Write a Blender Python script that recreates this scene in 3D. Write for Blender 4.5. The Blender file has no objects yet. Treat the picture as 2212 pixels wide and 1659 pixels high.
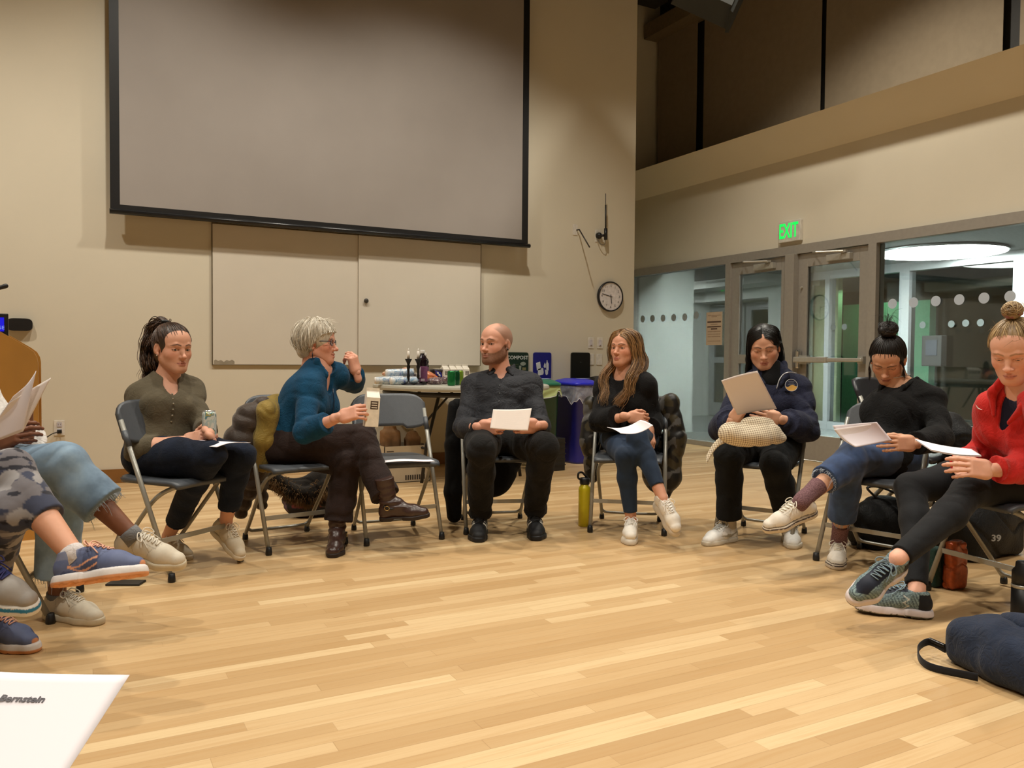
import bpy, math, random
import numpy as np
from mathutils import Vector, Matrix
random.seed(7)
scene = bpy.context.scene
COL = scene.collection

# ------------------------------------------------------------------ camera
F_PX, YAW, PITCH, ROLL = 1762.6, 0.495291, -0.0308428, 0.0081532
CX, CY, CAM_H = 1106.0, 829.5, 1.02
FW = np.array([math.sin(YAW)*math.cos(PITCH), math.cos(YAW)*math.cos(PITCH), math.sin(PITCH)])
RT0 = np.array([math.cos(YAW), -math.sin(YAW), 0.0])
UP0 = np.cross(RT0, FW)
RT = math.cos(ROLL)*RT0 + math.sin(ROLL)*UP0
UP = -math.sin(ROLL)*RT0 + math.cos(ROLL)*UP0
CAM = np.array([0.0, 0.0, CAM_H])
cd = bpy.data.cameras.new('camera')
cd.sensor_width = 36.0
cd.lens = F_PX/2212*36.0
cd.clip_start = 0.05
cd.clip_end = 100
cam = bpy.data.objects.new('camera', cd)
COL.objects.link(cam)
cam.matrix_world = Matrix([[RT[i], UP[i], -FW[i], CAM[i]] for i in range(3)] + [[0, 0, 0, 1]])
scene.camera = cam

# ------------------------------------------------------------------ world, exposure
w = bpy.data.worlds.new('world'); scene.world = w
w.use_nodes = True
w.node_tree.nodes['Background'].inputs[0].default_value = (0.012, 0.014, 0.016, 1)
w.node_tree.nodes['Background'].inputs[1].default_value = 1.0
scene.view_settings.view_transform = 'Standard'
scene.view_settings.look = 'None'
scene.view_settings.exposure = -0.34
scene.view_settings.gamma = 1.0
scene.view_settings.use_curve_mapping = False
scene.cycles.max_bounces = 6
scene.cycles.diffuse_bounces = 4
scene.cycles.glossy_bounces = 3
scene.cycles.transmission_bounces = 6
scene.cycles.transparent_max_bounces = 8
scene.cycles.caustics_reflective = False
scene.cycles.caustics_refractive = False
scene.cycles.sample_clamp_indirect = 4.0

# ------------------------------------------------------------------ room lights (ceiling spots, warm)
def spot(name, loc, target, power, size=0.09, angle=100, blend=0.6, col=(1, 0.93, 0.80)):
    d = bpy.data.lights.new(name, 'SPOT'); d.energy = power; d.color = col
    d.shadow_soft_size = size; d.spot_size = math.radians(angle); d.spot_blend = blend
    o = bpy.data.objects.new(name, d); COL.objects.link(o); o.location = loc
    v = Vector(target) - Vector(loc); o.rotation_euler = v.to_track_quat('-Z', 'Y').to_euler()
    return o
def area(name, loc, target, power, sx, sy, col=(1, 0.85, 0.66)):
    d = bpy.data.lights.new(name, 'AREA'); d.energy = power; d.color = col
    d.shape = 'RECTANGLE'; d.size = sx; d.size_y = sy
    o = bpy.data.objects.new(name, d); COL.objects.link(o); o.location = loc
    v = Vector(target) - Vector(loc); o.rotation_euler = v.to_track_quat('-Z', 'Y').to_euler()
    return o
SPOTS = [  # x, y, power, aim dx, aim dy
    (-1.6, 4.6, 420, 0, 0), (0.6, 5.0, 420, 0, 0.1), (2.9, 5.0, 420, 0, 0.1), (5.0, 4.6, 420, 0.5, 0),
    (-1.0, 1.8, 420, 0, 0), (1.6, 1.6, 460, 0, 0), (4.2, 1.8, 420, 0.3, 0),
    (-2.6, -1.6, 380, 0, 0), (1.4, -1.6, 380, 0, 0), (4.6, -1.2, 380, 0, 0)]
for i, (x, y, p, dx, dy) in enumerate(SPOTS):
    spot('ceiling_spot', (x, y, 5.35), (x+dx, y+dy, 0), p, angle=122 if y > 4 else 104)

# ------------------------------------------------------------------ pixel -> place helpers (reference frame 2212 x 1659)
def ray(x, y): return FW + RT*((x-CX)/F_PX) - UP*((y-CY)/F_PX)
def at(x, y, d): return CAM + ray(x, y)*d
def fl(x, y, z=0.0):
    r = ray(x, y); return CAM + r*((z-CAM_H)/r[2])
def ypl(x, y, Y):
    r = ray(x, y); return CAM + r*(Y/r[1])
def xpl(x, y, X):
    r = ray(x, y); return CAM + r*(X/r[0])
def proj(p):
    d = np.asarray(p, float)-CAM; z = d@FW
    return CX+F_PX*(d@RT)/z, CY-F_PX*(d@UP)/z, z
def V3(*a): return np.array(a, float)
def nrm(v):
    v = np.asarray(v, float); return v/max(1e-9, np.linalg.norm(v))
def cv(r, u, t):  # direction from camera-frame right / up / toward-camera components
    h = nrm(V3(FW[0], FW[1], 0)); rr = nrm(V3(h[1], -h[0], 0))
    return nrm(rr*r + V3(0, 0, 1)*u - h*t)

# ------------------------------------------------------------------ materials
def srgb(r, g, b):
    f = lambda c: (c/255/12.92) if c/255 <= 0.04045 else ((c/255+0.055)/1.055)**2.4
    return (f(r), f(g), f(b), 1.0)
_M = {}
class NT:
    def __init__(s, name):
        s.m = bpy.data.materials.new(name); s.m.use_nodes = True
        s.n = s.m.node_tree.nodes; s.l = s.m.node_tree.links
        s.b = s.n['Principled BSDF']
    def add(s, t, **k):
        n = s.n.new(t)
        for a, v in k.items(): setattr(n, a, v)
        return n
    def link(s, a, b): s.l.new(a, b)
    def math(s, op, a, b=None, c=None):
        n = s.add('ShaderNodeMath', operation=op)
        for i, v in enumerate((a, b, c)):
            if v is None: continue
            if isinstance(v, (int, float)): n.inputs[i].default_value = v
            else: s.link(v, n.inputs[i])
        return n.outputs[0]
    def coord(s, kind='Object', scale=(1, 1, 1)):
        t = s.add('ShaderNodeTexCoord'); mp = s.add('ShaderNodeMapping')
        mp.inputs['Scale'].default_value = scale
        s.link(t.outputs[kind], mp.inputs[0]); return mp.outputs[0]
    def noise(s, vec, scale, detail=3, rough=0.5, dist=0.0):
        n = s.add('ShaderNodeTexNoise'); n.inputs['Scale'].default_value = scale
        n.inputs['Detail'].default_value = detail; n.inputs['Roughness'].default_value = rough
        n.inputs['Distortion'].default_value = dist
        if vec is not None: s.link(vec, n.inputs['Vector'])
        return n.outputs['Fac']
    def ramp(s, fac, stops, interp='LINEAR'):
        n = s.add('ShaderNodeValToRGB'); n.color_ramp.interpolation = interp
        e = n.color_ramp.elements
        while len(e) > 1: e.remove(e[-1])
        e[0].position, e[0].color = stops[0][0], stops[0][1]
        for p, c in stops[1:]:
            x = e.new(p); x.color = c
        if fac is not None: s.link(fac, n.inputs[0])
        return n.outputs[0]
    def mix(s, fac, a, b, blend='MIX'):
        n = s.add('ShaderNodeMix', data_type='RGBA', blend_type=blend)
        for sock, v in ((n.inputs[0], fac), (n.inputs[6], a), (n.inputs[7], b)):
            if isinstance(v, (int, float)): sock.default_value = v
            elif isinstance(v, tuple): sock.default_value = v
            else: s.link(v, sock)
        return n.outputs[2]
    def bump(s, h, strength=0.3, dist=0.01):
        n = s.add('ShaderNodeBump'); n.inputs['Strength'].default_value = strength
        n.inputs['Distance'].default_value = dist
        s.link(h, n.inputs['Height']); s.link(n.outputs[0], s.b.inputs['Normal'])
    def set(s, **k):
        for a, v in k.items():
            key = {'rough': 'Roughness', 'metal': 'Metallic', 'col': 'Base Color', 'spec': 'Specular IOR Level', 'coat': 'Coat Weight',
                   'coatr': 'Coat Roughness', 'sheen': 'Sheen Weight', 'trans': 'Transmission Weight', 'alpha': 'Alpha', 'ior': 'IOR',
                   'sss': 'Subsurface Weight', 'emc': 'Emission Color', 'ems': 'Emission Strength'}[a]
            if isinstance(v, (int, float, tuple)): s.b.inputs[key].default_value = v
            else: s.link(v, s.b.inputs[key])
        return s
def mat(name, col, rough=0.5, metal=0.0, var=0.12, scale=30, bump=0.0, bdist=0.002, **k):
    """plain surface with a little procedural variation"""
    if name in _M: return _M[name]
    t = NT(name); v = t.coord()
    n = t.noise(v, scale, 4)
    c = col if len(col) == 4 else srgb(*col)
    lo = tuple(x*(1-var) for x in c[:3])+(1,); hi = tuple(min(1, x*(1+var)) for x in c[:3])+(1,)
    t.set(col=t.ramp(n, [(0.3, lo), (0.7, hi)]), rough=rough, metal=metal, **k)
    if bump: t.bump(t.noise(v, scale*4, 3), bump, bdist)
    _M[name] = t.m
    return t.m
def emit(name, col, strength):
    if name in _M: return _M[name]
    t = NT(name); t.set(col=(0, 0, 0, 1), emc=col if len(col) == 4 else srgb(*col), ems=strength)
    _M[name] = t.m; return t.m
def fabric(name, col, weave=900, folds=0.5, sheen=0.15, rough=0.9, var=0.15, fold_scale=22, dist=0.006):
    """cloth: fine weave plus soft crease bump"""
    if name in _M: return _M[name]
    t = NT(name); v = t.coord(); c = col if len(col) == 4 else srgb(*col)
    n = t.noise(v, 14, 3)
    lo = tuple(x*(1-var) for x in c[:3])+(1,); hi = tuple(min(1, x*(1+var)) for x in c[:3])+(1,)
    t.set(col=t.ramp(n, [(0.3, lo), (0.7, hi)]), rough=rough, sheen=sheen, spec=0.2)
    a = t.noise(v, weave, 2); b = t.noise(v, fold_scale, 3, 0.5, 1.8)
    b = t.math('POWER', t.math('ABSOLUTE', t.math('SUBTRACT', t.math('MULTIPLY', b, 2.0), 1.0)), 0.6)
    h = t.math('ADD', t.math('MULTIPLY', a, 0.05), t.math('MULTIPLY', b, folds))
    t.bump(h, 0.6, dist*1.6)
    _M[name] = t.m; return t.m
def vcol(name, rough=0.55, sss=0.0, bump=0.0, bscale=300, spec=0.4, sheen=0.0, var=0.08):
    """colour comes from the mesh's 'Col' attribute (real colour areas: lips, brows, prints, shoe panels)"""
    if name in _M: return _M[name]
    t = NT(name); a = t.add('ShaderNodeAttribute', attribute_name='Col'); v = t.coord()
    n = t.noise(v, 60, 3)
    g = t.ramp(n, [(0.3, (1-var,)*3+(1,)), (0.7, (1.0,)*3+(1,))])
    t.set(col=t.mix(1.0, a.outputs['Color'], g, 'MULTIPLY'), rough=rough, spec=spec, sheen=sheen)
    if sss:
        t.set(sss=sss); t.b.inputs['Subsurface Scale'].default_value = 0.01
        t.b.inputs['Subsurface Radius'].default_value = (1.0, 0.35, 0.2)
    if bump: t.bump(t.noise(v, bscale, 2), bump, 0.001)
    _M[name] = t.m; return t.m

# ------------------------------------------------------------------ object helpers
def tag(o, label=None, cat=None, group=None, kind=None):
    if label: o['label'] = label
    if cat: o['category'] = cat
    if group: o['group'] = group
    if kind: o['kind'] = kind
    return o
def wloc(o):
    v = np.zeros(3)
    while o is not None:
        v = v + np.array(o.location); o = o.parent
    return v
def empty(name, loc, rz=0.0, parent=None):
    o = bpy.data.objects.new(name, None); COL.objects.link(o)
    o.location = loc; o.rotation_euler = (0, 0, rz); o.empty_display_size = 0.1
    if parent: o.parent = parent
    return o
def mesh(name, V, F, m, parent=None, base=None, cols=None, smooth=True, local=False, mi=None):
    """one mesh object; V in world coordinates unless local=True (then in the parent's frame)"""
    V = np.asarray(V, float)
    if parent is not None:
        off = np.zeros(3) if local else wloc(parent); loc = (0, 0, 0)
    else:
        if base is None: base = V3((V[:, 0].min()+V[:, 0].max())/2, (V[:, 1].min()+V[:, 1].max())/2, V[:, 2].min())
        off = np.asarray(base, float); loc = off
    W = V-off
    me = bpy.data.meshes.new(name)
    if isinstance(F, np.ndarray) and F.ndim == 2:
        nf, k = F.shape
        me.vertices.add(len(W)); me.vertices.foreach_set('co', W.astype(np.float32).ravel())
        me.loops.add(nf*k); me.loops.foreach_set('vertex_index', F.astype(np.int32).ravel())
        me.polygons.add(nf)
        me.polygons.foreach_set('loop_start', np.arange(nf, dtype=np.int32)*k)
        me.polygons.foreach_set('loop_total', np.full(nf, k, dtype=np.int32))
    else:
        me.from_pydata([tuple(v) for v in W], [], [tuple(int(i) for i in f) for f in F])
    if smooth: me.polygons.foreach_set('use_smooth', np.ones(len(me.polygons), dtype=bool))
    for x in (m if isinstance(m, (list, tuple)) else [m]): me.materials.append(x)
    if mi is not None: me.polygons.foreach_set('material_index', np.asarray(mi, dtype=np.int32))
    if cols is not None:
        a = me.color_attributes.new('Col', 'FLOAT_COLOR', 'POINT')
        c = np.ones((len(W), 4), np.float32); c[:, :3] = cols
        a.data.foreach_set('color', c.ravel())
    me.update(calc_edges=True); me.validate()
    o = bpy.data.objects.new(name, me); COL.objects.link(o)
    o.location = loc
    if parent is not None: o.parent = parent
    return o
class MB:
    """collects simple solids into one mesh"""
    def __init__(s): s.V = []; s.F = []; s.n = 0; s.MI = []; s.cur = 0
    def add(s, V, F):
        s.V.append(np.asarray(V, float)); s.F += [tuple(i+s.n for i in f) for f in F]
        s.MI += [s.cur]*len(F); s.n += len(V); return s
    def box(s, lo, hi, M=None, bev=0.0):
        lo = np.array(lo, float); hi = np.array(hi, float); lo, hi = np.minimum(lo, hi), np.maximum(lo, hi)
        if bev <= 0:
            V = [(x, y, z) for x in (lo[0], hi[0]) for y in (lo[1], hi[1]) for z in (lo[2], hi[2])]
            F = [(0, 1, 3, 2), (4, 6, 7, 5), (0, 4, 5, 1), (2, 3, 7, 6), (0, 2, 6, 4), (1, 5, 7, 3)]
            V = np.array(V)
        else:
            bm = bmesh_box(lo, hi, bev); V, F = bm
        if M is not None: V = V@np.array(M)[:3, :3].T + np.array(M)[:3, 3]
        return s.add(V, F)
    def tube(s, pts, r, n=10, cap=True, flat=None):
        P = np.array(pts, float); m = len(P)
        R = np.full(m, r) if np.isscalar(r) else np.array(r, float)
        T = np.gradient(P, axis=0); T /= np.linalg.norm(T, axis=1)[:, None]+1e-12
        ref = V3(0, 0, 1) if abs(T[0][2]) < 0.9 else V3(1, 0, 0)
        u = nrm(np.cross(T[0], ref)); V = []
        for i in range(m):
            u = nrm(u-T[i]*(u@T[i])); v = np.cross(T[i], u)
            for k in range(n):
                a = 2*math.pi*k/n
                V.append(P[i]+R[i]*(math.cos(a)*u+math.sin(a)*v*(flat or 1)))
        F = [(i*n+k, i*n+(k+1) % n, (i+1)*n+(k+1) % n, (i+1)*n+k) for i in range(m-1) for k in range(n)]
        if cap: F += [tuple(range(n))[::-1], tuple((m-1)*n+k for k in range(n))]
        return s.add(V, F)
    def lathe(s, prof, c=(0, 0, 0), n=24, M=None):
        V = [(r*math.cos(2*math.pi*k/n), r*math.sin(2*math.pi*k/n), z) for r, z in prof for k in range(n)]
        m = len(prof)
        F = [(i*n+k, i*n+(k+1) % n, (i+1)*n+(k+1) % n, (i+1)*n+k) for i in range(m-1) for k in range(n)]
        F += [tuple(range(n))[::-1], tuple((m-1)*n+k for k in range(n))]
        V = np.array(V)
        if M is not None: V = V@np.array(M)[:3, :3].T+np.array(M)[:3, 3]
        return s.add(V+np.array(c, float), F)
    def prism(s, poly, a, b, M=None):
        """polygon (x,y) extruded in z from a to b"""
        n = len(poly)
        V = np.array([(x, y, a) for x, y in poly]+[(x, y, b) for x, y in poly], float)
        F = [tuple(range(n))[::-1], tuple(range(n, 2*n))]+[(i, (i+1) % n, n+(i+1) % n, n+i) for i in range(n)]
        if M is not None: V = V@np.array(M)[:3, :3].T+np.array(M)[:3, 3]
        return s.add(V, F)
    def build(s, name, m, parent=None, smooth=False, local=False, base=None):
        o = mesh(name, np.concatenate(s.V), s.F, m, parent, base, smooth=smooth, local=local, mi=s.MI if isinstance(m, (list, tuple)) else None)
        return o
import bmesh
def bmesh_box(lo, hi, bev, seg=2):
    bm = bmesh.new(); bmesh.ops.create_cube(bm, size=1.0)
    for v in bm.verts: v.co = Vector(((lo+hi)/2+np.array(v.co)*(hi-lo)))
    bmesh.ops.bevel(bm, geom=list(bm.edges), offset=bev, segments=seg, profile=0.5, affect='EDGES')
    bm.verts.index_update()
    V = np.array([tuple(v.co) for v in bm.verts]); F = [tuple(v.index for v in f.verts) for f in bm.faces]
    bm.free(); return V, F
def mtx(origin, x, y, z):
    M = np.eye(4); M[:3, 0] = x; M[:3, 1] = y; M[:3, 2] = z; M[:3, 3] = origin; return M
def rotz(a, o=(0, 0, 0)):
    c, s_ = math.cos(a), math.sin(a)
    return mtx(o, (c, s_, 0), (-s_, c, 0), (0, 0, 1))
def curve_pts(P, n=40):
    """smooth curve through points (Catmull-Rom)"""
    P = np.array(P, float); Q = np.vstack([2*P[0]-P[1], P, 2*P[-1]-P[-2]]); out = []
    m = len(P)-1
    for t in np.linspace(0, m-1e-9, n):
        i = int(t); u = t-i; a, b, c, d = Q[i], Q[i+1], Q[i+2], Q[i+3]
        out.append(0.5*((2*b)+(-a+c)*u+(2*a-5*b+4*c-d)*u*u+(-a+3*b-3*c+d)*u**3))
    return np.array(out)
def text(name, s, size, M, m, parent=None, ext=0.0008, align='CENTER', bold=0.0, shear=0.0):
    """lettering as a mesh, lying in the x-y plane of M"""
    cu = bpy.data.curves.new(name, 'FONT'); cu.body = s; cu.size = size; cu.extrude = ext
    cu.align_x = align; cu.align_y = 'CENTER'; cu.offset = bold; cu.shear = shear; cu.resolution_u = 3
    o = bpy.data.objects.new('tmp', cu); COL.objects.link(o)
    dg = bpy.context.evaluated_depsgraph_get(); dg.update()
    me = bpy.data.meshes.new_from_object(o.evaluated_get(dg))
    V = np.array([tuple(v.co) for v in me.vertices]); F = [tuple(p.vertices) for p in me.polygons]
    bpy.data.objects.remove(o); bpy.data.meshes.remove(me)
    V = V@M[:3, :3].T+M[:3, 3]
    return mesh(name, V, F, m, parent, smooth=False)
# ------------------------------------------------------------------ implicit modelling (smooth blended solids -> quads)
BIG = 9.0
def surface_nets(D, h, org):
    S = D < 0
    c = np.zeros(tuple(n-1 for n in D.shape), np.int8)
    for i in (0, 1):
        for j in (0, 1):
            for k in (0, 1):
                c += S[i:S.shape[0]-1+i, j:S.shape[1]-1+j, k:S.shape[2]-1+k]
    msk = (c > 0) & (c < 8)
    ijk = np.argwhere(msk); n = len(ijk)
    idx = np.full(c.shape, -1, np.int32); idx[msk] = np.arange(n)
    acc = np.zeros((n, 3), np.float32); cnt = np.zeros((n, 1), np.float32)
    corners = [(a, b, d) for a in (0, 1) for b in (0, 1) for d in (0, 1)]
    vals = {q: D[ijk[:, 0]+q[0], ijk[:, 1]+q[1], ijk[:, 2]+q[2]] for q in corners}
    for a in corners:
        for ax in range(3):
            if a[ax]: continue
            b = list(a); b[ax] = 1; b = tuple(b)
            da, db = vals[a], vals[b]; cr = (da < 0) != (db < 0)
            t = np.where(cr, da/np.where(cr, da-db, 1), 0)[:, None]
            p = np.array(a, np.float32)+t*(np.array(b, np.float32)-np.array(a, np.float32))
            acc += p*cr[:, None]; cnt += cr[:, None]
    V = np.array(org)+h*(ijk+acc/np.maximum(cnt, 1))
    Fs = []
    for ax in range(3):
        u, v = [(1, 2), (2, 0), (0, 1)][ax]
        sl = [slice(None)]*3; s2 = [slice(None)]*3; sl[ax] = slice(0, -1); s2[ax] = slice(1, None)
        A = S[tuple(sl)]; B = S[tuple(s2)]; e = np.argwhere(A != B)
        e = e[(e[:, u] > 0) & (e[:, v] > 0) & (e[:, u] < c.shape[u]) & (e[:, v] < c.shape[v])]
        if not len(e): continue
        flip = A[e[:, 0], e[:, 1], e[:, 2]]
        q = []
        for du, dv in ((-1, -1), (0, -1), (0, 0), (-1, 0)):
            f = e.copy(); f[:, u] += du; f[:, v] += dv; q.append(idx[f[:, 0], f[:, 1], f[:, 2]])
        q = np.stack(q, 1); q[~flip] = q[~flip][:, ::-1]
        Fs.append(q)
    F = np.concatenate(Fs) if Fs else np.zeros((0, 4), int)
    F = F[(F >= 0).all(1)]
    return V, F
class SDF:
    def __init__(s, h=0.006): s.h = h; s.P = []
    def ell(s, c, r, R=None, k=0.02, op='u'):
        c = V3(*c); r = V3(*r) if not np.isscalar(r) else V3(r, r, r)
        Rm = np.eye(3) if R is None else np.array(R)[:3, :3]
        def f(X, Y, Z):
            q = [(X-c[0])*Rm[0, i]+(Y-c[1])*Rm[1, i]+(Z-c[2])*Rm[2, i] for i in range(3)]
            k0 = np.sqrt(sum((q[i]/r[i])**2 for i in range(3)))+1e-9
            k1 = np.sqrt(sum((q[i]/r[i]**2)**2 for i in range(3)))+1e-9
            return k0*(k0-1)/k1
        e = np.abs(Rm)@r
        s.P.append((f, c-e, c+e, k, op)); return s
    def cap(s, a, b, ra, rb, k=0.02, op='u', cut=0, flat=None):
        """tapered capsule a->b; cut=1 gives a flat end at b; flat=(axis, factor) squashes it along an axis"""
        a = np.asarray(a, float); b = np.asarray(b, float); ba = b-a; L2 = max(1e-9, ba@ba); L = math.sqrt(L2)
        if flat is not None: ax = nrm(flat[0]); ff = 1/flat[1]-1
        def f(X, Y, Z):
            x, y, z = X-a[0], Y-a[1], Z-a[2]
            t0 = (x*ba[0]+y*ba[1]+z*ba[2])/L2; t = np.clip(t0, 0, 1)
            x, y, z = x-t*ba[0], y-t*ba[1], z-t*ba[2]
            if flat is not None:
                d = (x*ax[0]+y*ax[1]+z*ax[2])*ff
                x, y, z = x+d*ax[0], y+d*ax[1], z+d*ax[2]
            d = np.sqrt(x*x+y*y+z*z)-(ra+(rb-ra)*t)
            if flat is not None: d = d*min(1, flat[1])
            if cut: d = np.maximum(d, (t0-1)*L)
            if cut == 2: d = np.maximum(d, -t0*L)
            return d
        rm = max(ra, rb)*max(1, (flat[1] if flat is not None else 1))
        lo = np.minimum(a, b)-rm; hi = np.maximum(a, b)+rm
        s.P.append((f, lo, hi, k, op)); return s
    def chain(s, pts, rad, k=0.02, **kw):
        for i in range(len(pts)-1): s.cap(pts[i], pts[i+1], rad[i], rad[i+1], k, **kw)
        return s
    def box(s, c, half, R=None, rr=0.01, k=0.01, op='u'):
        c = V3(*c); hf = V3(*half)-rr; Rm = np.eye(3) if R is None else np.array(R)[:3, :3]
        def f(X, Y, Z):
            q = [np.abs((X-c[0])*Rm[0, i]+(Y-c[1])*Rm[1, i]+(Z-c[2])*Rm[2, i])-hf[i] for i in range(3)]
            o = np.sqrt(sum(np.maximum(v, 0)**2 for v in q))+np.minimum(np.maximum(np.maximum(q[0], q[1]), q[2]), 0)
            return o-rr
        e = np.abs(Rm)@V3(*half)
        s.P.append((f, c-e, c+e, k, op)); return s
    def half(s, p, n, op='s'):
        """cut away everything on the side n points to"""
        p = np.asarray(p, float); n = nrm(n)
        def f(X, Y, Z): return (X-p[0])*n[0]+(Y-p[1])*n[1]+(Z-p[2])*n[2]
        s.P.append((f, None, None, 0, 'h')); return s
    def noise(s, fn):
        s.P.append((fn, None, None, 0, 'n')); return s
    def mesh(s, infl=0.0):
        us = [p for p in s.P if p[4] == 'u']
        pad = 3*s.h+abs(infl)+0.012
        lo = np.min([p[1] for p in us], axis=0)-pad; hi = np.max([p[2] for p in us], axis=0)+pad
        N = np.ceil((hi-lo)/s.h).astype(int)+1
        ax = [(lo[i]+s.h*np.arange(N[i])).astype(np.float32) for i in range(3)]
        D = np.full(tuple(N), 0.06, np.float32)
        for f, l, u, k, op in s.P:
            if op in ('h', 'n'):
                G = (ax[0][:, None, None], ax[1][None, :, None], ax[2][None, None, :])
                d = f(*G).astype(np.float32)
                if op == 'h': D = np.maximum(D, d)
                else: D = D+d
                continue
            m = max(k, 0.0)+3*s.h+abs(infl)+0.01
            i0 = np.clip(np.floor((l-m-lo)/s.h).astype(int), 0, N-1); i1 = np.clip(np.ceil((u+m-lo)/s.h).astype(int)+1, 1, N)
            if (i1 <= i0).any(): continue
            sl = tuple(slice(i0[i], i1[i]) for i in range(3))
            G = (ax[0][sl[0]][:, None, None], ax[1][sl[1]][None, :, None], ax[2][sl[2]][None, None, :])
            d = f(*G).astype(np.float32)
            A = D[sl]
            if op == 'u':
                if k > 0:
                    hh = np.maximum(k-np.abs(A-d), 0)/k; R_ = np.minimum(A, d)-hh*hh*k*0.25
                else: R_ = np.minimum(A, d)
            else:  # subtract
                d = -d
                if k > 0:
                    hh = np.maximum(k-np.abs(A-d), 0)/k; R_ = np.maximum(A, d)+hh*hh*k*0.25
                else: R_ = np.maximum(A, d)
            D[sl] = R_
        if infl: D = D-infl
        D[0] = D[-1] = 0.05; D[:, 0] = D[:, -1] = 0.05; D[:, :, 0] = D[:, :, -1] = 0.05
        return surface_nets(D, s.h, lo)
def normals(V, F):
    a = V[F[:, 2]]-V[F[:, 0]]; b = V[F[:, 3]]-V[F[:, 1]]; n = np.cross(a, b)
    N = np.zeros_like(V)
    for i in range(4):
        for c in range(3): N[:, c] += np.bincount(F[:, i], n[:, c], len(V))
    return N/(np.linalg.norm(N, axis=1)[:, None]+1e-12)
def snoise(P, scale, seed=0, warp=1.0):
    """cheap smooth vector-sine noise in about [-1, 1]"""
    r = np.random.RandomState(seed); out = np.zeros(len(P))
    for o in range(6):
        k = r.normal(size=3); k = k/np.linalg.norm(k)*scale*(0.6+0.9*r.rand())
        k2 = r.normal(size=3); k2 = k2/np.linalg.norm(k2)*scale*0.7
        out += np.sin(P@k+r.rand()*7+warp*np.sin(P@k2+r.rand()*7))
    return out/3.2
def ridged(P, scale, seed=0, warp=1.4): return 1-2*np.abs(snoise(P, scale, seed, warp))
def folds(V, F, amp=0.004, scale=45, seed=1, joints=(), jamp=0.008, jscale=70, jr=0.10, axis=None):
    """push a cloth surface in and out along its normals: soft undulation everywhere, broken slanting creases near joints"""
    N = normals(V, F)
    d = amp*(0.6*snoise(V, scale*0.8, seed)-0.9*np.exp(-(snoise(V, scale*0.55, seed+5)/0.16)**2))
    if len(joints):
        for q, (j, dr) in enumerate(joints):
            j = np.asarray(j, float); rel = V-j; w = np.exp(-(rel**2).sum(1)/(jr*1.15)**2)
            rs = np.random.RandomState(seed*7+q); dr = nrm(dr)
            for e in range(2):
                tilt = nrm(dr+rs.normal(size=3)*0.55); ph = snoise(V, 20, seed+q+11+e, 1.3)*1.9+rs.rand()*6
                brk = np.clip(0.5+0.9*snoise(V, 17, seed+q+31+e), 0, 1)
                s_ = np.sin(rel@tilt*jscale*(0.6+0.35*e)+ph)
                d += w*jamp*0.62*brk*(s_*0.6-1.1*np.exp(-(s_+0.95)**2/0.12))
    return V+N*d[:, None]
def join(parts):
    """[(V,F,cols)] -> one"""
    V = np.concatenate([p[0] for p in parts]); o = 0; Fs = []; C = []
    for p in parts:
        Fs.append(np.asarray(p[1])+o); o += len(p[0])
        C.append(np.broadcast_to(np.asarray(p[2], float), (len(p[0]), 3)))
    return V, np.concatenate(Fs), np.concatenate(C)
def strands(paths, r0, r1=0.3, n=3, rnd=0.2, seed=0):
    """many tapered hair tubes in one quad mesh. paths: (S, K, 3)"""
    P = np.asarray(paths, float); S, K, _ = P.shape
    T = np.gradient(P, axis=1); T /= np.linalg.norm(T, axis=2)[..., None]+1e-9
    ref = np.broadcast_to(V3(0.31, 0.52, 0.79), T.shape)
    u = np.cross(T, ref); u /= np.linalg.norm(u, axis=2)[..., None]+1e-9; v = np.cross(T, u)
    rs = np.random.RandomState(seed); R = r0*(1+rnd*(rs.rand(S)-0.5)*2)[:, None]*np.interp(np.linspace(0, 1, K), [0, 0.1, 0.7, 1], [0.5, 1, 0.9, r1])[None]
    ring = []
    for k in range(n):
        a = 2*math.pi*k/n; ring.append(P+R[..., None]*(math.cos(a)*u+math.sin(a)*v))
    V = np.stack(ring, 2).reshape(-1, 3)
    b = (np.arange(S)[:, None, None]*K+np.arange(K-1)[None, :, None])*n
    k = np.arange(n)[None, None, :]; k2 = (k+1) % n
    F = np.stack([b+k, b+k2, b+n+k2, b+n+k], -1).reshape(-1, 4)
    return V, F
# ------------------------------------------------------------------ setting: materials
def wall_mat(name, c, b=0.06):
    t = NT(name); v = t.coord()
    n = t.noise(v, 2.2, 4); cc = srgb(*c)
    t.set(col=t.ramp(n, [(0.3, tuple(x*0.97 for x in cc[:3])+(1,)), (0.7, cc)]), rough=0.75, spec=0.25)
    t.bump(t.noise(v, 180, 3), b, 0.002); return t.m
M_WALL = wall_mat('cream_paint', (217, 209, 190))
M_WHITE = wall_mat('white_paint', (228, 232, 228))
M_FRAME = mat('bronze_aluminium', (162, 157, 149), rough=0.42, metal=0.3, var=0.04)
M_FRAME2 = mat('pale_aluminium', (150, 154, 156), rough=0.4, metal=0.3, var=0.04)
M_BLACK = mat('black_plastic', (20, 20, 22), rough=0.45)
M_STEEL = mat('brushed_steel', (186, 183, 174), rough=0.3, metal=0.45, var=0.05)
M_WOODB = mat('baseboard_wood', (134, 92, 46), rough=0.4, scale=12)
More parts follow.
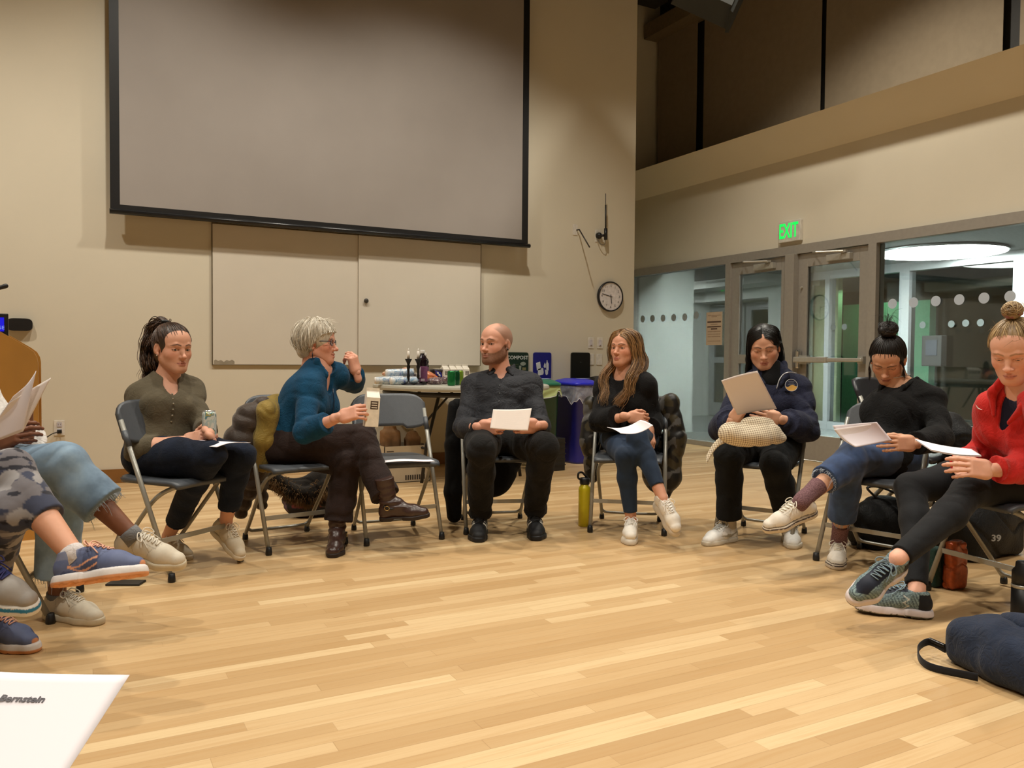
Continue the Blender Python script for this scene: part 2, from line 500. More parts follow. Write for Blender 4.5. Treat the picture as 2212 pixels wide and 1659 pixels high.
def glass_mat(name, tint=(1, 1, 1, 1), refl=0.9):
    t = NT(name); out = t.n['Material Output']; t.n.remove(t.b)
    tr = t.add('ShaderNodeBsdfTransparent'); tr.inputs[0].default_value = tint
    gl = t.add('ShaderNodeBsdfGlossy'); gl.inputs['Roughness'].default_value = 0.02; gl.inputs[0].default_value = (1, 1, 1, 1)
    fr = t.add('ShaderNodeFresnel'); fr.inputs[0].default_value = 1.5
    mx = t.add('ShaderNodeMixShader')
    t.link(t.math('MULTIPLY', fr.outputs[0], refl), mx.inputs[0]); t.link(tr.outputs[0], mx.inputs[1]); t.link(gl.outputs[0], mx.inputs[2])
    t.link(mx.outputs[0], out.inputs[0]); return t.m
M_GLASS = glass_mat('clear_glass', (0.92, 0.95, 0.94, 1))

def floor_mat():
    t = NT('maple_strip_floor'); tc = t.add('ShaderNodeTexCoord'); sp = t.add('ShaderNodeSeparateXYZ')
    t.link(tc.outputs['Object'], sp.inputs[0]); X, Y = sp.outputs[0], sp.outputs[1]
    wd, ln = 0.057, 1.15
    row = t.math('FLOOR', t.math('DIVIDE', Y, wd))
    wn = t.add('ShaderNodeTexWhiteNoise', noise_dimensions='1D'); t.link(row, wn.inputs['W'])
    xo = t.math('ADD', X, t.math('MULTIPLY', wn.outputs['Value'], 37.0))
    wn1 = t.add('ShaderNodeTexWhiteNoise', noise_dimensions='1D'); t.link(t.math('ADD', row, 0.37), wn1.inputs['W'])
    ll = t.math('ADD', t.math('MULTIPLY', wn1.outputs['Value'], 0.9), 0.55)
    xd = t.math('DIVIDE', xo, ll); idn = t.math('FLOOR', xd)
    cb = t.add('ShaderNodeCombineXYZ'); t.link(row, cb.inputs[0]); t.link(idn, cb.inputs[1])
    wn2 = t.add('ShaderNodeTexWhiteNoise', noise_dimensions='2D'); t.link(cb.outputs[0], wn2.inputs['Vector'])
    base = t.ramp(wn2.outputs['Value'], [(0.0, srgb(184, 150, 106)), (0.3, srgb(192, 159, 115)), (0.65, srgb(200, 168, 124)), (0.9, srgb(207, 177, 134)), (1.0, srgb(216, 189, 146))])
    mp = t.add('ShaderNodeMapping'); mp.inputs['Scale'].default_value = (1.2, 26, 1); t.link(tc.outputs['Object'], mp.inputs[0])
    g = t.noise(mp.outputs[0], 3.0, 5, 0.6, 0.6)
    c1 = t.mix(t.math('MULTIPLY', t.ramp(g, [(0.45, (0, 0, 0, 1)), (0.75, (1, 1, 1, 1))]), 0.35), base, srgb(176, 132, 78))
    # rare mineral streaks
    mp2 = t.add('ShaderNodeMapping'); mp2.inputs['Scale'].default_value = (2.2, 30, 1); t.link(tc.outputs['Object'], mp2.inputs[0])
    g2 = t.noise(mp2.outputs[0], 1.7, 3, 0.5, 0.3)
    c1 = t.mix(t.ramp(g2, [(0.70, (0, 0, 0, 1)), (0.80, (0.6, 0.6, 0.6, 1))]), c1, srgb(150, 112, 70))
    fy = t.math('FRACT', t.math('DIVIDE', Y, wd)); fx = t.math('FRACT', xd)
    gy = t.math('ADD', t.math('LESS_THAN', fy, 0.022), t.math('GREATER_THAN', fy, 0.985))
    gx = t.math('LESS_THAN', fx, 0.0016)
    gap = t.math('MINIMUM', t.math('ADD', gy, gx), 1.0)
    t.set(col=t.mix(t.math('MULTIPLY', gap, 0.30), c1, srgb(120, 84, 44)), rough=0.36, spec=0.45)
    rn = t.noise(mp.outputs[0], 2.0, 3)
    t.set(rough=t.math('ADD', t.math('MULTIPLY', rn, 0.16), 0.28))
    t.bump(t.math('SUBTRACT', t.math('MULTIPLY', g, 0.2), gap), 0.12, 0.001)
    return t.m
def slab(name, lo, hi, m, kind='structure', parent=None, bev=0.0):
    o = MB().box(lo, hi, bev=bev).build(name, m, parent, smooth=False)
    if kind and parent is None: o['kind'] = kind
    return o
YB, XW = 7.232, 6.65
slab('floor', (-4.5, -4.0, -0.12), (6.70, 9.0, 0.0), floor_mat())
slab('wall_back', (-4.5, YB, 0), (5.41, YB+0.25, 6.0), M_WALL)
slab('wall_alcove', (4.6, 8.95, 0), (6.62, 9.15, 6.0), M_WALL)
slab('wall_passage', (5.16, YB+0.25, 0), (5.41, 8.95, 6.0), M_WALL)
slab('wall_left', (-4.7, -4.0, 0), (-4.5, YB+0.25, 6.0), M_WALL)
slab('wall_front', (-4.7, -4.2, 0), (6.9, -4.0, 6.0), M_WALL)
slab('ceiling', (-4.7, -4.2, 6.0), (7.3, 9.15, 6.2), mat('dark_ceiling_paint', (44, 38, 30), rough=0.9))
for i, y in enumerate((1.2, 3.4, 5.6, 7.8)):
    if y < 7.5: slab('ceiling_beam', (-4.5, y-0.12, 5.72), (6.6, y+0.12, 6.0), mat('dark_steel_beam', (40, 36, 28), rough=0.7))
slab('ceiling_beam', (5.45, 8.2, 5.5), (6.6, 8.45, 6.0), mat('dark_steel_beam', (40, 36, 28), rough=0.7))
slab('ceiling_beam', (6.1, 7.3, 5.55), (6.3, 8.9, 5.75), mat('dark_steel_beam', (40, 36, 28), rough=0.7))
slab('baseboard_back', (-4.5, YB-0.016, 0), (5.41, YB-0.001, 0.112), M_WOODB)
# right wall: plaster band above the glazing, sloping sill, recessed upper windows
b = MB()
b.prism([(XW, 2.22), (XW, 3.14), (6.35, 3.428), (7.25, 3.428), (7.25, 2.22)], -8.95, 4.0,
        mtx((0, 0, 0), (1, 0, 0), (0, 0, 1), (0, -1, 0)))
o = b.build('wall_right', M_WALL); o['kind'] = 'structure'
slab('wall_right', (XW, 8.88, 3.14), (7.25, 9.15, 6.0), M_WALL)
slab('wall_right', (7.02, -4.0, 3.43), (7.25, 8.88, 6.0), mat('upper_window_dark', (36, 32, 26), rough=0.6))
slab('wall_right', (XW, -4.0, 0.0), (6.85, -0.6, 3.14), M_WALL)
# storefront glazing
def frame_bar(mb, y0, y1, z0, z1, x0=XW-0.03, x1=XW+0.09): mb.box((x0, y0, z0), (x1, y1, z1))
t1 = MB(); frame_bar(t1, -0.6, 8.95, 2.13, 2.222); o = t1.build('trim_1', M_FRAME); o['kind'] = 'structure'
def window(name, y0, y1, z0, z1, posts):
    r = empty(name, (XW, (y0+y1)/2, z0)); r['kind'] = 'structure'
    m = MB(); m.box((XW-0.028, y0, z0+0.001), (XW+0.088, y1, z0+0.055))
    for a, b_ in posts: frame_bar(m, a, b_, z0, z1)
    m.build('window_frame', M_FRAME, r)
    MB().box((XW+0.02, y0, z0+0.055), (XW+0.03, y1, z1)).build('glass_pane', M_GLASS, r)
    return r
w1 = window('window_1', 7.12, 8.95, 0.0, 2.13, [(7.04, 7.12), (8.9, 8.95)])
w2 = window('window_2', -0.6, 5.12, 0.0, 2.13, [(5.12, 5.21), (2.0, 2.08), (-0.6, -0.52)])
def door_leaf(name, y0, y1, mid):
    r = empty(name, (XW, (y0+y1)/2, 0)); r['kind'] = 'structure'
    m = MB(); s = 0.115
    m.box((XW, y0, 0.01), (XW+0.045, y0+s, 2.125), bev=0.003); m.box((XW, y1-s, 0.01), (XW+0.045, y1, 2.125), bev=0.003)
    m.box((XW, y0+s, 0.01), (XW+0.045, y1-s, 0.265)); m.box((XW, y0+s, 1.99), (XW+0.045, y1-s, 2.125))
    if mid: m.box((XW, y0+s, 0.99), (XW+0.045, y1-s, 1.09))
    m.build('door_leaf', M_FRAME, r)
    MB().box((XW+0.018, y0+s, 0.265), (XW+0.026, y1-s, 1.99)).build('glass_pane', M_GLASS, r)
    c = MB(); yc = y0+0.35
    c.box((XW-0.055, yc-0.16, 2.01), (XW, yc+0.12, 2.075), bev=0.006)
    c.tube([(XW-0.07, yc-0.1, 2.09), (XW-0.19, yc+0.12, 2.095), (XW-0.05, yc+0.28, 2.12)], 0.011, 8)
    c.box((XW-0.075, yc-0.13, 2.075), (XW-0.045, yc-0.07, 2.10))
    c.build('door_closer', M_STEEL, r)
    return r
d1 = door_leaf('door_1', 6.19, 7.04, True)
d2 = door_leaf('door_2', 5.21, 6.07, False)
m = MB(); m.box((XW-0.075, 6.07, 0.0), (XW+0.06, 6.19, 2.13), bev=0.003); o = m.build('trim_2', M_FRAME); o['kind'] = 'structure'
m = MB()
m.box((XW-0.10, 5.62, 1.005), (XW-0.045, 6.04, 1.065), bev=0.012); m.box((XW-0.085, 5.22, 1.015), (XW-0.045, 5.63, 1.055), bev=0.01)
m.box((XW-0.05, 5.9, 0.99), (XW, 6.0, 1.08)); m.box((XW-0.05, 5.23, 1.0), (XW, 5.29, 1.07))
m.build('push_bar', M_STEEL, d2)
m = MB(); m.box((XW-0.06, 6.0, 0.94), (XW-0.001, 6.055, 1.14), bev=0.02); m.build('latch_cover', mat('chrome', (200, 200, 198), 0.12, 0.95), d2)
m = MB(); m.lathe([(0.012, 0), (0.012, 0.02)], n=12, M=mtx((XW, 6.02, 1.78), (0, 1, 0), (0, 0, 1), (-1, 0, 0))); m.build('door_viewer', M_STEEL, d2)
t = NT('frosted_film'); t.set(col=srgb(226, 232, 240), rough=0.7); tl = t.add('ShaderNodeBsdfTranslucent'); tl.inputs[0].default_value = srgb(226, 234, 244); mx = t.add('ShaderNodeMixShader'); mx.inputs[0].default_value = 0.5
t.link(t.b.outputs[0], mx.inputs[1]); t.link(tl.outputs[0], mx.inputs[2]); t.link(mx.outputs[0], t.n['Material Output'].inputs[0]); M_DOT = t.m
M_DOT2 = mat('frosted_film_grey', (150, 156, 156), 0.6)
def dots(win, pts, r, X, m):
    for y, z in pts:
        b = MB(); b.lathe([(r, 0), (r, 0.0012)], n=24, M=mtx((X, y, z), (0, 1, 0), (0, 0, 1), (-1, 0, 0)))
        b.build('frosted_dot', m, win)
def yz(px, py, X=XW): p = xpl(px, py, X); return p[1], p[2]
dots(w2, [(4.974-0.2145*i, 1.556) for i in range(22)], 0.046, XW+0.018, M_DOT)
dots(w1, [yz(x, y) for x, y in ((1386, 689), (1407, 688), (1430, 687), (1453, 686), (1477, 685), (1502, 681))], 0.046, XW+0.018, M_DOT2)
# upper blinds
M_SHADE = fabric('shade_cloth', (142, 128, 108), weave=500, folds=0.03, sheen=0.0, var=0.05)
for a, b_, zt, lab in ((8.80, 8.03, 5.27, 'narrow taupe roller shade with a box cassette, beside the corner'), (7.90, 6.09, 5.9, 'wide taupe roller shade directly above the exit sign'),
                   (6.03, 4.18, 5.9, 'wide taupe roller shade above the right fixed glass pane'), (4.04, 1.9, 5.9, 'taupe roller shade cut by the right edge of the photo')):
    r = empty('roller_shade', (6.96, (a+b_)/2, 3.44)); tag(r, lab, 'blind', 'roller shades over the upper windows')
    m = MB(); m.box((6.94, b_, 3.45), (6.946, a, zt)); m.build('shade_cloth', M_SHADE, r)
    m = MB(); m.tube([(6.943, b_, 3.445), (6.943, a, 3.445)], 0.012, 8); m.build('hem_bar', M_SHADE, r)
    if zt < 5.5:
        m = MB(); m.box((6.72, b_-0.12, 5.27), (6.99, a+0.03, 5.46)); m.build('cassette', mat('cassette_paint', (128, 112, 86), 0.6), r)

# ------------------------------------------------------------------ corridor and vestibule beyond the glass
t = NT('polished_concrete'); v = t.coord(); t.set(col=t.ramp(t.noise(v, 2.5, 5), [(0.3, srgb(110, 116, 116)), (0.7, srgb(134, 140, 139))]), rough=0.22)
slab('floor', (6.70, -4.0, -0.12), (16.0, 16.0, 0.0), t.m)
ZC = 2.37
slab('ceiling', (6.74, -4.0, ZC), (10.6, 16.0, ZC+0.2), mat('corridor_ceiling', (120, 122, 120), 0.8))
slab('wall_corridor', (XW+0.1, 9.02, 0.0), (7.80, 9.25, ZC), M_WHITE)
slab('baseboard_corridor', (XW+0.1, 9.005, 0.0), (7.80, 9.02, 0.10), M_WHITE)
slab('wall_corridor', (10.0, 9.36, 0), (10.6, 9.75, ZC), M_WHITE)
slab('wall_corridor', (10.0, 11.62, 0), (10.6, 16.0, ZC), M_WHITE)
slab('wall_corridor', (10.0, 9.75, 2.06), (10.6, 11.62, ZC), M_WHITE)
slab('wall_corridor', (6.74, 15.9, 0), (10.6, 16.0, ZC), M_WHITE)
slab('ceiling_beam', (9.45, 9.25, 2.24), (10.0, 16.0, ZC), M_WHITE)
slab('wall_corridor', (10.75, 9.0, 0), (10.85, 12.2, ZC), mat('pale_yellow_paint', (214, 214, 180), 0.7))
for k, (a, b_) in enumerate(((10.70, 11.58), (9.79, 10.66))):
    r = empty('door_%d' % (k+3), (10.4, (a+b_)/2, 0)); r['kind'] = 'structure'
    m = MB()
    for y0, y1, z0, z1 in ((a, a+0.13, 0.01, 2.04), (b_-0.13, b_, 0.01, 2.04), (a+0.13, b_-0.13, 0.01, 0.25), (a+0.13, b_-0.13, 1.9, 2.04), (a+0.13, b_-0.13, 0.98, 1.08)): m.box((10.4, y0, z0), (10.45, y1, z1))
    m.build('door_leaf', M_FRAME2, r)
    m = MB(); m.box((10.42, a+0.13, 0.25), (10.428, b_-0.13, 1.9)); m.build('glass_pane', M_GLASS, r)
    m = MB(); m.box((10.34, a+0.2, 1.93), (10.4, a+0.5, 1.99)); m.tube([(10.33, a+0.25, 2.0), (10.22, a+0.5, 2.01), (10.36, a+0.7, 2.04)], 0.012, 6); m.build('door_closer', M_FRAME2, r)
# outer curtain wall
r = empty('window_3', (10.0, 6.0, 0)); r['kind'] = 'structure'
m = MB()
for y0, y1 in ((9.24, 9.355), (8.50, 8.58), (7.18, 7.33), (5.60, 5.80), (3.9, 4.05), (1.5, 1.65)): m.box((9.96, y0, 0), (10.1, y1, ZC-0.06))
m.box((9.964, -1, ZC-0.12), (10.096, 9.354, ZC-0.001)); m.box((9.964, -1, 0.002), (10.096, 9.354, 0.12))
m.build('window_frame', M_FRAME2, r)
m = MB(); m.box((10.02, -1, 0.12), (10.03, 9.25, ZC-0.12)); m.build('glass_pane', M_GLASS, r)
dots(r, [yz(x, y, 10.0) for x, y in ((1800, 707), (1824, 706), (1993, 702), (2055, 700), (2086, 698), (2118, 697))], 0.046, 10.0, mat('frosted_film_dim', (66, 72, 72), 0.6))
# green-lit glass screen outdoors, dark ground and far wall
slab('wall_exterior', (11.6, 8.0, 0), (11.75, 9.6, 1.98), mat('green_tinted_wall', (104, 160, 126), 0.5))
slab('wall_exterior', (14.0, -4, 0), (14.2, 16, 5), mat('night_wall', (24, 27, 27), 0.8))
# round recessed corridor light
c = fl(2032, 542, ZC-0.01)
r = empty('ceiling_light', (c[0], c[1], ZC-0.03)); tag(r, 'large round glowing disc light on the corridor ceiling beyond the glass', 'ceiling light')
MB().lathe([(0.70, -0.012), (0.70, 0.0)], n=64).build('diffuser', emit('disc_light', (252, 255, 250), 24.0), r, local=True)
m = MB(); pr = [(0.70, -0.002), (0.72, -0.002), (0.72, 0.02), (0.70, 0.02)]
m.lathe(pr, n=64); m.build('trim_ring', M_FRAME2, r, local=True)
r = empty('ceiling_light', (8.7, 10.9, ZC-0.03)); tag(r, 'added round fill light on the corridor ceiling, unseen behind the white wall', 'ceiling light')  # added out of view to brighten the corridor and its door recess
MB().lathe([(0.45, -0.012), (0.45, 0.0)], n=48).build('diffuser', emit('hidden_fill_disc', (252, 255, 250), 95.0), r, local=True)
r = empty('ceiling_light', (7.3, 7.2, ZC-0.03)); tag(r, 'added small fill light on the corridor ceiling, unseen above the double doors', 'ceiling light')  # added fill, hidden above the door head, to brighten the white corridor wall
MB().lathe([(0.14, -0.012), (0.14, 0.0)], n=32).build('diffuser', emit('hidden_wall_fill', (244, 255, 250), 4600.0), r, local=True)
MB().lathe([(0.14, -0.003), (0.16, -0.003), (0.16, 0.02), (0.14, 0.02)], n=32).build('trim_ring', M_FRAME2, r, local=True)
area('stair_light', (10.68, 10.7, ZC-0.05), (10.6, 10.7, 0), 24, 0.1, 1.6, (1, 1, 0.86))
area('green_uplight', (11.3, 8.8, 2.3), (11.6, 8.8, 1.2), 10, 0.1, 1.2, (0.45, 1.0, 0.62))
# ------------------------------------------------------------------ people: heads
M_SKIN = vcol('skin', rough=0.52, sss=0.08, bump=0.08, bscale=700, spec=0.35, var=0.05)
M_CLOTHV = vcol('printed_cloth', rough=0.9, bump=0.25, bscale=900, spec=0.2, sheen=0.1)
M_SHOEV = vcol('shoe_upper', rough=0.62, bump=0.2, bscale=900, spec=0.3)
M_HAIRV = vcol('hair', rough=0.42, spec=0.45, var=0.25)
def eye_mat(name, iris):
    t = NT(name); a = t.add('ShaderNodeAttribute', attribute_name='Col'); t.set(col=a.outputs['Color'], rough=0.12, spec=0.5); return t.m
M_EYE = eye_mat('eye', None)
def rgb(c): return np.array(srgb(*c)[:3])
def head_frame(pos, fdir, udir=None, roll=0.0):
    f = nrm(fdir); u = V3(0, 0, 1) if udir is None else np.asarray(udir, float)
    x = nrm(np.cross(f, u)); z = np.cross(x, f)      # x = the person's right-hand side
    if roll:
        c, s_ = math.cos(roll), math.sin(roll); x, z = x*c+z*s_, z*c-x*s_
    return mtx(pos, x, f, z)
def build_head(M, skin, sex='f', s=1.0, wide=1.0, jaw=1.0, nose=1.0, lid=1.0, brow=(50, 34, 26), lip=(172, 98, 92), beard=None, stubble=None,
               iris=(70, 50, 35), smile=0.0, asian=False, gaze=0.0, h=0.0021, mouth_open=0.0, neck=0.05, blush=0.35, necklen=0.06):
    """head in its own frame (x right, y face, z up; 0.225 m chin to crown), returns list of (V, F, col) + eyes"""
    S = SDF(h)
    S.ell((0, -0.014, 0.030), (0.0755*wide, 0.094, 0.086), k=0)
    S.ell((0, 0.030, 0.036), (0.063*wide, 0.058, 0.058), k=0.03)
    S.ell((0, 0.034, -0.028), (0.0585*wide, 0.055, 0.066), k=0.03)
    S.ell((0, 0.036, -0.066), (0.046*wide*jaw, 0.050, 0.040), k=0.03)
    S.ell((0, 0.072, -0.094), (0.019*jaw, 0.017, 0.016), k=0.028)
    for e in (-1, 1):
        S.ell((e*0.040*wide, 0.050, -0.026), (0.024, 0.026, 0.024), k=0.022)
        S.cap((e*0.050*wide*jaw, 0.000, -0.052), (e*0.018*jaw, 0.066, -0.097), 0.019, 0.014, k=0.03)
        S.ell((e*0.032, 0.0925, 0.002), (0.019, 0.013, 0.0125), k=0.016, op='s')
        br = 0.0065 if sex == 'f' else 0.009
        S.chain([(e*0.010, 0.086, 0.017), (e*0.030, 0.080, 0.023), (e*0.050, 0.062, 0.017)], [br, br, br*0.8], k=0.014)
    nl = 0.010*nose
    S.chain([(0, 0.080, 0.010), (0, 0.090 if not asian else 0.087, -0.008), (0, 0.099+nl*0.5, -0.030)], [0.0075, 0.0075, 0.0095*nose], k=0.012)
    S.ell((0, 0.103+nl*0.6, -0.034), (0.0105*nose, 0.0095, 0.0088), k=0.008)
    for e in (-1, 1): S.ell((e*0.0115*nose, 0.096, -0.037), (0.0068, 0.009, 0.0065), k=0.007)
    for e in (-1, 1): S.ell((e*0.0055*nose, 0.1035, -0.0435), (0.0030, 0.0045, 0.0022), k=0.002, op='s')
    mz = -0.066; sm = smile*0.006
    for e in (-1, 1):
        S.chain([(0, 0.0925, mz+0.0040), (e*0.007, 0.0925, mz+0.0052), (e*0.023, 0.0795, mz+0.0005+sm)], [0.0046, 0.0048, 0.0020], k=0.006)
        S.chain([(0, 0.0915, mz-0.0062-mouth_open), (e*0.010, 0.0900, mz-0.0055-mouth_open), (e*0.022, 0.0795, mz-0.0005+sm)], [0.0060, 0.0056, 0.0022], k=0.006)
    mo = mouth_open
    for e in (-1, 1): S.cap((0, 0.099, mz-0.0008-mo*0.4), (e*0.024, 0.0845, mz+sm), 0.0014+mo*0.5, 0.0009, k=0.002, op='s')
    for e in (-1, 1):   # eyelids
        ex = e*0.0315*wide; ez = 0.000; ey = 0.0715
        S.ell((ex, ey, ez), (0.0150, 0.0140, 0.0128), k=0.004)
        op = 0.0052*lid*(0.72 if asian else 1.0)
        S.ell((ex, ey+0.0135, ez-0.0010-(1-min(lid, 1))*0.005), (0.0128, 0.010, max(op, 0.0009)), R=roty(e*(-0.12 if asian else -0.04)), k=0.0012, op='s')
        # ear
        Re = mtx((0, 0, 0), nrm((1, e*0.25, 0)), nrm((-e*0.25, 1, -0.15)), (0, 0.15, 1))
        S.ell((e*0.078*wide, -0.008, -0.004), (0.0075, 0.0175, 0.029), R=Re, k=0.006)
        S.ell((e*0.086*wide, -0.003, 0.000), (0.0065, 0.0095, 0.016), R=Re, k=0.004, op='s')
        S.ell((e*0.077*wide, 0.002, -0.029), (0.0055, 0.008, 0.009), k=0.005)
    S.cap((0, -0.018, -0.055), (0, -0.030, -0.095-necklen), neck*0.98, neck*1.04, k=0.022)
    V, F = S.mesh()
    # real colour areas
    base = rgb(skin); C = np.tile(base, (len(V), 1)); X, Y, Z = V[:, 0], V[:, 1], V[:, 2]
    def blend(w, c, a=1.0):
        w = np.clip(w*a, 0, 1)[:, None]; C[:] = C*(1-w)+np.asarray(c)*w
    g = lambda x, y, z, r: np.exp(-(((np.abs(X)-x)/r)**2+((Y-y)/(r*1.5))**2+((Z-z)/r)**2))
    blend(g(0.042, 0.06, -0.026, 0.022), base*V3(1.12, 0.72, 0.66), blush)
    blend(g(0.0, 0.107, -0.035, 0.012), base*V3(1.1, 0.75, 0.7), blush)
    blend(g(0.078*wide, 0, 0, 0.03), base*V3(1.05, 0.72, 0.66), 0.5*blush)
    up = np.interp(np.abs(X), [0, .007, .024], [mz+0.0075, mz+0.0092, mz+0.001+sm]); lo = np.interp(np.abs(X), [0, .010, .024], [mz-0.0125-mo, mz-0.0112-mo, mz-0.001+sm])
    m = 1/(1+np.exp(-(up-Z)/0.0009))*1/(1+np.exp(-(Z-lo)/0.0009))*(np.abs(X) < 0.0245)*(Y > 0.07)
    blend(m, rgb(lip)*1.2, 0.6)
    mm = np.exp(-((Z-(mz-0.0008+np.abs(X)/0.024*sm-mo*0.4))/(0.0012+mo*0.5))**2)*(np.abs(X) < 0.0235)*(Y > 0.07); blend(mm, rgb(lip)*0.5, 0.6)
    bz = np.interp(np.abs(X), [0.010, 0.030, 0.052], [0.0195, 0.0260, 0.0190]); bt = np.interp(np.abs(X), [0.008, 0.014, 0.045, 0.056], [0.0, 0.0042, 0.0032, 0.0])
    if sex == 'm': bt = bt*1.4
    bm_ = np.clip(1.3-np.abs(Z-bz)/np.maximum(bt, 1e-5), 0, 1)*(Y > 0.03)*(np.abs(X) > 0.009)*(np.abs(X) < 0.056)
    blend(bm_, rgb(brow), 0.85)
    for e in (-1, 1):
        ex = e*0.0315*wide; d = np.sqrt(((X-ex)/0.0150)**2+((Z+0.0005)/0.0062/max(0.5, lid))**2); line = np.exp(-((d-0.98)/0.16)**2)*(Y > 0.06)*(Z > -0.003-(1-min(lid, 1))*0.006)
        blend(line, rgb(brow)*0.6, 0.75)
    if beard is not None:
        f1 = np.clip((-0.030-Z-0.55*np.clip(np.abs(X)-0.03, 0, 1)*-1)/0.010, 0, 1)
        jawz = np.interp(Y, [0.0, 0.045, 0.075, 0.11], [0.010, -0.030, -0.047, -0.048])
        w_ = np.clip((jawz-Z)/0.008, 0, 1)*np.clip((Y+0.012)/0.012, 0, 1)*np.clip((Z+0.122)/0.015, 0, 1)
        soul = 1-np.exp(-((X/0.020)**2+((Z+0.066)/0.011)**2)**2)
        n = snoise(V, 600, 3)*0.12
        blend(w_*(0.25+0.75*soul), rgb(beard), 0.72); C[:] = C*(1+(n*w_)[:, None])
    if stubble is not None:
        hz = np.interp(Y, [-0.11, -0.03, 0.03, 0.062, 0.09], [-0.075, -0.035, 0.030, 0.075, 0.13])
        w_ = np.clip((Z-hz)/0.012, 0, 1)*np.clip((np.abs(X)-0.022+np.clip(0.02-Y, 0, 1)*1.2)/0.03, 0, 1)
        w_ = w_*(1-g(0.078*wide, -0.004, 0, 0.02)); blend(w_, rgb(stubble), 0.62)
    out = [(V, F, C)]
    eyes = []
    for e in (-1, 1):
        ex = e*0.0315*wide; u = np.linspace(0, math.pi, 22); v = np.linspace(0, 2*math.pi, 36, endpoint=False)
        P = np.array([(math.sin(a)*math.cos(b), math.cos(a), math.sin(a)*math.sin(b)) for a in u for b in v])
        Fq = np.array([(i*36+k, i*36+(k+1) % 36, (i+1)*36+(k+1) % 36, (i+1)*36+k) for i in range(21) for k in range(36)])
        gz = nrm((gaze, 1.0, -0.12-(1-min(lid, 1))*0.35)); dd = np.degrees(np.arccos(np.clip(P@gz, -1, 1)))
        c = np.where(dd[:, None] < 12, rgb((10, 8, 8)), np.where(dd[:, None] < 29, rgb(iris), rgb((214, 204, 196))))
        eyes.append((P*0.0122*V3(1, 1, 1)+V3(ex, 0.0715, 0.0), Fq, c))
    return out, eyes, M, s
def roty(a):
    c, s_ = math.cos(a), math.sin(a); return mtx((0, 0, 0), (c, 0, -s_), (0, 1, 0), (s_, 0, c))
def xf(M, V, s=1.0): return (np.asarray(V)*s)@M[:3, :3].T+M[:3, 3]

# ------------------------------------------------------------------ hands
def build_hand(wrist, direc, back, side, skin, s=1.0, curl=(35, 30, 20), curls=None, spread=6, thumb=(35, 25, 20), tdown=25, h=0.0024, nails=True):
    """side=+1: right hand. direc: wrist->knuckles, back: direction out of the back of the hand."""
    y = nrm(direc); z = nrm(np.asarray(back, float)-y*(np.asarray(back, float)@y)); x = np.cross(y, z)   # x = towards thumb for... fixed below
    tx = -side   # thumb side along x (right hand, palm down, fingers forward: thumb to the left)
    S = SDF(h); C = []
    S.cap((0, -0.035, 0), (0, 0.012, 0), 0.0265, 0.0255, k=0.0, flat=((0, 0, 1), 0.74))
    S.box((tx*-0.001, 0.052, 0.0), (0.038, 0.046, 0.0145), rr=0.013, k=0.02)
    S.ell((tx*0.024, 0.030, -0.008), (0.018, 0.030, 0.015), k=0.014)
    S.ell((tx*-0.026, 0.030, -0.006), (0.013, 0.030, 0.014), k=0.012)
    nailp = []
    specs = [(0.030, 0.092, (0.042, 0.025, 0.020), 0.0088), (0.0105, 0.097, (0.046, 0.029, 0.021), 0.0090), (-0.0095, 0.094, (0.043, 0.027, 0.021), 0.0086), (-0.0280, 0.086, (0.034, 0.020, 0.019), 0.0076)]
    for i, (fx, fy, L, r) in enumerate(specs):
        c = curls[i] if curls is not None else curl
        p = V3(tx*fx, fy, 0.001); a = 0.0; sp = math.radians(spread*(1.5-i))*tx
        pts = [V3(tx*fx*0.8, fy-0.03, 0.0), p.copy()]
        for j in range(3):
            a -= math.radians(c[j])
            d = V3(math.sin(sp)*math.cos(a), math.cos(sp)*math.cos(a), math.sin(a)); p = p+d*L[j]; pts.append(p.copy())
        S.chain(pts, [r*1.0, r*1.08, r, r*0.92, r*0.78], k=0.0035)
        up = V3(0, -math.sin(a), math.cos(a)); nailp.append((pts[-1]+up*r*0.5, r))
        for q in (2, 3): S.ell(pts[q], r*1.06, k=0.003)
    # thumb
    a0 = math.radians(thumb[0]); dn = math.radians(tdown)
    p = V3(tx*0.024, 0.016, -0.006); d = V3(tx*math.sin(a0), math.cos(a0)*math.cos(dn), -math.sin(dn)); d = nrm(d)
    bend = nrm(np.cross(d, V3(0, 0, 1)))*(-tx); pts = [p]; L = (0.044, 0.033, 0.026); ang = (0, thumb[1], thumb[2])
    for j in range(3):
        th = math.radians(ang[j])*(1)
        ax = V3(0, 0, 1) if j < 3 else bend
        c_, s_ = math.cos(th*tx), math.sin(th*tx)
        d = V3(d[0]*c_-d[1]*s_, d[0]*s_+d[1]*c_, d[2]); p = p+d*L[j]; pts.append(p)
    S.chain(pts, [0.0135, 0.0115, 0.0105, 0.0085], k=0.008)
    V, F = S.mesh()
    base = rgb(skin); Cc = np.tile(base, (len(V), 1))
    for q, r in nailp:
        w_ = np.exp(-((V-q)**2).sum(1)/(r*0.75)**2)[:, None]; Cc = Cc*(1-w_*0.5)+base*V3(1.08, 0.86, 0.84)*w_*0.5
    M = mtx(np.asarray(wrist, float), x, y, z)
    return (xf(M, V, s), F, Cc)
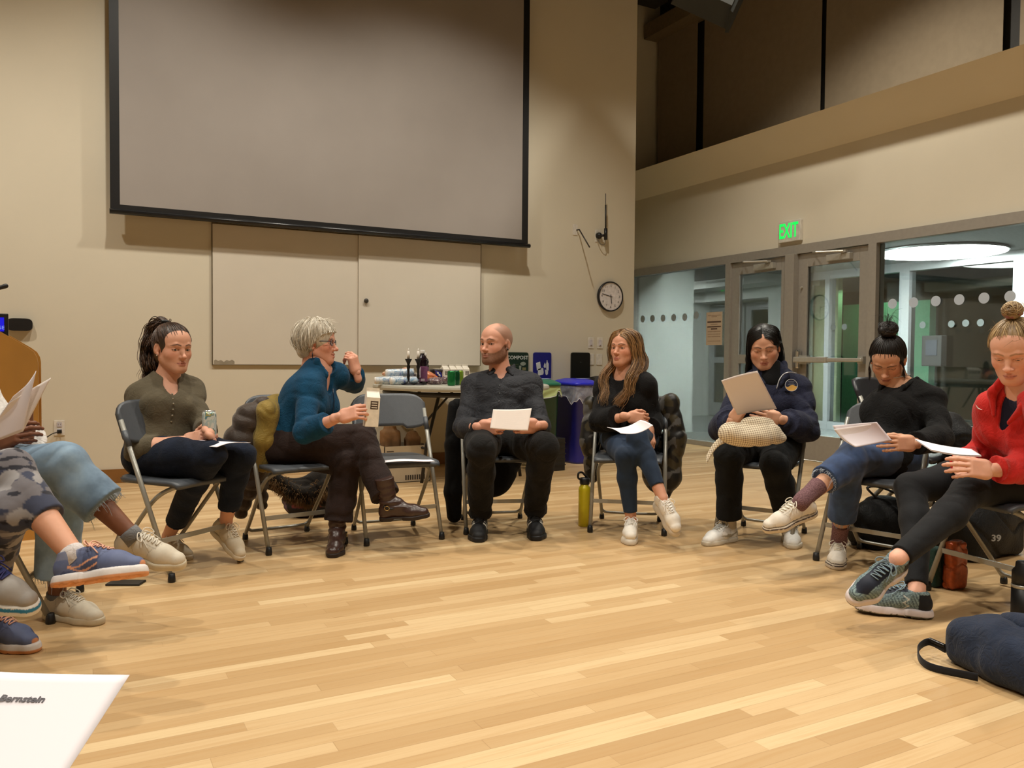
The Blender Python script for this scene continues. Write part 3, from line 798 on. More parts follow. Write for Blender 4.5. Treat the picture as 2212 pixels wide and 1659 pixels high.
POSES = {
  'p3': {"pel":[0.398,4.362,0.53],"hipR":[0.322,4.305,0.53],"hipL":[0.474,4.419,0.53],"neck":[0.425,4.472,0.891],"head":[0.45,4.431,1.06],"shR":[0.262,4.429,0.793],"shL":[0.586,4.488,0.827],"elR":[0.247,4.261,0.566],"elL":[0.601,4.276,0.663],"wrR":[0.471,4.151,0.615],"wrL":[0.567,4.037,0.655],"knR":[0.572,3.985,0.557],"knL":[0.725,4.086,0.539],"anR":[0.422,4.099,0.197],"anL":[0.678,4.27,0.194]},
  'p4': {"pel":[1.055,4.556,0.53],"hipR":[0.993,4.484,0.53],"hipL":[1.117,4.628,0.53],"neck":[1.207,4.475,0.94],"head":[1.199,4.505,1.101],"shR":[1.109,4.374,0.837],"shL":[1.35,4.562,0.907],"elR":[1.055,4.223,0.628],"elL":[1.507,4.774,0.859],"wrR":[1.201,4.059,0.719],"wrL":[1.441,4.548,0.933],"knR":[1.398,4.287,0.585],"knL":[1.307,4.267,0.44],"anR":[1.544,4.375,0.231],"anL":[1.183,4.099,0.097]},
  'p5': {"pel":[2.255,4.326,0.54],"hipR":[2.156,4.346,0.54],"hipL":[2.355,4.306,0.54],"neck":[2.347,4.472,0.914],"head":[2.296,4.458,1.11],"shR":[2.151,4.525,0.839],"shL":[2.484,4.325,0.852],"elR":[2.032,4.386,0.607],"elL":[2.445,4.143,0.626],"wrR":[2.023,4.125,0.633],"wrL":[2.287,3.935,0.647],"knR":[1.965,3.982,0.522],"knL":[2.308,3.888,0.534],"anR":[2.083,4.232,0.092],"anL":[2.388,4.116,0.091]},
  'p6': {"pel":[3.022,4.058,0.53],"hipR":[2.933,4.086,0.53],"hipL":[3.11,4.03,0.53],"neck":[2.971,4.051,0.905],"head":[2.968,4.05,1.077],"shR":[2.903,4.197,0.844],"shL":[3.048,3.913,0.858],"elR":[2.789,4.063,0.649],"elL":[3.16,4.001,0.637],"wrR":[2.844,3.837,0.69],"wrL":[2.986,3.837,0.604],"knR":[2.752,3.734,0.469],"knL":[2.832,3.74,0.586],"anR":[2.722,3.638,0.09],"anL":[2.843,3.515,0.26]},
  'p7': {"pel":[3.588,3.488,0.53],"hipR":[3.525,3.559,0.53],"hipL":[3.65,3.418,0.53],"neck":[3.593,3.484,0.943],"head":[3.544,3.484,1.105],"shR":[3.475,3.585,0.827],"shL":[3.723,3.393,0.853],"elR":[3.293,3.539,0.631],"elL":[3.642,3.247,0.643],"wrR":[3.174,3.337,0.694],"wrL":[3.408,3.225,0.703],"knR":[3.167,3.364,0.497],"knL":[3.323,3.178,0.459],"anR":[3.122,3.307,0.09],"anL":[3.42,3.162,0.09]},
  'p8': {"pel":[3.661,2.767,0.53],"hipR":[3.619,2.852,0.53],"hipL":[3.704,2.683,0.53],"neck":[3.819,2.772,0.885],"head":[3.732,2.804,1.036],"shR":[3.823,2.922,0.82],"shL":[3.841,2.609,0.844],"elR":[3.658,2.814,0.628],"elL":[3.715,2.47,0.657],"wrR":[3.48,2.65,0.616],"wrL":[3.475,2.46,0.639],"knR":[3.279,2.667,0.522],"knL":[3.301,2.67,0.566],"anR":[3.333,2.774,0.091],"anL":[2.955,2.646,0.383]},
  'p9': {"pel":[3.62,2.03,0.54],"hipR":[3.62,2.127,0.54],"hipL":[3.62,1.933,0.54],"neck":[3.385,1.915,0.897],"head":[3.327,1.923,1.07],"shR":[3.408,2.072,0.822],"shL":[3.305,1.767,0.833],"elR":[3.542,2.184,0.607],"elL":[3.431,1.864,0.6],"wrR":[3.299,2.119,0.596],"wrL":[3.189,1.924,0.597],"knR":[3.247,2.315,0.464],"knL":[3.21,2.025,0.495],"anR":[3.083,2.147,0.133],"anL":[2.96,2.166,0.201]},
  'p2': {"pel":[-0.33,3.72,0.53],"hipR":[-0.349,3.627,0.53],"hipL":[-0.311,3.813,0.53],"neck":[-0.396,3.826,0.903],"head":[-0.372,3.749,1.047],"shR":[-0.357,3.658,0.874],"shL":[-0.341,3.981,0.87],"wrL":[-0.15,3.739,0.721],"elL":[-0.196,3.946,0.6],"knR":[-0.024,3.417,0.623],"knL":[-0.025,3.52,0.505],"anR":[0.158,3.143,0.41],"anL":[-0.056,3.313,0.156]},
  'p1': {"pel":[-0.52,3.05,0.53],"hipR":[-0.529,2.955,0.53],"hipL":[-0.511,3.145,0.53],"knR":[-0.165,2.841,0.677],"knL":[-0.182,2.912,0.563],"anR":[-0.003,2.541,0.474],"anL":[-0.185,2.646,0.271]},
}
# ------------------------------------------------------------------ people: bodies, garments, shoes, hair
HIP_W, SH_R = 0.095, 0.165
def frame_t(J):
    up = nrm(J['neck']-J['pel']); lat = nrm(J['shL']-J['shR']); lat = nrm(lat-up*(lat@up))
    fr = np.cross(lat, up)
    return mtx(J['pel'], -lat, fr, up)      # columns: right, front, up
def frame_p(J):
    lat = nrm(J['hipL']-J['hipR']); up = V3(0, 0, 1); fr = np.cross(lat, up); return mtx(J['pel'], -lat, fr, up)
def torso(S, J, e=0.0, g=1.0, sex='f', bust=1.0, belly=1.0, low=True):
    T = frame_t(J); P = frame_p(J); L = np.linalg.norm(J['neck']-J['pel'])
    q = lambda x, y, z: T[:3, 3]+T[:3, 0]*x+T[:3, 1]*y+T[:3, 2]*z
    if low:
        p = J['pel']+P[:3, 1]*-0.02+V3(0, 0, 0.0)
        S.ell(p, V3(0.165*g+e, 0.125*g+e, 0.095+e), R=P, k=0.04)
    S.ell(q(0, -0.01, 0.06), V3(0.150*g+e, 0.108*g+e, 0.10), R=T, k=0.06)
    S.ell(q(0, 0.0, L*0.38), V3((0.130 if sex == 'f' else 0.148)*g+e, 0.100*g*belly+e, 0.13), R=T, k=0.07)
    S.ell(q(0, -0.005, L*0.66), V3((0.142 if sex == 'f' else 0.165)*g+e, 0.108*g+e, 0.145), R=T, k=0.06)
    if sex == 'f':
        for s_ in (-1, 1): S.ell(q(s_*0.068, 0.075, L*0.60), V3(0.058, 0.052*bust, 0.058)*g+e, R=T, k=0.05)
    else:
        for s_ in (-1, 1): S.ell(q(s_*0.075, 0.060, L*0.70), V3(0.080, 0.048, 0.065)*g+e, R=T, k=0.05)
    sr = (0.043 if sex == 'f' else 0.057)*g
    for s_, n_ in ((1, 'shR'), (-1, 'shL')):
        S.cap(q(0, -0.015, L*0.86), J[n_], 0.054*g+e, sr+e, k=0.05)
        S.cap(J['neck']+T[:3, 2]*0.015-T[:3, 1]*0.012, J[n_]+T[:3, 2]*0.012, 0.044*g+e, 0.034*g+e, k=0.05)
    return T
def arm(S, J, s_, e=0.0, g=1.0, sex='f', end=1.0, cut=1, cuff=0.0, k=0.03, start=True):
    a, b, c = J['sh'+s_], J['el'+s_], J['wr'+s_]
    m = 1.0 if sex == 'f' else 1.16
    S.cap(a, b, 0.042*g*m+e, 0.034*g*m+e, k=0.03)
    if end <= 0: return
    mid = b+(c-b)*min(0.35, end*0.5); d = b+(c-b)*end
    r2 = 0.037*g*m+e; r3 = np.interp(end, [0.35, 1.0], [0.036, 0.025])*g*m+e+cuff
    S.cap(b, mid, 0.032*g*m+e, r2, k=k); S.cap(mid, d, r2, r3, k=k, cut=cut)
def leg(S, J, s_, e=0.0, g=1.0, end=1.0, cut=1, flare=0.0, k=0.03, hipr=0.088, calf=1.0):
    a, b, c = J['hip'+s_], J['kn'+s_], J['an'+s_]
    u = nrm(b-a)
    m = a+(b-a)*0.5
    S.cap(a-u*0.02+V3(0, 0, 0.0), m, hipr*g+e, 0.076*g+e, k=0.05)
    S.cap(m, b-u*0.01, 0.076*g+e, 0.056*g+e, k=0.03)
    if end <= 0: return
    v = c-b; perp = -(u-nrm(v)*(u@nrm(v)))   # calf bulges to the back of the knee
    perp = nrm(perp) if np.linalg.norm(perp) > 0.05 else V3(0, 0, 0)
    m2 = b+v*0.32+perp*0.014; d = b+v*end
    r3 = np.interp(end, [0.4, 0.85, 1.0], [0.052*calf, 0.036, 0.034])*g+e+flare
    S.cap(b, m2, 0.053*g+e, 0.053*g*calf+e, k=0.03)
    if end > 0.36: S.cap(m2, d, 0.053*g*calf+e, r3, k=0.025, cut=cut)
def body_mesh(J, skin, g=1.0, sex='f', bust=1.0, arms='RL', legs=True, shrink=0.007, armend=1.0, feet=True, h=0.0065, calf=1.0, neckr=0.05):
    S = SDF(h)
    torso(S, J, -shrink, g, sex, bust)
    T = frame_t(J)
    S.cap(J['neck']-T[:3, 2]*0.06, J['neck']+(J['head']-J['neck'])*0.55, neckr*1.15, neckr*1.0, k=0.04)
    for s_ in arms: arm(S, J, s_, 0.0, g*0.97, sex, cut=0)
    if legs:
        for s_ in 'RL':
            leg(S, J, s_, -0.002, g*0.97, cut=0, calf=calf)
            if feet and 'toe'+s_ in J:
                d = nrm(J['toe'+s_]-J['heel'+s_]); S.cap(J['an'+s_], J['heel'+s_]+d*0.13+J['up'+s_]*0.038, 0.029*g, 0.022, k=0.01)
    V, F = S.mesh(); return V, F, rgb(skin)
def set_foot(J, s_, heel, toe, up=None):
    heel = np.asarray(heel, float); toe = np.asarray(toe, float); d = nrm(toe-heel)
    u = V3(0, 0, 1) if up is None else nrm(up); u = nrm(u-d*(u@d))
    J['heel'+s_] = heel; J['toe'+s_] = toe; J['up'+s_] = u
def ground_foot(J, s_, hp, tp, lift=(0, 0), L=0.27):
    h_ = fl(*hp); t_ = fl(*tp); d = nrm(t_-h_); t_ = h_+d*L
    h_ = h_+V3(0, 0, lift[0]); t_ = t_+V3(0, 0, lift[1])
    set_foot(J, s_, h_, t_); J['an'+s_] = h_+nrm(t_-h_)*0.055+J['up'+s_]*0.092
def air_foot(J, s_, toe, L=0.27, upv=None):
    a = J['an'+s_]; d = nrm(np.asarray(toe)-a)
    u = nrm(J['kn'+s_]-a) if upv is None else nrm(upv); u = nrm(u-d*(u@d))
    h_ = a-u*0.092-d*0.055; set_foot(J, s_, h_, h_+d*L, u)
# --- shoes
def shoe(person, J, s_, upper, sole, lace, kind='sneaker', s=1.0, accent=None, fn=None, name='shoe', solecols=None, label=None):
    M = mtx(J['heel'+s_], nrm(np.cross(nrm(J['toe'+s_]-J['heel'+s_]), J['up'+s_])), nrm(J['toe'+s_]-J['heel'+s_]), J['up'+s_])
    W = 1.0; st = {'sneaker': 0.026, 'runner': 0.034, 'platform': 0.052, 'boot': 0.022, 'flat': 0.022}[kind]
    out = -1 if s_ == 'L' else 1
    h = 0.0036
    b = st-0.012 if kind != 'boot' else 0.014
    S = SDF(h)
    hz = b
    S.cap((0, 0.036, hz+0.030), (0, 0.045, hz+0.055), 0.034, 0.031, k=0.0)
    S.cap((0, 0.040, hz+0.026), (out*-0.002, 0.120, hz+0.034), 0.034, 0.034, k=0.02)
    S.cap((0, 0.120, hz+0.034), (out*0.002, 0.185, hz+0.020), 0.035, 0.039, k=0.025)
    S.cap((out*0.002, 0.185, hz+0.018), (out*-0.004, 0.232, hz+0.012), 0.041, 0.033 if kind != 'runner' else 0.030, k=0.02, flat=((0, 0, 1), 0.86))
    S.cap((0, 0.090, hz+0.060), (0, 0.150, hz+0.036), 0.026, 0.024, k=0.02)       # tongue ridge
    if kind == 'boot':
        top = 0.225
        S.cap((0, 0.060, 0.07), (0, 0.052, top), 0.043, 0.050, k=0.03, cut=1)
        S.ell((0, 0.10, 0.075), (0.035, 0.04, 0.03), k=0.03)
    else:
        S.cap((0, 0.048, hz+0.050), (0, 0.045, hz+0.072), 0.034, 0.032, k=0.015, cut=1)
        S.ell((0, 0.060, hz+0.098), (0.0255, 0.046, 0.036), k=0.006, op='s')
    S.half((0, 0, st*0.6 if kind != 'boot' else 0.012), (0, 0, -1))
    V, F = S.mesh()
    if kind == 'boot':
        N = normals(V, F); z = V[:, 2]; w_ = np.exp(-((z-0.105)/0.035)**2)+0.5*np.exp(-((z-0.17)/0.03)**2)
        V = V+N*(0.0035*w_*np.sin(z*190+snoise(V, 40, 3)*2))[:, None]
    cu = rgb(upper); C = np.tile(cu, (len(V), 1)); U = V.copy()
    seam = ((np.abs(np.abs(V[:, 0])-0.025) < 0.0014) & (V[:, 1] > 0.085) & (V[:, 1] < 0.172) & (V[:, 2] > 0.05)) | ((np.abs(V[:, 1]-0.178-3.0*V[:, 0]**2*-6) < 0.0014) & (V[:, 2] > 0.04)) | ((np.abs(V[:, 1]-0.088+0.35*(V[:, 2]-0.05)) < 0.0014) & (V[:, 2] > 0.03))
    if kind != 'boot': C[seam] *= 0.72
    if fn is not None: C = fn(V, C)
    V2 = xf(M, V, s)
    o = mesh(name, V2, F, M_SHOEV if kind != 'boot' else vcol('boot_leather', rough=0.33, spec=0.5, bump=0.25, bscale=350), person, cols=C)
    # sole
    S = SDF(h)
    S.cap((0, 0.034, 0.01), (0, 0.060, 0.01), 0.036, 0.034, k=0)
    S.cap((0, 0.060, 0.01), (out*0.004, 0.185, 0.01), 0.034, 0.043, k=0.03)
    S.cap((out*0.004, 0.185, 0.01), (out*-0.003, 0.236, 0.012), 0.043, 0.034, k=0.03)
    S.half((0, 0, 0), (0, 0, -1)); tp = st if kind != 'runner' else st
    S.half((0, 0, tp), (0, 0, 1))
    if kind == 'runner' or kind == 'sneaker': S.half((0, 0.272, 0.0), (0, 0.75, -1))
    if kind == 'boot': S.box((0, 0.105, 0.0), (0.06, 0.028, 0.012), rr=0.002, k=0.003, op='s')
    V, F = S.mesh()
    if kind in ('runner', 'platform', 'sneaker'):
        N = normals(V, F); side = (np.abs(N[:, 2]) < 0.5)
        bl = {'runner': 0.004*(V[:, 1] < 0.1)+0.0015, 'platform': 0.001, 'sneaker': 0.0005}[kind]
        V = V+N*(side*bl)[:, None]
    if kind == 'runner':   # lugged tread
        N = normals(V, F); dn = N[:, 2] < -0.6
        V[:, 2] += dn*(0.004*(np.sin(V[:, 1]*210+np.sign(V[:, 0])*1.2)*np.sin(V[:, 0]*150+V[:, 1]*60) > 0.1))
    cs = rgb(sole); Cs = np.tile(cs, (len(V), 1))
    if solecols: 
        for z0, z1, c in solecols: 
            m_ = (V[:, 2] >= z0) & (V[:, 2] < z1); Cs[m_] = rgb(c)
    mesh('sole', xf(M, V, s), F, vcol('shoe_sole', rough=0.55, spec=0.35), o, cols=Cs)
    # laces
    if lace is not None and kind != 'boot':
        def zt(y, x=0.0):
            m_ = (np.abs(U[:, 1]-y) < 0.005) & (np.abs(U[:, 0]-x) < 0.006); return (U[m_, 2].max() if m_.any() else hz+0.06)+0.0022
        mb = MB()
        ys = np.linspace(0.104, 0.166, 5)
        for i, y in enumerate(ys):
            w_ = 0.019-0.001*i; z = zt(y)
            mb.tube(curve_pts([(-w_, y, zt(y, -w_)-0.002), (-w_*0.5, y+0.003, zt(y+0.003, -w_*0.5)), (w_*0.5, y+0.004, zt(y+0.004, w_*0.5)), (w_, y+0.003, zt(y+0.003, w_)-0.002)], 9), 0.0022, 6)
            if i < 4: mb.tube(curve_pts([(-w_, y+0.003, zt(y+0.003, -w_)), (0, y+0.009, zt(y+0.009)+0.002), (w_, ys[i+1], zt(ys[i+1], w_))], 9), 0.0022, 6)
        z = zt(0.098)+0.002
        for e in (-1, 1):
            mb.tube(curve_pts([(0, 0.098, z), (e*0.020, 0.100, z+0.012), (e*0.040, 0.112, z+0.001), (e*0.036, 0.124, z-0.008), (e*0.016, 0.110, z-0.001), (0, 0.099, z)], 18), 0.0021, 6)
            mb.tube(curve_pts([(0, 0.098, z), (e*0.016, 0.106, z+0.004), (e*0.030, 0.132, z-0.014), (e*0.037, 0.150, z-0.030)], 12), 0.0019, 6)
        Vl = np.concatenate(mb.V); mb.V = [xf(M, Vl, s)]
        mb.build('laces', mat('lace_%s' % str(lace), lace, 0.85), o, smooth=True)
    if kind == 'boot':
        mb = MB()
        mb.tube(curve_pts([(out*0.047, 0.045, 0.085), (out*0.044, 0.085, 0.070), (out*0.030, 0.118, 0.078), (0, 0.132, 0.087), (-out*0.030, 0.118, 0.078), (-out*0.044, 0.085, 0.070)], 24), 0.006, 8)
        mb.V = [xf(M, np.concatenate(mb.V), s)]; mb.build('ankle_strap', vcol('boot_leather'), o, smooth=True)
        me = o.children[-1].data; a = me.color_attributes.new('Col', 'FLOAT_COLOR', 'POINT'); a.data.foreach_set('color', np.tile(np.append(cu*0.9, 1), len(me.vertices)).astype(np.float32))
        mb = MB(); ring = [(out*0.047+out*0.004, 0.062+0.013*math.cos(t_), 0.076+0.011*math.sin(t_)) for t_ in np.linspace(0, 2*math.pi, 17)]
        mb.tube(ring, 0.0018, 6); mb.V = [xf(M, np.concatenate(mb.V), s)]; mb.build('buckle', mat('brass', (190, 160, 100), 0.3, 0.9), o, smooth=True)
    if label: o['label'] = label
    return o
def garment(person, name, S, m, amp=0.003, scale=42, seed=1, joints=(), jamp=0.006, jscale=75, jr=0.09, cols=None, h=None, label=None, colfn=None):
    V, F = S.mesh()
    V = folds(V, F, amp, scale, seed, joints, jamp, jscale, jr)
    if colfn is not None: cols = colfn(V)
    o = mesh(name, V, F, m, person, cols=cols)
    if label: o['label'] = label
    return o
def jts(J, names):
    """creasing spots: (position, direction along the limb)"""
    out = []
    for n in names:
        k, s_ = n[:-1], n[-1]
        if k == 'el': out.append((J['el'+s_], J['wr'+s_]-J['sh'+s_]))
        if k == 'kn': out.append((J['kn'+s_], J['an'+s_]-J['hip'+s_]))
        if k == 'hip': out.append((J['hip'+s_]*0.7+J['kn'+s_]*0.3, J['kn'+s_]-J['hip'+s_]))
        if k == 'ax': out.append((J['sh'+s_]*0.7+J['el'+s_]*0.3, J['el'+s_]-J['sh'+s_]))
        if k == 'an': out.append((J['an'+s_]*0.8+J['kn'+s_]*0.2, J['an'+s_]-J['kn'+s_]))
        if k == 'wr': out.append((J['wr'+s_]*0.85+J['el'+s_]*0.15, J['wr'+s_]-J['el'+s_]))
    return out
def make_person(label, J, skin, hd=None, hands=(), base=None, **bk):
    parts = [body_mesh(J, skin, **bk)]
    eyes = []
    if hd is not None:
        hp, ey, M, s = build_head(**hd)
        parts = parts+[(xf(M, V, s), F, C) for V, F, C in hp]; eyes = [(xf(M, V, s), F, C) for V, F, C in ey]
    parts += [build_hand(skin=skin, **k) for k in hands]
    V, F, C = join(parts)
    if base is None: base = V3(J['pel'][0], J['pel'][1], 0.0)
    mi = np.zeros(len(F), int)
    if eyes:
        V2, F2, C2 = join(eyes); mi = np.concatenate([mi, np.ones(len(F2), int)]); F = np.concatenate([F, F2+len(V)]); V = np.concatenate([V, V2]); C = np.concatenate([C, C2])
    o = mesh('person', V, F, [M_SKIN, M_EYE], None, base=base, cols=C, mi=mi)
    tag(o, label, 'person'); return o
# --- hair helpers, all in head-frame coordinates (x right, y face, z up)
def skull(p, off=0.006, wide=1.0):
    """push points out to the scalp surface + off"""
    c = V3(0, -0.012, 0.028); r = V3(0.0765*wide, 0.095, 0.087)+off
    q = np.asarray(p, float)-c; k = np.linalg.norm(q/r, axis=-1, keepdims=True)
    return c+q/np.maximum(k, 1e-6)
def hair_cap(M, s, off=0.008, front=0.062, temple=0.050, low=-0.075, wide=1.0, ear=True, h=0.003, oy=0.062):
    S = SDF(h)
    S.ell((0, -0.014, 0.029), (0.0765*wide+off, 0.096+off, 0.088+off), k=0)
    S.ell((0, -0.050, -0.040), (0.060*wide+off*0.5, 0.050+off*0.5, 0.055), k=0.02)
    # face opening
    S.ell((0, 0.118, -0.030), (0.062*wide, oy, front+0.030), k=0.006, op='s')
    S.ell((0, 0.060, -0.075), (0.11, 0.075, 0.070), k=0.006, op='s')
    if ear:
        for e in (-1, 1): S.ell((e*0.090*wide, -0.002, -0.012), (0.03, 0.024, 0.036), k=0.004, op='s')
    S.half((0, 0, low), (0, 0, -1))
    V, F = S.mesh(); return V, F
def scalp_points(n, seed, front=0.062, low=-0.06, wide=1.0, ymin=-1):
    rs = np.random.RandomState(seed); out = []
    while len(out) < n:
        d = nrm(rs.normal(size=3)); p = skull(V3(0, -0.012, 0.028)+d*0.1, 0.002, wide)
        hl = np.interp(p[1], [-0.12, -0.04, 0.015, 0.050, 0.072, 0.09], [low, low+0.02, 0.020, 0.052, front+0.016, front+0.03])
        if p[2] > hl and p[1] > ymin: out.append(p)
    return np.array(out)
def flow_to(P, tie, K=9, off=(0.004, 0.012), wide=1.0, lift=0.0):
    """strands hugging the skull from each root to a tie point"""
    t = np.linspace(0, 1, K)[None, :, None]; P = np.asarray(P)[:, None, :]; T = np.broadcast_to(np.asarray(tie, float), P.shape)
    Q = P*(1-t)+T*t
    rs = np.random.RandomState(3); o = off[0]+(off[1]-off[0])*rs.rand(len(Q))[:, None, None]*np.ones_like(t)
    G = skull(Q, 0, wide); c = V3(0, -0.012, 0.028); dirs = G-c; dirs /= np.linalg.norm(dirs, axis=-1, keepdims=True)
    G = G+dirs*o
    w_ = np.clip((t-0.8)/0.2, 0, 1); return G*(1-w_)+Q*w_
def curtain(e, n, seed, tuck=False, wide=1.0):
    gs = []
    for f in np.linspace(0, 1, 4):
        a = skull((e*0.003, 0.088-0.055*f, 0.085+0.02*f), 0.006, wide); b = skull((e*(0.041+0.012*f), 0.076-0.046*f, 0.060+0.012*f), 0.008, wide); c = skull((e*(0.060+0.012*f), 0.056-0.035*f, 0.024+0.004*f), 0.009, wide)
        if tuck: gs.append([a, skull((e*(0.020+0.004*f), 0.087-0.052*f, 0.077+0.018*f), 0.008, wide), b, c, skull((e*0.078, 0.010-0.02*f, 0.020), 0.010, wide), skull((e*0.080, -0.035, -0.01), 0.012, wide), V3(e*0.085, -0.045, -0.07)])
        else: gs.append([a, skull((e*(0.020+0.004*f), 0.087-0.052*f, 0.077+0.018*f), 0.008, wide), b, c, V3(e*0.079*wide, 0.034-0.02*f, -0.035), V3(e*0.086*wide, 0.020-0.02*f, -0.09), V3(e*0.094*wide, 0.015-0.03*f, -0.15)])
    return bundle(gs, n, 0.0025, 20, seed, taper=1.3)
def hair_obj(person, M, s, parts, c0, c1, name='hair', label=None, seed=0):
    """parts: list of (V, F, nstrandverts or None); colour varies from strand to strand"""
    Vs, Fs, Cs = [], [], []; o = 0; rs = np.random.RandomState(seed)
    a, b = rgb(c0), rgb(c1)
    for V, F, k in parts:
        if k is None: w_ = 0.25+0.15*snoise(V, 120, 2)
        else: w_ = np.repeat(rs.rand(len(V)//k+1), k)[:len(V)]
        w_ = np.clip(w_, 0, 1)[:, None]; C = a*(1-w_)+b*w_
        Vs.append(V); Fs.append(F+o); Cs.append(C); o += len(V)
    V = np.concatenate(Vs)
    if M is not None: V = xf(M, V, s)
    ob = mesh(name, V, np.concatenate(Fs), M_HAIRV, person, cols=np.concatenate(Cs))
    if label: ob['label'] = label
    return ob
def bundle(guides, n, spread, K=24, seed=0, wave=0.0, wf=40.0, twist=0.0, taper=0.6):
    """n strands following interpolated guide curves; guides: list of point lists (ordered across the lock)"""
    G = np.array([curve_pts(g, K) for g in guides]); rs = np.random.RandomState(seed); m = len(G)
    u = rs.rand(n)*(m-1); i = np.minimum(u.astype(int), m-2) if m > 1 else np.zeros(n, int); f = (u-i)[:, None, None]
    P = G[i]*(1-f)+G[np.minimum(i+1, m-1)]*f
    off = rs.normal(size=(n, 1, 3))*spread; t = np.linspace(0, 1, K)[None, :, None]
    sp = np.interp(t, [0, 0.3, 0.8, 1], [0.35, 1.0, 1.0, taper])
    P = P+off*sp
    if wave:
        ph = rs.rand(n, 1, 1)*0.9; ax = nrm(V3(1, 0.3, 0.1)); ay = nrm(V3(-0.2, 1, 0.1)); gr = np.clip(t*2-0.3, 0, 1)
        P = P+wave*gr*(np.sin(t*wf+ph)*ax+np.cos(t*wf*0.9+ph*1.3)*ay)
    P = P+np.cumsum(rs.normal(size=P.shape), axis=1)*0.0006
    e = rs.rand(n, 1, 1)*0.08; P = P[:, :1]+(P-P[:, :1])*(1-e)
    return P
# ------------------------------------------------------------------ the people
INSET = dict(p3=.045, p4=.03, p5=.022, p6=.03, p7=.0, p8=.02, p9=.02)
def JJ(k):
    J = {a: np.array(b, float) for a, b in POSES[k].items()}
    i = INSET.get(k, 0)
    for s_ in 'RL':
        if i and 'sh'+s_ in J:
            d = nrm(J['neck']-J['sh'+s_]); J['sh'+s_] = J['sh'+s_]+d*i
            J['el'+s_] = J['el'+s_]+d*i*0.5*V3(1, 1, 0)
    return J
def hand(J, s_, d, b, **k): return dict(wrist=J['wr'+s_], direc=d, back=b, side=1 if s_ == 'R' else -1, **k)
def two_tone(fn): return fn

def ball_coils(c, r, n, rs):
    out = []; t_ = np.linspace(0, 2.6, 14)
    for k in range(n):
        ax = nrm(rs.normal(size=3)*V3(0.7, 0.7, 1.0)); u_ = nrm(np.cross(ax, rs.normal(size=3))); v_ = np.cross(ax, u_); h_ = rs.normal()*0.32
        P = (np.cos(t_)[:, None]*u_+np.sin(t_)[:, None]*v_)*math.sqrt(max(0.2, 1-h_*h_))+ax*h_; out.append(c+P*np.array(r)*(0.97+0.1*rs.rand()))
    return out
# ---- woman in olive top
J = JJ('p3')
ground_foot(J, 'R', (352, 1193), (432, 1218))
air_foot(J, 'L', J['an'+'L']+cv(0.72, -0.50, 0.5), upv=(0.2, -0.2, 1))
hm = head_frame(J['head']+V3(0, 0, 0.0), cv(0.80, -0.10, 0.62))
P3 = make_person('woman with a dark curly ponytail in an olive henley top, holding a drink can', J, (208, 154, 128), base=(J['pel'][0], J['pel'][1], 0),
    hd=dict(M=hm, skin=(212, 158, 132), s=1.03, lid=0.85, brow=(44, 30, 22), iris=(50, 34, 24), lip=(158, 88, 84), blush=0.45, gaze=0.2),
    hands=[hand(J, 'R', cv(0.92, 0.28, 0.05), cv(-0.15, 0.55, 0.9), curls=[(30, 42, 30)]*4, thumb=(30, 10, 10), tdown=30, s=0.93),
           hand(J, 'L', cv(-0.35, 0.15, -0.75), cv(0.8, 0.5, 0.2), curls=[(45, 50, 35)]*4, thumb=(30, 10, 10), s=0.9)])
S = SDF(0.006); T = torso(S, J, 0.012, 1.06, 'f', 1.25)
S.half(J['pel']-T[:3, 2]*0.02, -T[:3, 2])
S.cap(J['neck']+T[:3, 2]*0.035+T[:3, 1]*0.02, J['neck']+T[:3, 2]*0.12, 0.060, 0.075, k=0.006, op='s')
S.ell(J['neck']+T[:3, 1]*0.085-T[:3, 2]*0.045, V3(0.036, 0.06, 0.085), R=T, k=0.004, op='s')
for s_ in 'RL': arm(S, J, s_, 0.013, 1.05, 'f', end=0.42, cut=1, cuff=0.006)
M_OLIVE = fabric('olive_knit', (88, 80, 64), folds=0.35, sheen=0.05)
top = garment(P3, 'henley_top', S, M_OLIVE, 0.003, 38, 3, jts(J, ['elR', 'elL', 'axR', 'axL'])+[(J['pel']+T[:3, 2]*0.1, T[:3, 2])], 0.007)
mb = MB(); L_ = np.linalg.norm(J['neck']-J['pel'])
for k in range(6):
    z = L_*0.74-0.028*k; y = np.interp(z/L_, [0.35, 0.5, 0.6, 0.75], [0.128, 0.152, 0.158, 0.125])
    c = J['pel']+T[:3, 2]*z+T[:3, 1]*y; mb = MB(); mb.lathe([(0.0045, -0.002), (0.005, 0), (0.0045, 0.002)], n=10, M=mtx(c, T[:3, 0], T[:3, 2], T[:3, 1]))
    mb.build('button', mat('olive_button', (120, 108, 84), 0.35), top, smooth=True)
S = SDF(0.006); torso(S, J, 0.008, 1.0); S.P = S.P[:2]
for s_ in 'RL': leg(S, J, s_, 0.008, 1.05, end=0.80, flare=0.006)
M_NAVYJ = fabric('dark_navy_denim', (18, 26, 42), folds=0.3, sheen=0.04, var=0.3)
garment(P3, 'jeans', S, M_NAVYJ, 0.0025, 45, 5, jts(J, ['knR', 'knL', 'hipR', 'hipL', 'anR', 'anL']), 0.006)
for s_ in 'RL': shoe(P3, J, s_, (206, 192, 168), (214, 202, 180), (214, 202, 184), 'sneaker', s=0.98)
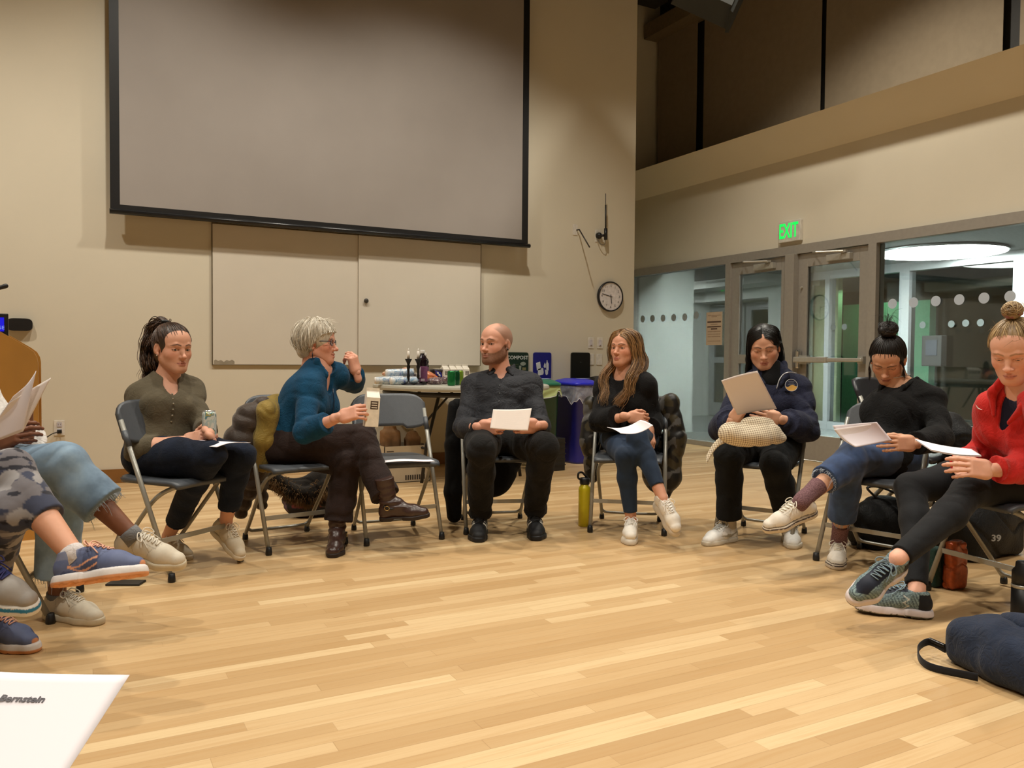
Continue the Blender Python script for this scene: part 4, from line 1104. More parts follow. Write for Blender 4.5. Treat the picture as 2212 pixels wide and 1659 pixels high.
# curly ponytail
cap = hair_cap(hm, 1.03, off=0.007, front=0.055)
tie = V3(0, -0.070, 0.105)
pts = scalp_points(700, 5, 0.050, -0.062)
fl_ = flow_to(pts, tie, 10)
Vs, Fs = strands(fl_, 0.0016)
mid = [(0, -0.075, 0.112), (0, -0.120, 0.105), (0, -0.150, 0.02), (0, -0.145, -0.09), (0, -0.12, -0.19)]
g = [[(p[0]+dx*q, p[1]+dy*q, p[2]) for q, p in zip((0.2, 0.6, 1, 1.1, 0.8), mid)] for dx, dy in ((-0.055, 0), (-0.03, 0.04), (0.03, 0.04), (0.055, 0), (0.03, -0.03), (-0.03, -0.03))]
tail = bundle(g, 900, 0.012, 30, 3, wave=0.018, wf=26, taper=1.5); Vt, Ft = strands(tail, 0.0021)
S = SDF(0.005); S.chain([mid[0], mid[1], mid[2], mid[3], (0, -0.125, -0.15)], [0.02, 0.036, 0.052, 0.055, 0.035], k=0.02); Vb, Fb = S.mesh(); Vb = folds(Vb, Fb, 0.008, 80, 3)
h_ = hair_obj(P3, hm, 1.03, [(*cap, None), (Vs, Fs, 30), (Vt, Ft, 90), (Vb, Fb, None)], (32, 21, 15), (104, 74, 54))
S = SDF(0.003); S.ell((0, -0.075, 0.118), (0.024, 0.016, 0.012), k=0); S.ell((0.01, -0.065, 0.126), (0.02, 0.006, 0.008), k=0.01); V, F = S.mesh(); mesh('hair_tie', xf(hm, V, 1.03), F, M_BLACK, h_)
mb = MB(); mb.lathe([(0.0033, -0.0033), (0.0035, 0), (0.0033, 0.0033)], n=10, c=xf(hm, V3(0.082, 0.004, -0.036), 1.03)); mb.build('earring', mat('silver', (220, 220, 220), 0.2, 0.9), P3, smooth=True)
mb = MB(); a, b_ = J['wrR'], J['elR']; d_ = nrm(b_-a); c_ = a+d_*0.02; u_ = nrm(np.cross(d_, V3(0, 0, 1))); v_ = np.cross(d_, u_)
mb.tube([c_+0.0285*(math.cos(t_)*u_+math.sin(t_)*v_) for t_ in np.linspace(0, 2*math.pi, 25)], 0.0022, 6); mb.build('wrist_band', mat('purple_band', (92, 58, 120), 0.6), P3, smooth=True)

# ---- woman with short white hair, teal cardigan, boots
J = JJ('p4')
h0 = fl(731, 1180); set_foot(J, 'L', h0, h0+nrm(fl(712, 1222)-h0)*0.27); J['anL'] = h0+nrm(J['toeL']-h0)*0.055+V3(0, 0, 0.095)
J['anR'] = at(838, 1086, 4.27)
air_foot(J, 'R', J['anR']+cv(0.97, 0.10, 0.14), upv=cv(-0.08, 0.97, 0.10))
hm = head_frame(J['head'], cv(0.985, -0.02, 0.02)); sH = 1.03
P4 = make_person('woman with short white hair and glasses in a teal cardigan, one hand raised', J, (214, 156, 132),
    hd=dict(M=hm, skin=(214, 154, 130), s=sH, lid=0.8, brow=(150, 128, 110), iris=(90, 90, 90), lip=(176, 100, 92), smile=0.8, mouth_open=0.0022, blush=0.6, nose=1.1),
    hands=[hand(J, 'R', cv(0.93, 0.25, 0.12), cv(-0.1, 0.45, 0.9), curls=[(28, 35, 25)]*4, thumb=(28, 5, 5), tdown=32, s=0.98),
           hand(J, 'L', cv(-0.22, 0.92, 0.1), cv(0.62, 0.45, 0.5), curls=[(55, 25, 10), (70, 55, 30), (72, 60, 30), (70, 60, 30)], thumb=(38, 0, 0), tdown=45, s=0.98)])
S = SDF(0.006); T = torso(S, J, 0.016, 1.10, 'f', 1.25, belly=1.1)
S.half(J['pel']-T[:3, 2]*0.03, -T[:3, 2])
S.cap(J['neck']+T[:3, 2]*0.045+T[:3, 1]*0.02, J['neck']+T[:3, 2]*0.14, 0.056, 0.085, k=0.006, op='s')
S.ell(J['neck']+T[:3, 1]*0.10-T[:3, 2]*0.015, V3(0.034, 0.06, 0.075), R=T, k=0.004, op='s')
arm(S, J, 'R', 0.018, 1.08, 'f', end=0.62, cuff=0.008); arm(S, J, 'L', 0.018, 1.08, 'f', end=0.93, cuff=0.004)
M_TEAL = fabric('teal_wool', (12, 62, 92), weave=500, folds=0.4, sheen=0.05)
top = garment(P4, 'cardigan', S, M_TEAL, 0.0035, 30, 8, jts(J, ['elR', 'elL', 'axR', 'axL'])+[(J['pel']+T[:3, 2]*0.12, T[:3, 2])], 0.008)
S = SDF(0.004)   # turned collar
for e in (-1, 1):
    S.chain([J['neck']+T[:3, 2]*0.05-T[:3, 1]*0.055+T[:3, 0]*e*0.02, J['neck']+T[:3, 2]*0.045+T[:3, 0]*e*0.068, J['neck']+T[:3, 2]*0.0+T[:3, 1]*0.072+T[:3, 0]*e*0.045], [0.014, 0.015, 0.012], k=0.012, flat=(T[:3, 2], 1.7))
V, F = S.mesh(); mesh('collar', V, F, M_TEAL, top)
mb = MB(); L_ = np.linalg.norm(J['neck']-J['pel']); zz = np.linspace(0.88, 0.05, 14)
prof = np.interp(zz, [0.0, 0.25, 0.45, 0.6, 0.75, 0.9], [0.150, 0.150, 0.165, 0.185, 0.160, 0.118])
mb.tube([J['pel']+T[:3, 2]*L_*z+T[:3, 1]*(y-0.008) for z, y in zip(zz, prof)], 0.004, 6); mb.build('zipper', mat('dark_zip', (20, 40, 60), 0.4), top, smooth=True)
S = SDF(0.006); torso(S, J, 0.010, 1.05); S.P = S.P[:2]
leg(S, J, 'R', 0.018, 1.08, end=0.90, flare=0.022); leg(S, J, 'L', 0.018, 1.05, end=0.86, flare=0.022)
M_BRNT = fabric('dark_brown_cotton', (42, 31, 29), folds=0.4, sheen=0.04)
garment(P4, 'trousers', S, M_BRNT, 0.004, 34, 9, jts(J, ['knR', 'knL', 'hipR', 'hipL', 'anR', 'anL']), 0.010, 60, 0.11)
for s_ in 'RL': shoe(P4, J, s_, (58, 38, 32), (40, 30, 26), None, 'boot', s=1.0, name='boot')
cap = hair_cap(hm, sH, off=0.015, front=0.054, low=-0.085, ear=True, oy=0.098)
Vc, Fc = cap; Vc = folds(Vc, Fc, 0.004, 60, 4)
rs = np.random.RandomState(4); pts = scalp_points(1100, 11, 0.048, -0.07)
paths = []
for p in pts:   # swept from the side parting forward and down, feathered
    a = math.atan2(p[0], p[1]+0.02); t_ = np.linspace(0, 1, 10); drop = 0.055+0.04*rs.rand()
    swirl = V3(p[0]*0.5+0.01*np.sign(p[0]+1e-6), -p[1]*0.20+0.022*(p[2] > 0.06), -1.0)
    q = p+np.outer(t_, nrm(swirl)*drop*1.1); q = skull(q, 0.017+0.006*rs.rand())
    q[:, 2] = np.where(q[:, 2] > -0.09, q[:, 2], -0.09); q += np.outer(np.sin(t_*3.1), rs.normal(size=3)*0.006)
    if p[1] > 0.0: q[:, 2] = np.maximum(q[:, 2], np.interp(q[:, 1], [0.0, 0.03, 0.06, 0.10], [-0.02, 0.02, 0.045, 0.058])); q[:, 1] -= t_*0.01
    paths.append(q)
Vs, Fs = strands(np.array(paths), 0.0019)
fly = np.array([skull(curve_pts([(x, 0.0, 0.10), (x*1.2, 0.04, 0.13), (x*1.5, 0.06+y, 0.125+z)], 10), 0.018+0.002) + np.linspace(0, 1, 10)[:, None]**2*V3(0, y, z) for x, y, z in rs.normal(size=(30, 3))*V3(0.02, 0.03, 0.015)])
Vf, Ff = strands(fly, 0.0012)
hair_obj(P4, hm, sH, [(Vc, Fc, None), (Vs, Fs, 30), (Vf, Ff, 30)], (190, 178, 158), (244, 236, 220))
gl = empty('glasses', xf(hm, V3(0, 0.09, 0.005), sH)-wloc(P4), parent=P4)
mb = MB()
for e in (-1, 1):
    ring = [(e*(0.033+0.021*math.copysign(abs(math.cos(t_))**0.7, math.cos(t_))), 0.094-abs(e*0.033)*0.1, 0.001+0.0155*math.copysign(abs(math.sin(t_))**0.7, math.sin(t_))) for t_ in np.linspace(0, 2*math.pi, 33)]
    mb.tube(ring, 0.0022, 6); mb.tube([(e*0.055, 0.090, 0.008), (e*0.078, 0.070, 0.008), (e*0.083, 0.0, 0.006), (e*0.080, -0.02, -0.010)], 0.0024, 6)
mb.tube([(-0.013, 0.098, 0.003), (0, 0.101, 0.006), (0.013, 0.098, 0.003)], 0.0018, 6)
mb.V = [xf(hm, np.concatenate(mb.V), sH)]; mb.build('glasses_frame', mat('navy_acetate', (24, 26, 52), 0.25), gl, smooth=True)
mb = MB(); c_ = xf(hm, V3(0.082, 0.0, -0.042), sH); mb.tube([c_, c_-V3(0, 0, 0.012)], 0.0009, 5); mb.tube([c_-V3(0, 0, 0.012), c_-V3(0, 0, 0.030), c_-V3(0, 0, 0.046)], [0.0015, 0.0035, 0.0012], 6)
mb.build('earring', mat('dark_bead', (40, 20, 26), 0.3), P4, smooth=True)

# ---- man in black shirt
J = JJ('p5')
ground_foot(J, 'R', (1038, 1148), (1032, 1171), L=0.29); ground_foot(J, 'L', (1153, 1145), (1160, 1169), L=0.29)
hm = head_frame(J['head'], cv(-0.62, 0.0, 0.78)); sH = 1.10
P5 = make_person('bearded man with a shaved head in a dark grey shirt and black jeans', J, (208, 150, 126),
    hd=dict(M=hm, skin=(212, 156, 132), sex='m', s=sH, lid=0.8, jaw=1.15, brow=(92, 66, 48), iris=(60, 46, 34), beard=(84, 60, 44), stubble=(98, 78, 60), lip=(160, 96, 88), neck=0.056, gaze=-0.25),
    hands=[hand(J, 'R', cv(0.96, -0.02, 0.25), cv(-0.25, -0.15, 1), curls=[(42, 40, 20)]*4, thumb=(14, 12, 12), tdown=28, s=1.04),
           hand(J, 'L', cv(-0.94, -0.05, 0.25), cv(0.25, -0.15, 1), curls=[(42, 40, 20)]*4, thumb=(14, 12, 12), tdown=28, s=1.04)], sex='m', g=1.06, neckr=0.058)
S = SDF(0.006); T = torso(S, J, 0.011, 1.10, 'm', belly=1.12)
S.half(J['pel']-T[:3, 2]*0.02, -T[:3, 2])
S.cap(J['neck']+T[:3, 2]*0.035+T[:3, 1]*0.01, J['neck']+T[:3, 2]*0.12, 0.064, 0.08, k=0.005, op='s')
S.ell(J['neck']+T[:3, 1]*0.095-T[:3, 2]*0.01, V3(0.026, 0.05, 0.065), R=T, k=0.004, op='s')
for s_ in 'RL': arm(S, J, s_, 0.014, 1.08, 'm', end=0.97, cuff=0.004)
M_SHIRT = fabric('charcoal_shirt', (40, 41, 46), weave=1200, folds=0.5, fold_scale=16, sheen=0.03, rough=0.7, dist=0.009)
top = garment(P5, 'shirt', S, M_SHIRT, 0.0035, 34, 21, jts(J, ['elR', 'elL', 'axR', 'axL'])+[(J['pel']+T[:3, 2]*0.13, T[:3, 2]), (J['neck']-T[:3, 2]*0.15+T[:3, 0]*0.1, T[:3, 0]+T[:3, 2])], 0.009, 62, 0.12)
S = SDF(0.003)
for e in (-1, 1):
    S.chain([J['neck']+T[:3, 2]*0.062-T[:3, 1]*0.060+T[:3, 0]*e*0.01, J['neck']+T[:3, 2]*0.052+T[:3, 0]*e*0.070, J['neck']+T[:3, 2]*0.020+T[:3, 1]*0.072+T[:3, 0]*e*0.040], [0.008, 0.009, 0.006], k=0.008, flat=(T[:3, 2], 3.0))
    S.cap(J['neck']+T[:3, 2]*0.016+T[:3, 1]*0.078+T[:3, 0]*e*0.036, J['neck']-T[:3, 2]*0.035+T[:3, 1]*0.098+T[:3, 0]*e*0.072, 0.009, 0.004, k=0.006, flat=(T[:3, 0]+T[:3, 2]*0.5*e, 2.0))
V, F = S.mesh(); mesh('collar', V, F, M_SHIRT, top)
L_ = np.linalg.norm(J['neck']-J['pel']); mb = MB(); mc = MB(); zz = np.linspace(0.86, 0.02, 20)
py_ = lambda z: np.interp(z, [0.0, 0.2, 0.4, 0.55, 0.7, 0.86], [0.138, 0.142, 0.150, 0.152, 0.150, 0.118])+0.002
P_ = [J['pel']+T[:3, 2]*L_*z+T[:3, 1]*py_(z) for z in zz]
mb.tube([p+T[:3, 0]*0.0 for p in P_], 0.011, 8, flat=0.25); 
for z in np.linspace(0.80, 0.06, 7): mc = MB(); mc.lathe([(0.0052, 0.0), (0.0055, 0.0015), (0.004, 0.003)], n=12, M=mtx(J['pel']+T[:3, 2]*L_*z+T[:3, 1]*(py_(z)+0.005), T[:3, 0], T[:3, 2], T[:3, 1])); mc.build('button', mat('black_button', (24, 24, 26), 0.3), top, smooth=True)
S = SDF(0.006); torso(S, J, 0.012, 1.05, 'm'); S.P = S.P[:2]
for s_ in 'RL': leg(S, J, s_, 0.016, 1.14, end=0.93, flare=0.014)
M_BLKJ = fabric('washed_black_denim', (24, 23, 23), folds=0.4, sheen=0.03, var=0.3)
garment(P5, 'jeans', S, M_BLKJ, 0.0035, 38, 23, jts(J, ['knR', 'knL', 'hipR', 'hipL', 'anR', 'anL']), 0.009, 62, 0.11)
def stripes(V, C):
    y = V[:, 1]-V[:, 2]*0.55; m_ = (np.abs(V[:, 0]) > 0.022) & (V[:, 2] > 0.025) & (V[:, 2] < 0.080)
    for k in range(3): C[m_ & (np.abs(y-(0.060+0.027*k)) < 0.0072)] = rgb((226, 222, 212))
    return C
for s_ in 'RL': shoe(P5, J, s_, (26, 26, 28), (22, 22, 24), (30, 30, 32), 'sneaker', s=1.12, fn=stripes)
mb = MB(); mb.lathe([(0.006, -0.004), (0.0065, 0), (0.006, 0.004)], n=14, M=mtx(xf(hm, V3(-0.083, 0.003, -0.030), sH), (0, 1, 0), (0, 0, 1), (1, 0, 0))); mb.build('ear_plug', M_BLACK, P5, smooth=True)
M_GOLD = mat('gold', (214, 160, 70), 0.2, 0.95)

# ---- girl with long light-brown hair
J = JJ('p6')
ground_foot(J, 'R', (1364, 1158), (1358, 1187), L=0.25)
air_foot(J, 'L', J['anL']+cv(0.35, -0.62, 0.75), L=0.25, upv=cv(0.0, 0.75, 0.65))
hm = head_frame(J['head']+V3(0, 0, 0.012), cv(-0.66, 0.03, 0.75)); sH = 0.96
P6 = make_person('young woman with long light brown hair, black jumper and blue leggings, arms folded', J, (206, 150, 122),
    hd=dict(M=hm, skin=(210, 152, 124), s=sH, lid=0.8, brow=(84, 60, 40), iris=(60, 46, 34), lip=(168, 92, 86), blush=0.5, gaze=-0.1),
    hands=[hand(J, 'R', cv(0.8, -0.1, 0.1), cv(0, 0.2, 1), curls=[(50, 50, 30)]*4, s=0.9), hand(J, 'L', cv(0.12, -0.75, 0.5), cv(0.5, 0.3, 0.7), curls=[(40, 50, 30)]*4, s=0.9)], g=0.95, legs=True)
S = SDF(0.006); T = torso(S, J, 0.020, 0.98, 'f', 1.0)
S.half(J['pel']-T[:3, 2]*0.05, -T[:3, 2])
S.cap(J['neck']+T[:3, 2]*0.030+T[:3, 1]*0.02, J['neck']+T[:3, 2]*0.12, 0.062, 0.08, k=0.006, op='s')
arm(S, J, 'R', 0.030, 1.0, 'f', end=0.60, cuff=0.02); arm(S, J, 'L', 0.030, 1.0, 'f', end=0.78, cuff=0.012)
S.cap(J['elR'], J['pel']+T[:3, 1]*0.12+T[:3, 2]*0.14, 0.055, 0.05, k=0.04)
M_BLKK = fabric('black_knit', (17, 16, 17), weave=350, folds=0.5, sheen=0.03)
garment(P6, 'jumper', S, M_BLKK, 0.004, 30, 31, jts(J, ['elR', 'elL', 'axR', 'axL']), 0.009, 60, 0.12)
S = SDF(0.006); torso(S, J, 0.004, 0.95); S.P = S.P[:2]
leg(S, J, 'R', 0.004, 0.96, end=0.84); leg(S, J, 'L', 0.004, 0.96, end=0.80)
M_LEG = fabric('slate_blue_leggings', (34, 48, 68), weave=1500, folds=0.06, sheen=0.05, rough=0.75)
garment(P6, 'leggings', S, M_LEG, 0.0008, 30, 33, jts(J, ['knR', 'knL']), 0.002, 80, 0.07)
for s_ in 'RL': shoe(P6, J, s_, (232, 226, 216), (208, 198, 182), (236, 232, 226), 'platform', s=0.94)
cap = hair_cap(hm, sH, off=0.007, front=0.058, low=-0.08, ear=False)
def side_lock(e, n, seed, fwd=0.0):
    gs = []
    for k, f in enumerate(np.linspace(0, 1, 6)):   # f: 0 front edge of the lock, 1 back
        y0 = 0.055-0.12*f; a = skull((e*0.010, y0, 0.11), 0.006); b1 = skull((e*0.055, 0.050-0.125*f, 0.075), 0.010); c1 = skull((e*0.090, 0.034-0.115*f, 0.00), 0.013)
        d1 = V3(e*(0.086+0.022*f), 0.030-0.10*f, -0.085); e1 = V3(e*(0.098+0.012*f), 0.075-0.090*f+fwd, -0.19); f1 = V3(e*(0.082+0.01*f), 0.125-0.085*f+fwd, -0.285); g1 = V3(e*0.056, 0.135-0.05*f+fwd, -0.37)
        gs.append([a, b1, c1, d1, e1, f1, g1])
    return bundle(gs, n, 0.010, 30, seed, wave=0.011, wf=20, taper=1.3)
A = side_lock(1, 950, 2); B = side_lock(-1, 950, 3)
bk = bundle([[skull((x*0.2, -0.03, 0.11), 0.006), skull((x, -0.09, 0.05), 0.012), (x*1.1, -0.115, -0.06), (x*1.2, -0.115, -0.16), (x*1.2, -0.12, -0.26)] for x in (-0.07, -0.03, 0.03, 0.07)], 420, 0.006, 30, 7, wave=0.004, wf=18)
for e in (1, -1):   # filled core under each lock
    S = SDF(0.006); S.chain([skull((e*0.080, -0.01, 0.0), 0.0), (e*0.088, -0.015, -0.085), (e*0.095, 0.025, -0.19), (e*0.080, 0.075, -0.29)], [0.022, 0.030, 0.036, 0.022], k=0.02)
    V, F = S.mesh(); V = folds(V, F, 0.004, 60, 3)
    if e == 1: core = (V, F, None)
    else: core2 = (V, F, None)
hair_obj(P6, hm, sH, [(*cap, None), (*strands(A, 0.0021), 90), (*strands(B, 0.0021), 90), (*strands(bk, 0.0022), 90), (*strands(curtain(-1, 240, 3), 0.0018), 60), (*strands(curtain(1, 240, 4), 0.0018), 60), core, core2], (78, 54, 32), (182, 138, 88))

# ---- woman in navy half-zip jacket
J = JJ('p7')
ground_foot(J, 'R', (1588, 1166), (1506, 1182), L=0.26); ground_foot(J, 'L', (1702, 1164), (1722, 1200), L=0.25)
hm = head_frame(J['head'], cv(-0.28, -0.34, 0.90), roll=-0.06); sH = 1.05
P7 = make_person('woman with long straight black hair in a navy half-zip jacket, reading a raised paper', J, (216, 166, 138),
    hd=dict(M=hm, skin=(220, 168, 140), s=sH, lid=0.30, wide=1.05, jaw=1.1, asian=True, brow=(48, 36, 30), lip=(172, 86, 80), nose=1.05, blush=0.55),
    hands=[hand(J, 'R', cv(0.30, 0.62, 0.45), cv(-0.5, 0.1, 0.8), curls=[(35, 40, 25)]*4, thumb=(20, 10, 10), tdown=35, s=0.92),
           hand(J, 'L', cv(-0.94, 0.16, 0.15), cv(0.1, -0.1, 1), curls=[(22, 28, 18)]*4, thumb=(22, 8, 8), tdown=20, s=0.92)], g=1.05)
S = SDF(0.006); T = torso(S, J, 0.024, 1.08, 'f', 1.0)
S.half(J['pel']-T[:3, 2]*0.02, -T[:3, 2])
S.ell(J['neck']+T[:3, 1]*0.075+T[:3, 2]*0.045, V3(0.052, 0.065, 0.085), R=T, k=0.006, op='s')
for s_ in 'RL':
    arm(S, J, s_, 0.034, 1.05, 'f', end=0.72, cuff=0.012); S.cap(J['el'+s_]*0.6+J['wr'+s_]*0.4, J['el'+s_]*0.12+J['wr'+s_]*0.88, 0.05, 0.044, k=0.02, cut=1)
    S.ell(J['el'+s_]-V3(0, 0, 0.01), (0.075, 0.075, 0.070), k=0.04)
M_NAVY = fabric('navy_sweatshirt', (36, 39, 58), weave=600, folds=0.5, sheen=0.05)
top = garment(P7, 'jacket', S, M_NAVY, 0.005, 26, 41, jts(J, ['elR', 'elL', 'axR', 'axL']), 0.012, 52, 0.14)
S = SDF(0.004)   # open collar with pale zip edge, black polo neck inside
ce = []
for e in (-1, 1):
    ch = [J['neck']+T[:3, 2]*0.055-T[:3, 1]*0.060+T[:3, 0]*e*0.03, J['neck']+T[:3, 2]*0.050+T[:3, 0]*e*0.082, J['neck']-T[:3, 2]*0.005+T[:3, 1]*0.080+T[:3, 0]*e*0.085, J['neck']-T[:3, 2]*0.055+T[:3, 1]*0.125+T[:3, 0]*e*0.045]
    S.chain(ch, [0.016, 0.017, 0.016, 0.010], k=0.012, flat=(T[:3, 2], 1.6)); ce.append(ch)
V, F = S.mesh(); mesh('collar', V, F, M_NAVY, top)
mb = MB()
q = lambda x, y, z: J['neck']+T[:3, 0]*x+T[:3, 1]*y+T[:3, 2]*z
mb.tube(curve_pts([q(-0.135, 0.090, 0.010), q(-0.095, 0.118, 0.015), q(-0.060, 0.130, 0.004), q(-0.035, 0.142, -0.03), q(-0.02, 0.150, -0.08)], 20), 0.0032, 6)
mb.build('zipper', mat('pale_zip', (196, 198, 202), 0.35, 0.5), top, smooth=True)
# round chest badge
bp = q(-0.098, 0.128, -0.060); bn = nrm(T[:3, 1]+T[:3, 0]*-0.25+T[:3, 2]*0.15); bx = nrm(np.cross(T[:3, 2], bn))*-1; bx = nrm(np.cross(bn, T[:3, 2])); bz = np.cross(bx, bn)
for _ in range(1):
    BM = mtx(bp+bn*0.012, -bx if (bx@RT) < 0 else bx, bz, bn)
def flat_poly(name, poly, z0, z1, m, par, M=None):
    b_ = MB(); b_.prism(poly, z0, z1, M); return b_.build(name, m, par)
circ = [(0.036*math.cos(a)*(1.0), 0.034*math.sin(a)) for a in np.linspace(0, 2*math.pi, 33)[:-1]]
bd = flat_poly('badge', circ, 0, 0.0012, mat('badge_navy', (36, 42, 66), 0.7), top, BM)
b_ = MB(); b_.tube([BM[:3, 3]+BM[:3, 0]*x+BM[:3, 1]*y+bn*0.002 for x, y in circ+circ[:1]], 0.0013, 5); b_.build('badge_rim', mat('badge_white', (214, 214, 214), 0.7), bd)
sand = [(0.034*math.cos(a), 0.032*math.sin(a)) for a in np.linspace(math.pi*1.06, math.pi*1.94, 14)]+[(0.022, -0.004), (0.008, 0.004), (-0.006, -0.002), (-0.022, -0.012)]
flat_poly('badge_dune', sand, 0.0012, 0.002, mat('badge_sand', (226, 176, 88), 0.7), bd, BM)
b_ = MB()
for k, (w_, y) in enumerate(((0.018, 0.020), (0.014, 0.012), (0.020, 0.004))): b_.box((-w_, y-0.0016, 0.0012), (w_, y+0.0016, 0.002), BM)
b_.build('badge_lettering', mat('badge_grey', (120, 124, 136), 0.7), bd)
S = SDF(0.004); S.cap(J['neck']-T[:3, 2]*0.05+T[:3, 1]*0.025, J['neck']+T[:3, 2]*0.075+T[:3, 1]*0.016, 0.078, 0.055, k=0, cut=1)
S.ell(J['neck']-T[:3, 2]*0.05+T[:3, 1]*0.05, V3(0.07, 0.06, 0.07), R=T, k=0.02); V, F = S.mesh()
M_BLKC = fabric('black_cotton', (14, 14, 15), folds=0.3, sheen=0.02)
mesh('polo_neck', V, F, M_BLKC, P7)
S = SDF(0.006); torso(S, J, 0.010, 1.08); S.P = S.P[:2]
for s_ in 'RL': leg(S, J, s_, 0.014, 1.10, end=0.88, flare=0.018)
M_BJ = fabric('black_denim', (18, 19, 20), folds=0.35, sheen=0.02, var=0.25)
garment(P7, 'trousers', S, M_BJ, 0.003, 36, 43, jts(J, ['knR', 'knL', 'hipR', 'hipL']), 0.007, 62, 0.1)
for s_ in 'RL':
    d_ = nrm(J['kn'+s_]-J['an'+s_]); b_ = MB(); b_.tube([J['an'+s_]-d_*0.03, J['an'+s_]+d_*0.03, J['an'+s_]+d_*0.10], [0.040, 0.041, 0.044], 20); b_.build('sock', fabric('grey_sock', (178, 170, 154), weave=300, folds=0.1), P7, smooth=True)
def swoosh(V, C):
    x, y, z = V[:, 0], V[:, 1], V[:, 2]
    c = 0.028+(y-0.03)*0.10+np.clip(0.075-y, 0, 1)*0.55; th = np.interp(y, [0.02, 0.10, 0.165], [0.0015, 0.010, 0.0015])
    m_ = (np.abs(x) > 0.02) & (np.abs(z-c-0.006) < th) & (y > 0.015) & (y < 0.165); C[m_] = rgb((164, 158, 142)); return C
for s_ in 'RL': shoe(P7, J, s_, (226, 224, 220), (206, 198, 182), (176, 176, 172), 'sneaker', s=1.02, fn=swoosh)
cap = hair_cap(hm, sH, off=0.007, front=0.050, low=-0.08, ear=False, wide=1.05)
def straight(e, n, seed):
    gs = []
    for f in np.linspace(0, 1, 6):
        a = skull((e*0.004, 0.060-0.12*f, 0.11), 0.006); b1 = skull((e*0.060, 0.040-0.10*f, 0.075), 0.008, 1.05); c1 = skull((e*0.092, 0.000-0.075*f, 0.00), 0.010, 1.05)
        gs.append([a, b1, c1, V3(e*(0.090+0.006*f), -0.025-0.06*f, -0.08), V3(e*(0.100-0.01*f), -0.030-0.055*f, -0.17), V3(e*(0.104-0.02*f), -0.035-0.05*f, -0.27)])
    return bundle(gs, n, 0.004, 20, seed, wave=0.0, taper=1.2)
A = straight(1, 620, 5); B = straight(-1, 620, 6)
bk = bundle([[skull((x*0.3, -0.04, 0.11), 0.006), skull((x, -0.09, 0.04), 0.010), (x*1.2, -0.115, -0.06), (x*1.3, -0.12, -0.16), (x*1.3, -0.12, -0.27)] for x in (-0.08, -0.03, 0.03, 0.08)], 380, 0.004, 20, 8)
fr = bundle([[skull((e*0.004, 0.070, 0.10), 0.004), skull((e*0.040, 0.060, 0.075), 0.005), skull((e*0.070, 0.030, 0.040), 0.006), skull((e*0.090, -0.005, 0.0), 0.010)] for e in (-1, -1)], 60, 0.002, 20, 9)
cores = []
for e in (1, -1):
    S = SDF(0.006); S.chain([skull((e*0.080, -0.045, -0.01), 0.0), (e*0.088, -0.055, -0.09), (e*0.092, -0.06, -0.18), (e*0.085, -0.06, -0.24)], [0.018, 0.020, 0.020, 0.012], k=0.02, flat=((1, 0, 0), 0.7)); cores.append((*S.mesh(), None))
hair_obj(P7, hm, sH, [(*cap, None), (*strands(A, 0.0018), 60), (*strands(B, 0.0018), 60), (*strands(bk, 0.002), 60), (*strands(curtain(1, 260, 3, wide=1.05), 0.0016), 60), (*strands(curtain(-1, 260, 4, tuck=True, wide=1.05), 0.0016), 60)]+cores, (10, 9, 9), (30, 26, 24))

# ---- woman in black cardigan with a bun
J = JJ('p8')
for s_ in 'RL': J['sh'+s_] = J['sh'+s_]-V3(0, 0, 0.028)
ground_foot(J, 'R', (1812, 1206), (1800, 1252), L=0.26)
air_foot(J, 'L', J['anL']+cv(-0.93, -0.33, 0.12), upv=cv(-0.1, 0.95, 0.3))
hm = head_frame(J['head']+V3(0, 0, 0.0), cv(-0.50, -0.72, 0.72), roll=0.05); sH = 1.0
P8 = make_person('woman with a high black bun in a black cardigan and cropped jeans', J, (210, 160, 130),
    hd=dict(M=hm, skin=(214, 163, 134), s=sH, lid=0.30, wide=1.03, jaw=1.0, asian=True, brow=(46, 36, 30), lip=(158, 84, 76), blush=0.5),
    hands=[hand(J, 'L', cv(-0.97, 0.0, 0.12), cv(0.1, 0.1, 1), curls=[(20, 25, 18)]*4, thumb=(16, 6, 6), tdown=22, s=0.95),
           hand(J, 'R', cv(-0.7, -0.2, 0.3), cv(-0.1, 0.9, 0.3), s=0.92)])
S = SDF(0.006); T = torso(S, J, 0.018, 1.0, 'f', 0.55)
S.half(J['pel']-T[:3, 2]*0.10, -T[:3, 2])
S.ell(J['neck']+T[:3, 1]*0.075+T[:3, 2]*0.03, V3(0.050, 0.07, 0.065), R=T, k=0.006, op='s')
S.cap(J['neck']+T[:3, 2]*0.045+T[:3, 1]*0.02, J['neck']+T[:3, 2]*0.13, 0.055, 0.08, k=0.006, op='s')
for s_ in 'RL': arm(S, J, s_, 0.022, 1.04, 'f', end=0.95, cuff=0.010)
for s_ in 'RL': S.ell(J['hip'+s_]*0.75+J['kn'+s_]*0.25, (0.11, 0.10, 0.095), k=0.05)
M_CARD = fabric('black_cardigan', (16, 16, 17), weave=400, folds=0.5, sheen=0.03)
top = garment(P8, 'cardigan', S, M_CARD, 0.004, 28, 51, jts(J, ['elR', 'elL', 'axR', 'axL']), 0.010, 56, 0.13)
S = SDF(0.004); q = lambda x, y, z: J['neck']+T[:3, 0]*x+T[:3, 1]*y+T[:3, 2]*z
for e in (-1, 1): S.chain([q(e*0.02, -0.055, 0.060), q(e*0.066, 0.01, 0.048), q(e*0.064, 0.088, -0.03), q(e*0.052, 0.112, -0.11), q(e*0.045, 0.098, -0.24)], [0.010, 0.011, 0.011, 0.010, 0.007], k=0.012, flat=(T[:3, 1], 0.8))
V, F = S.mesh(); mesh('shawl_collar', V, F, M_CARD, top)
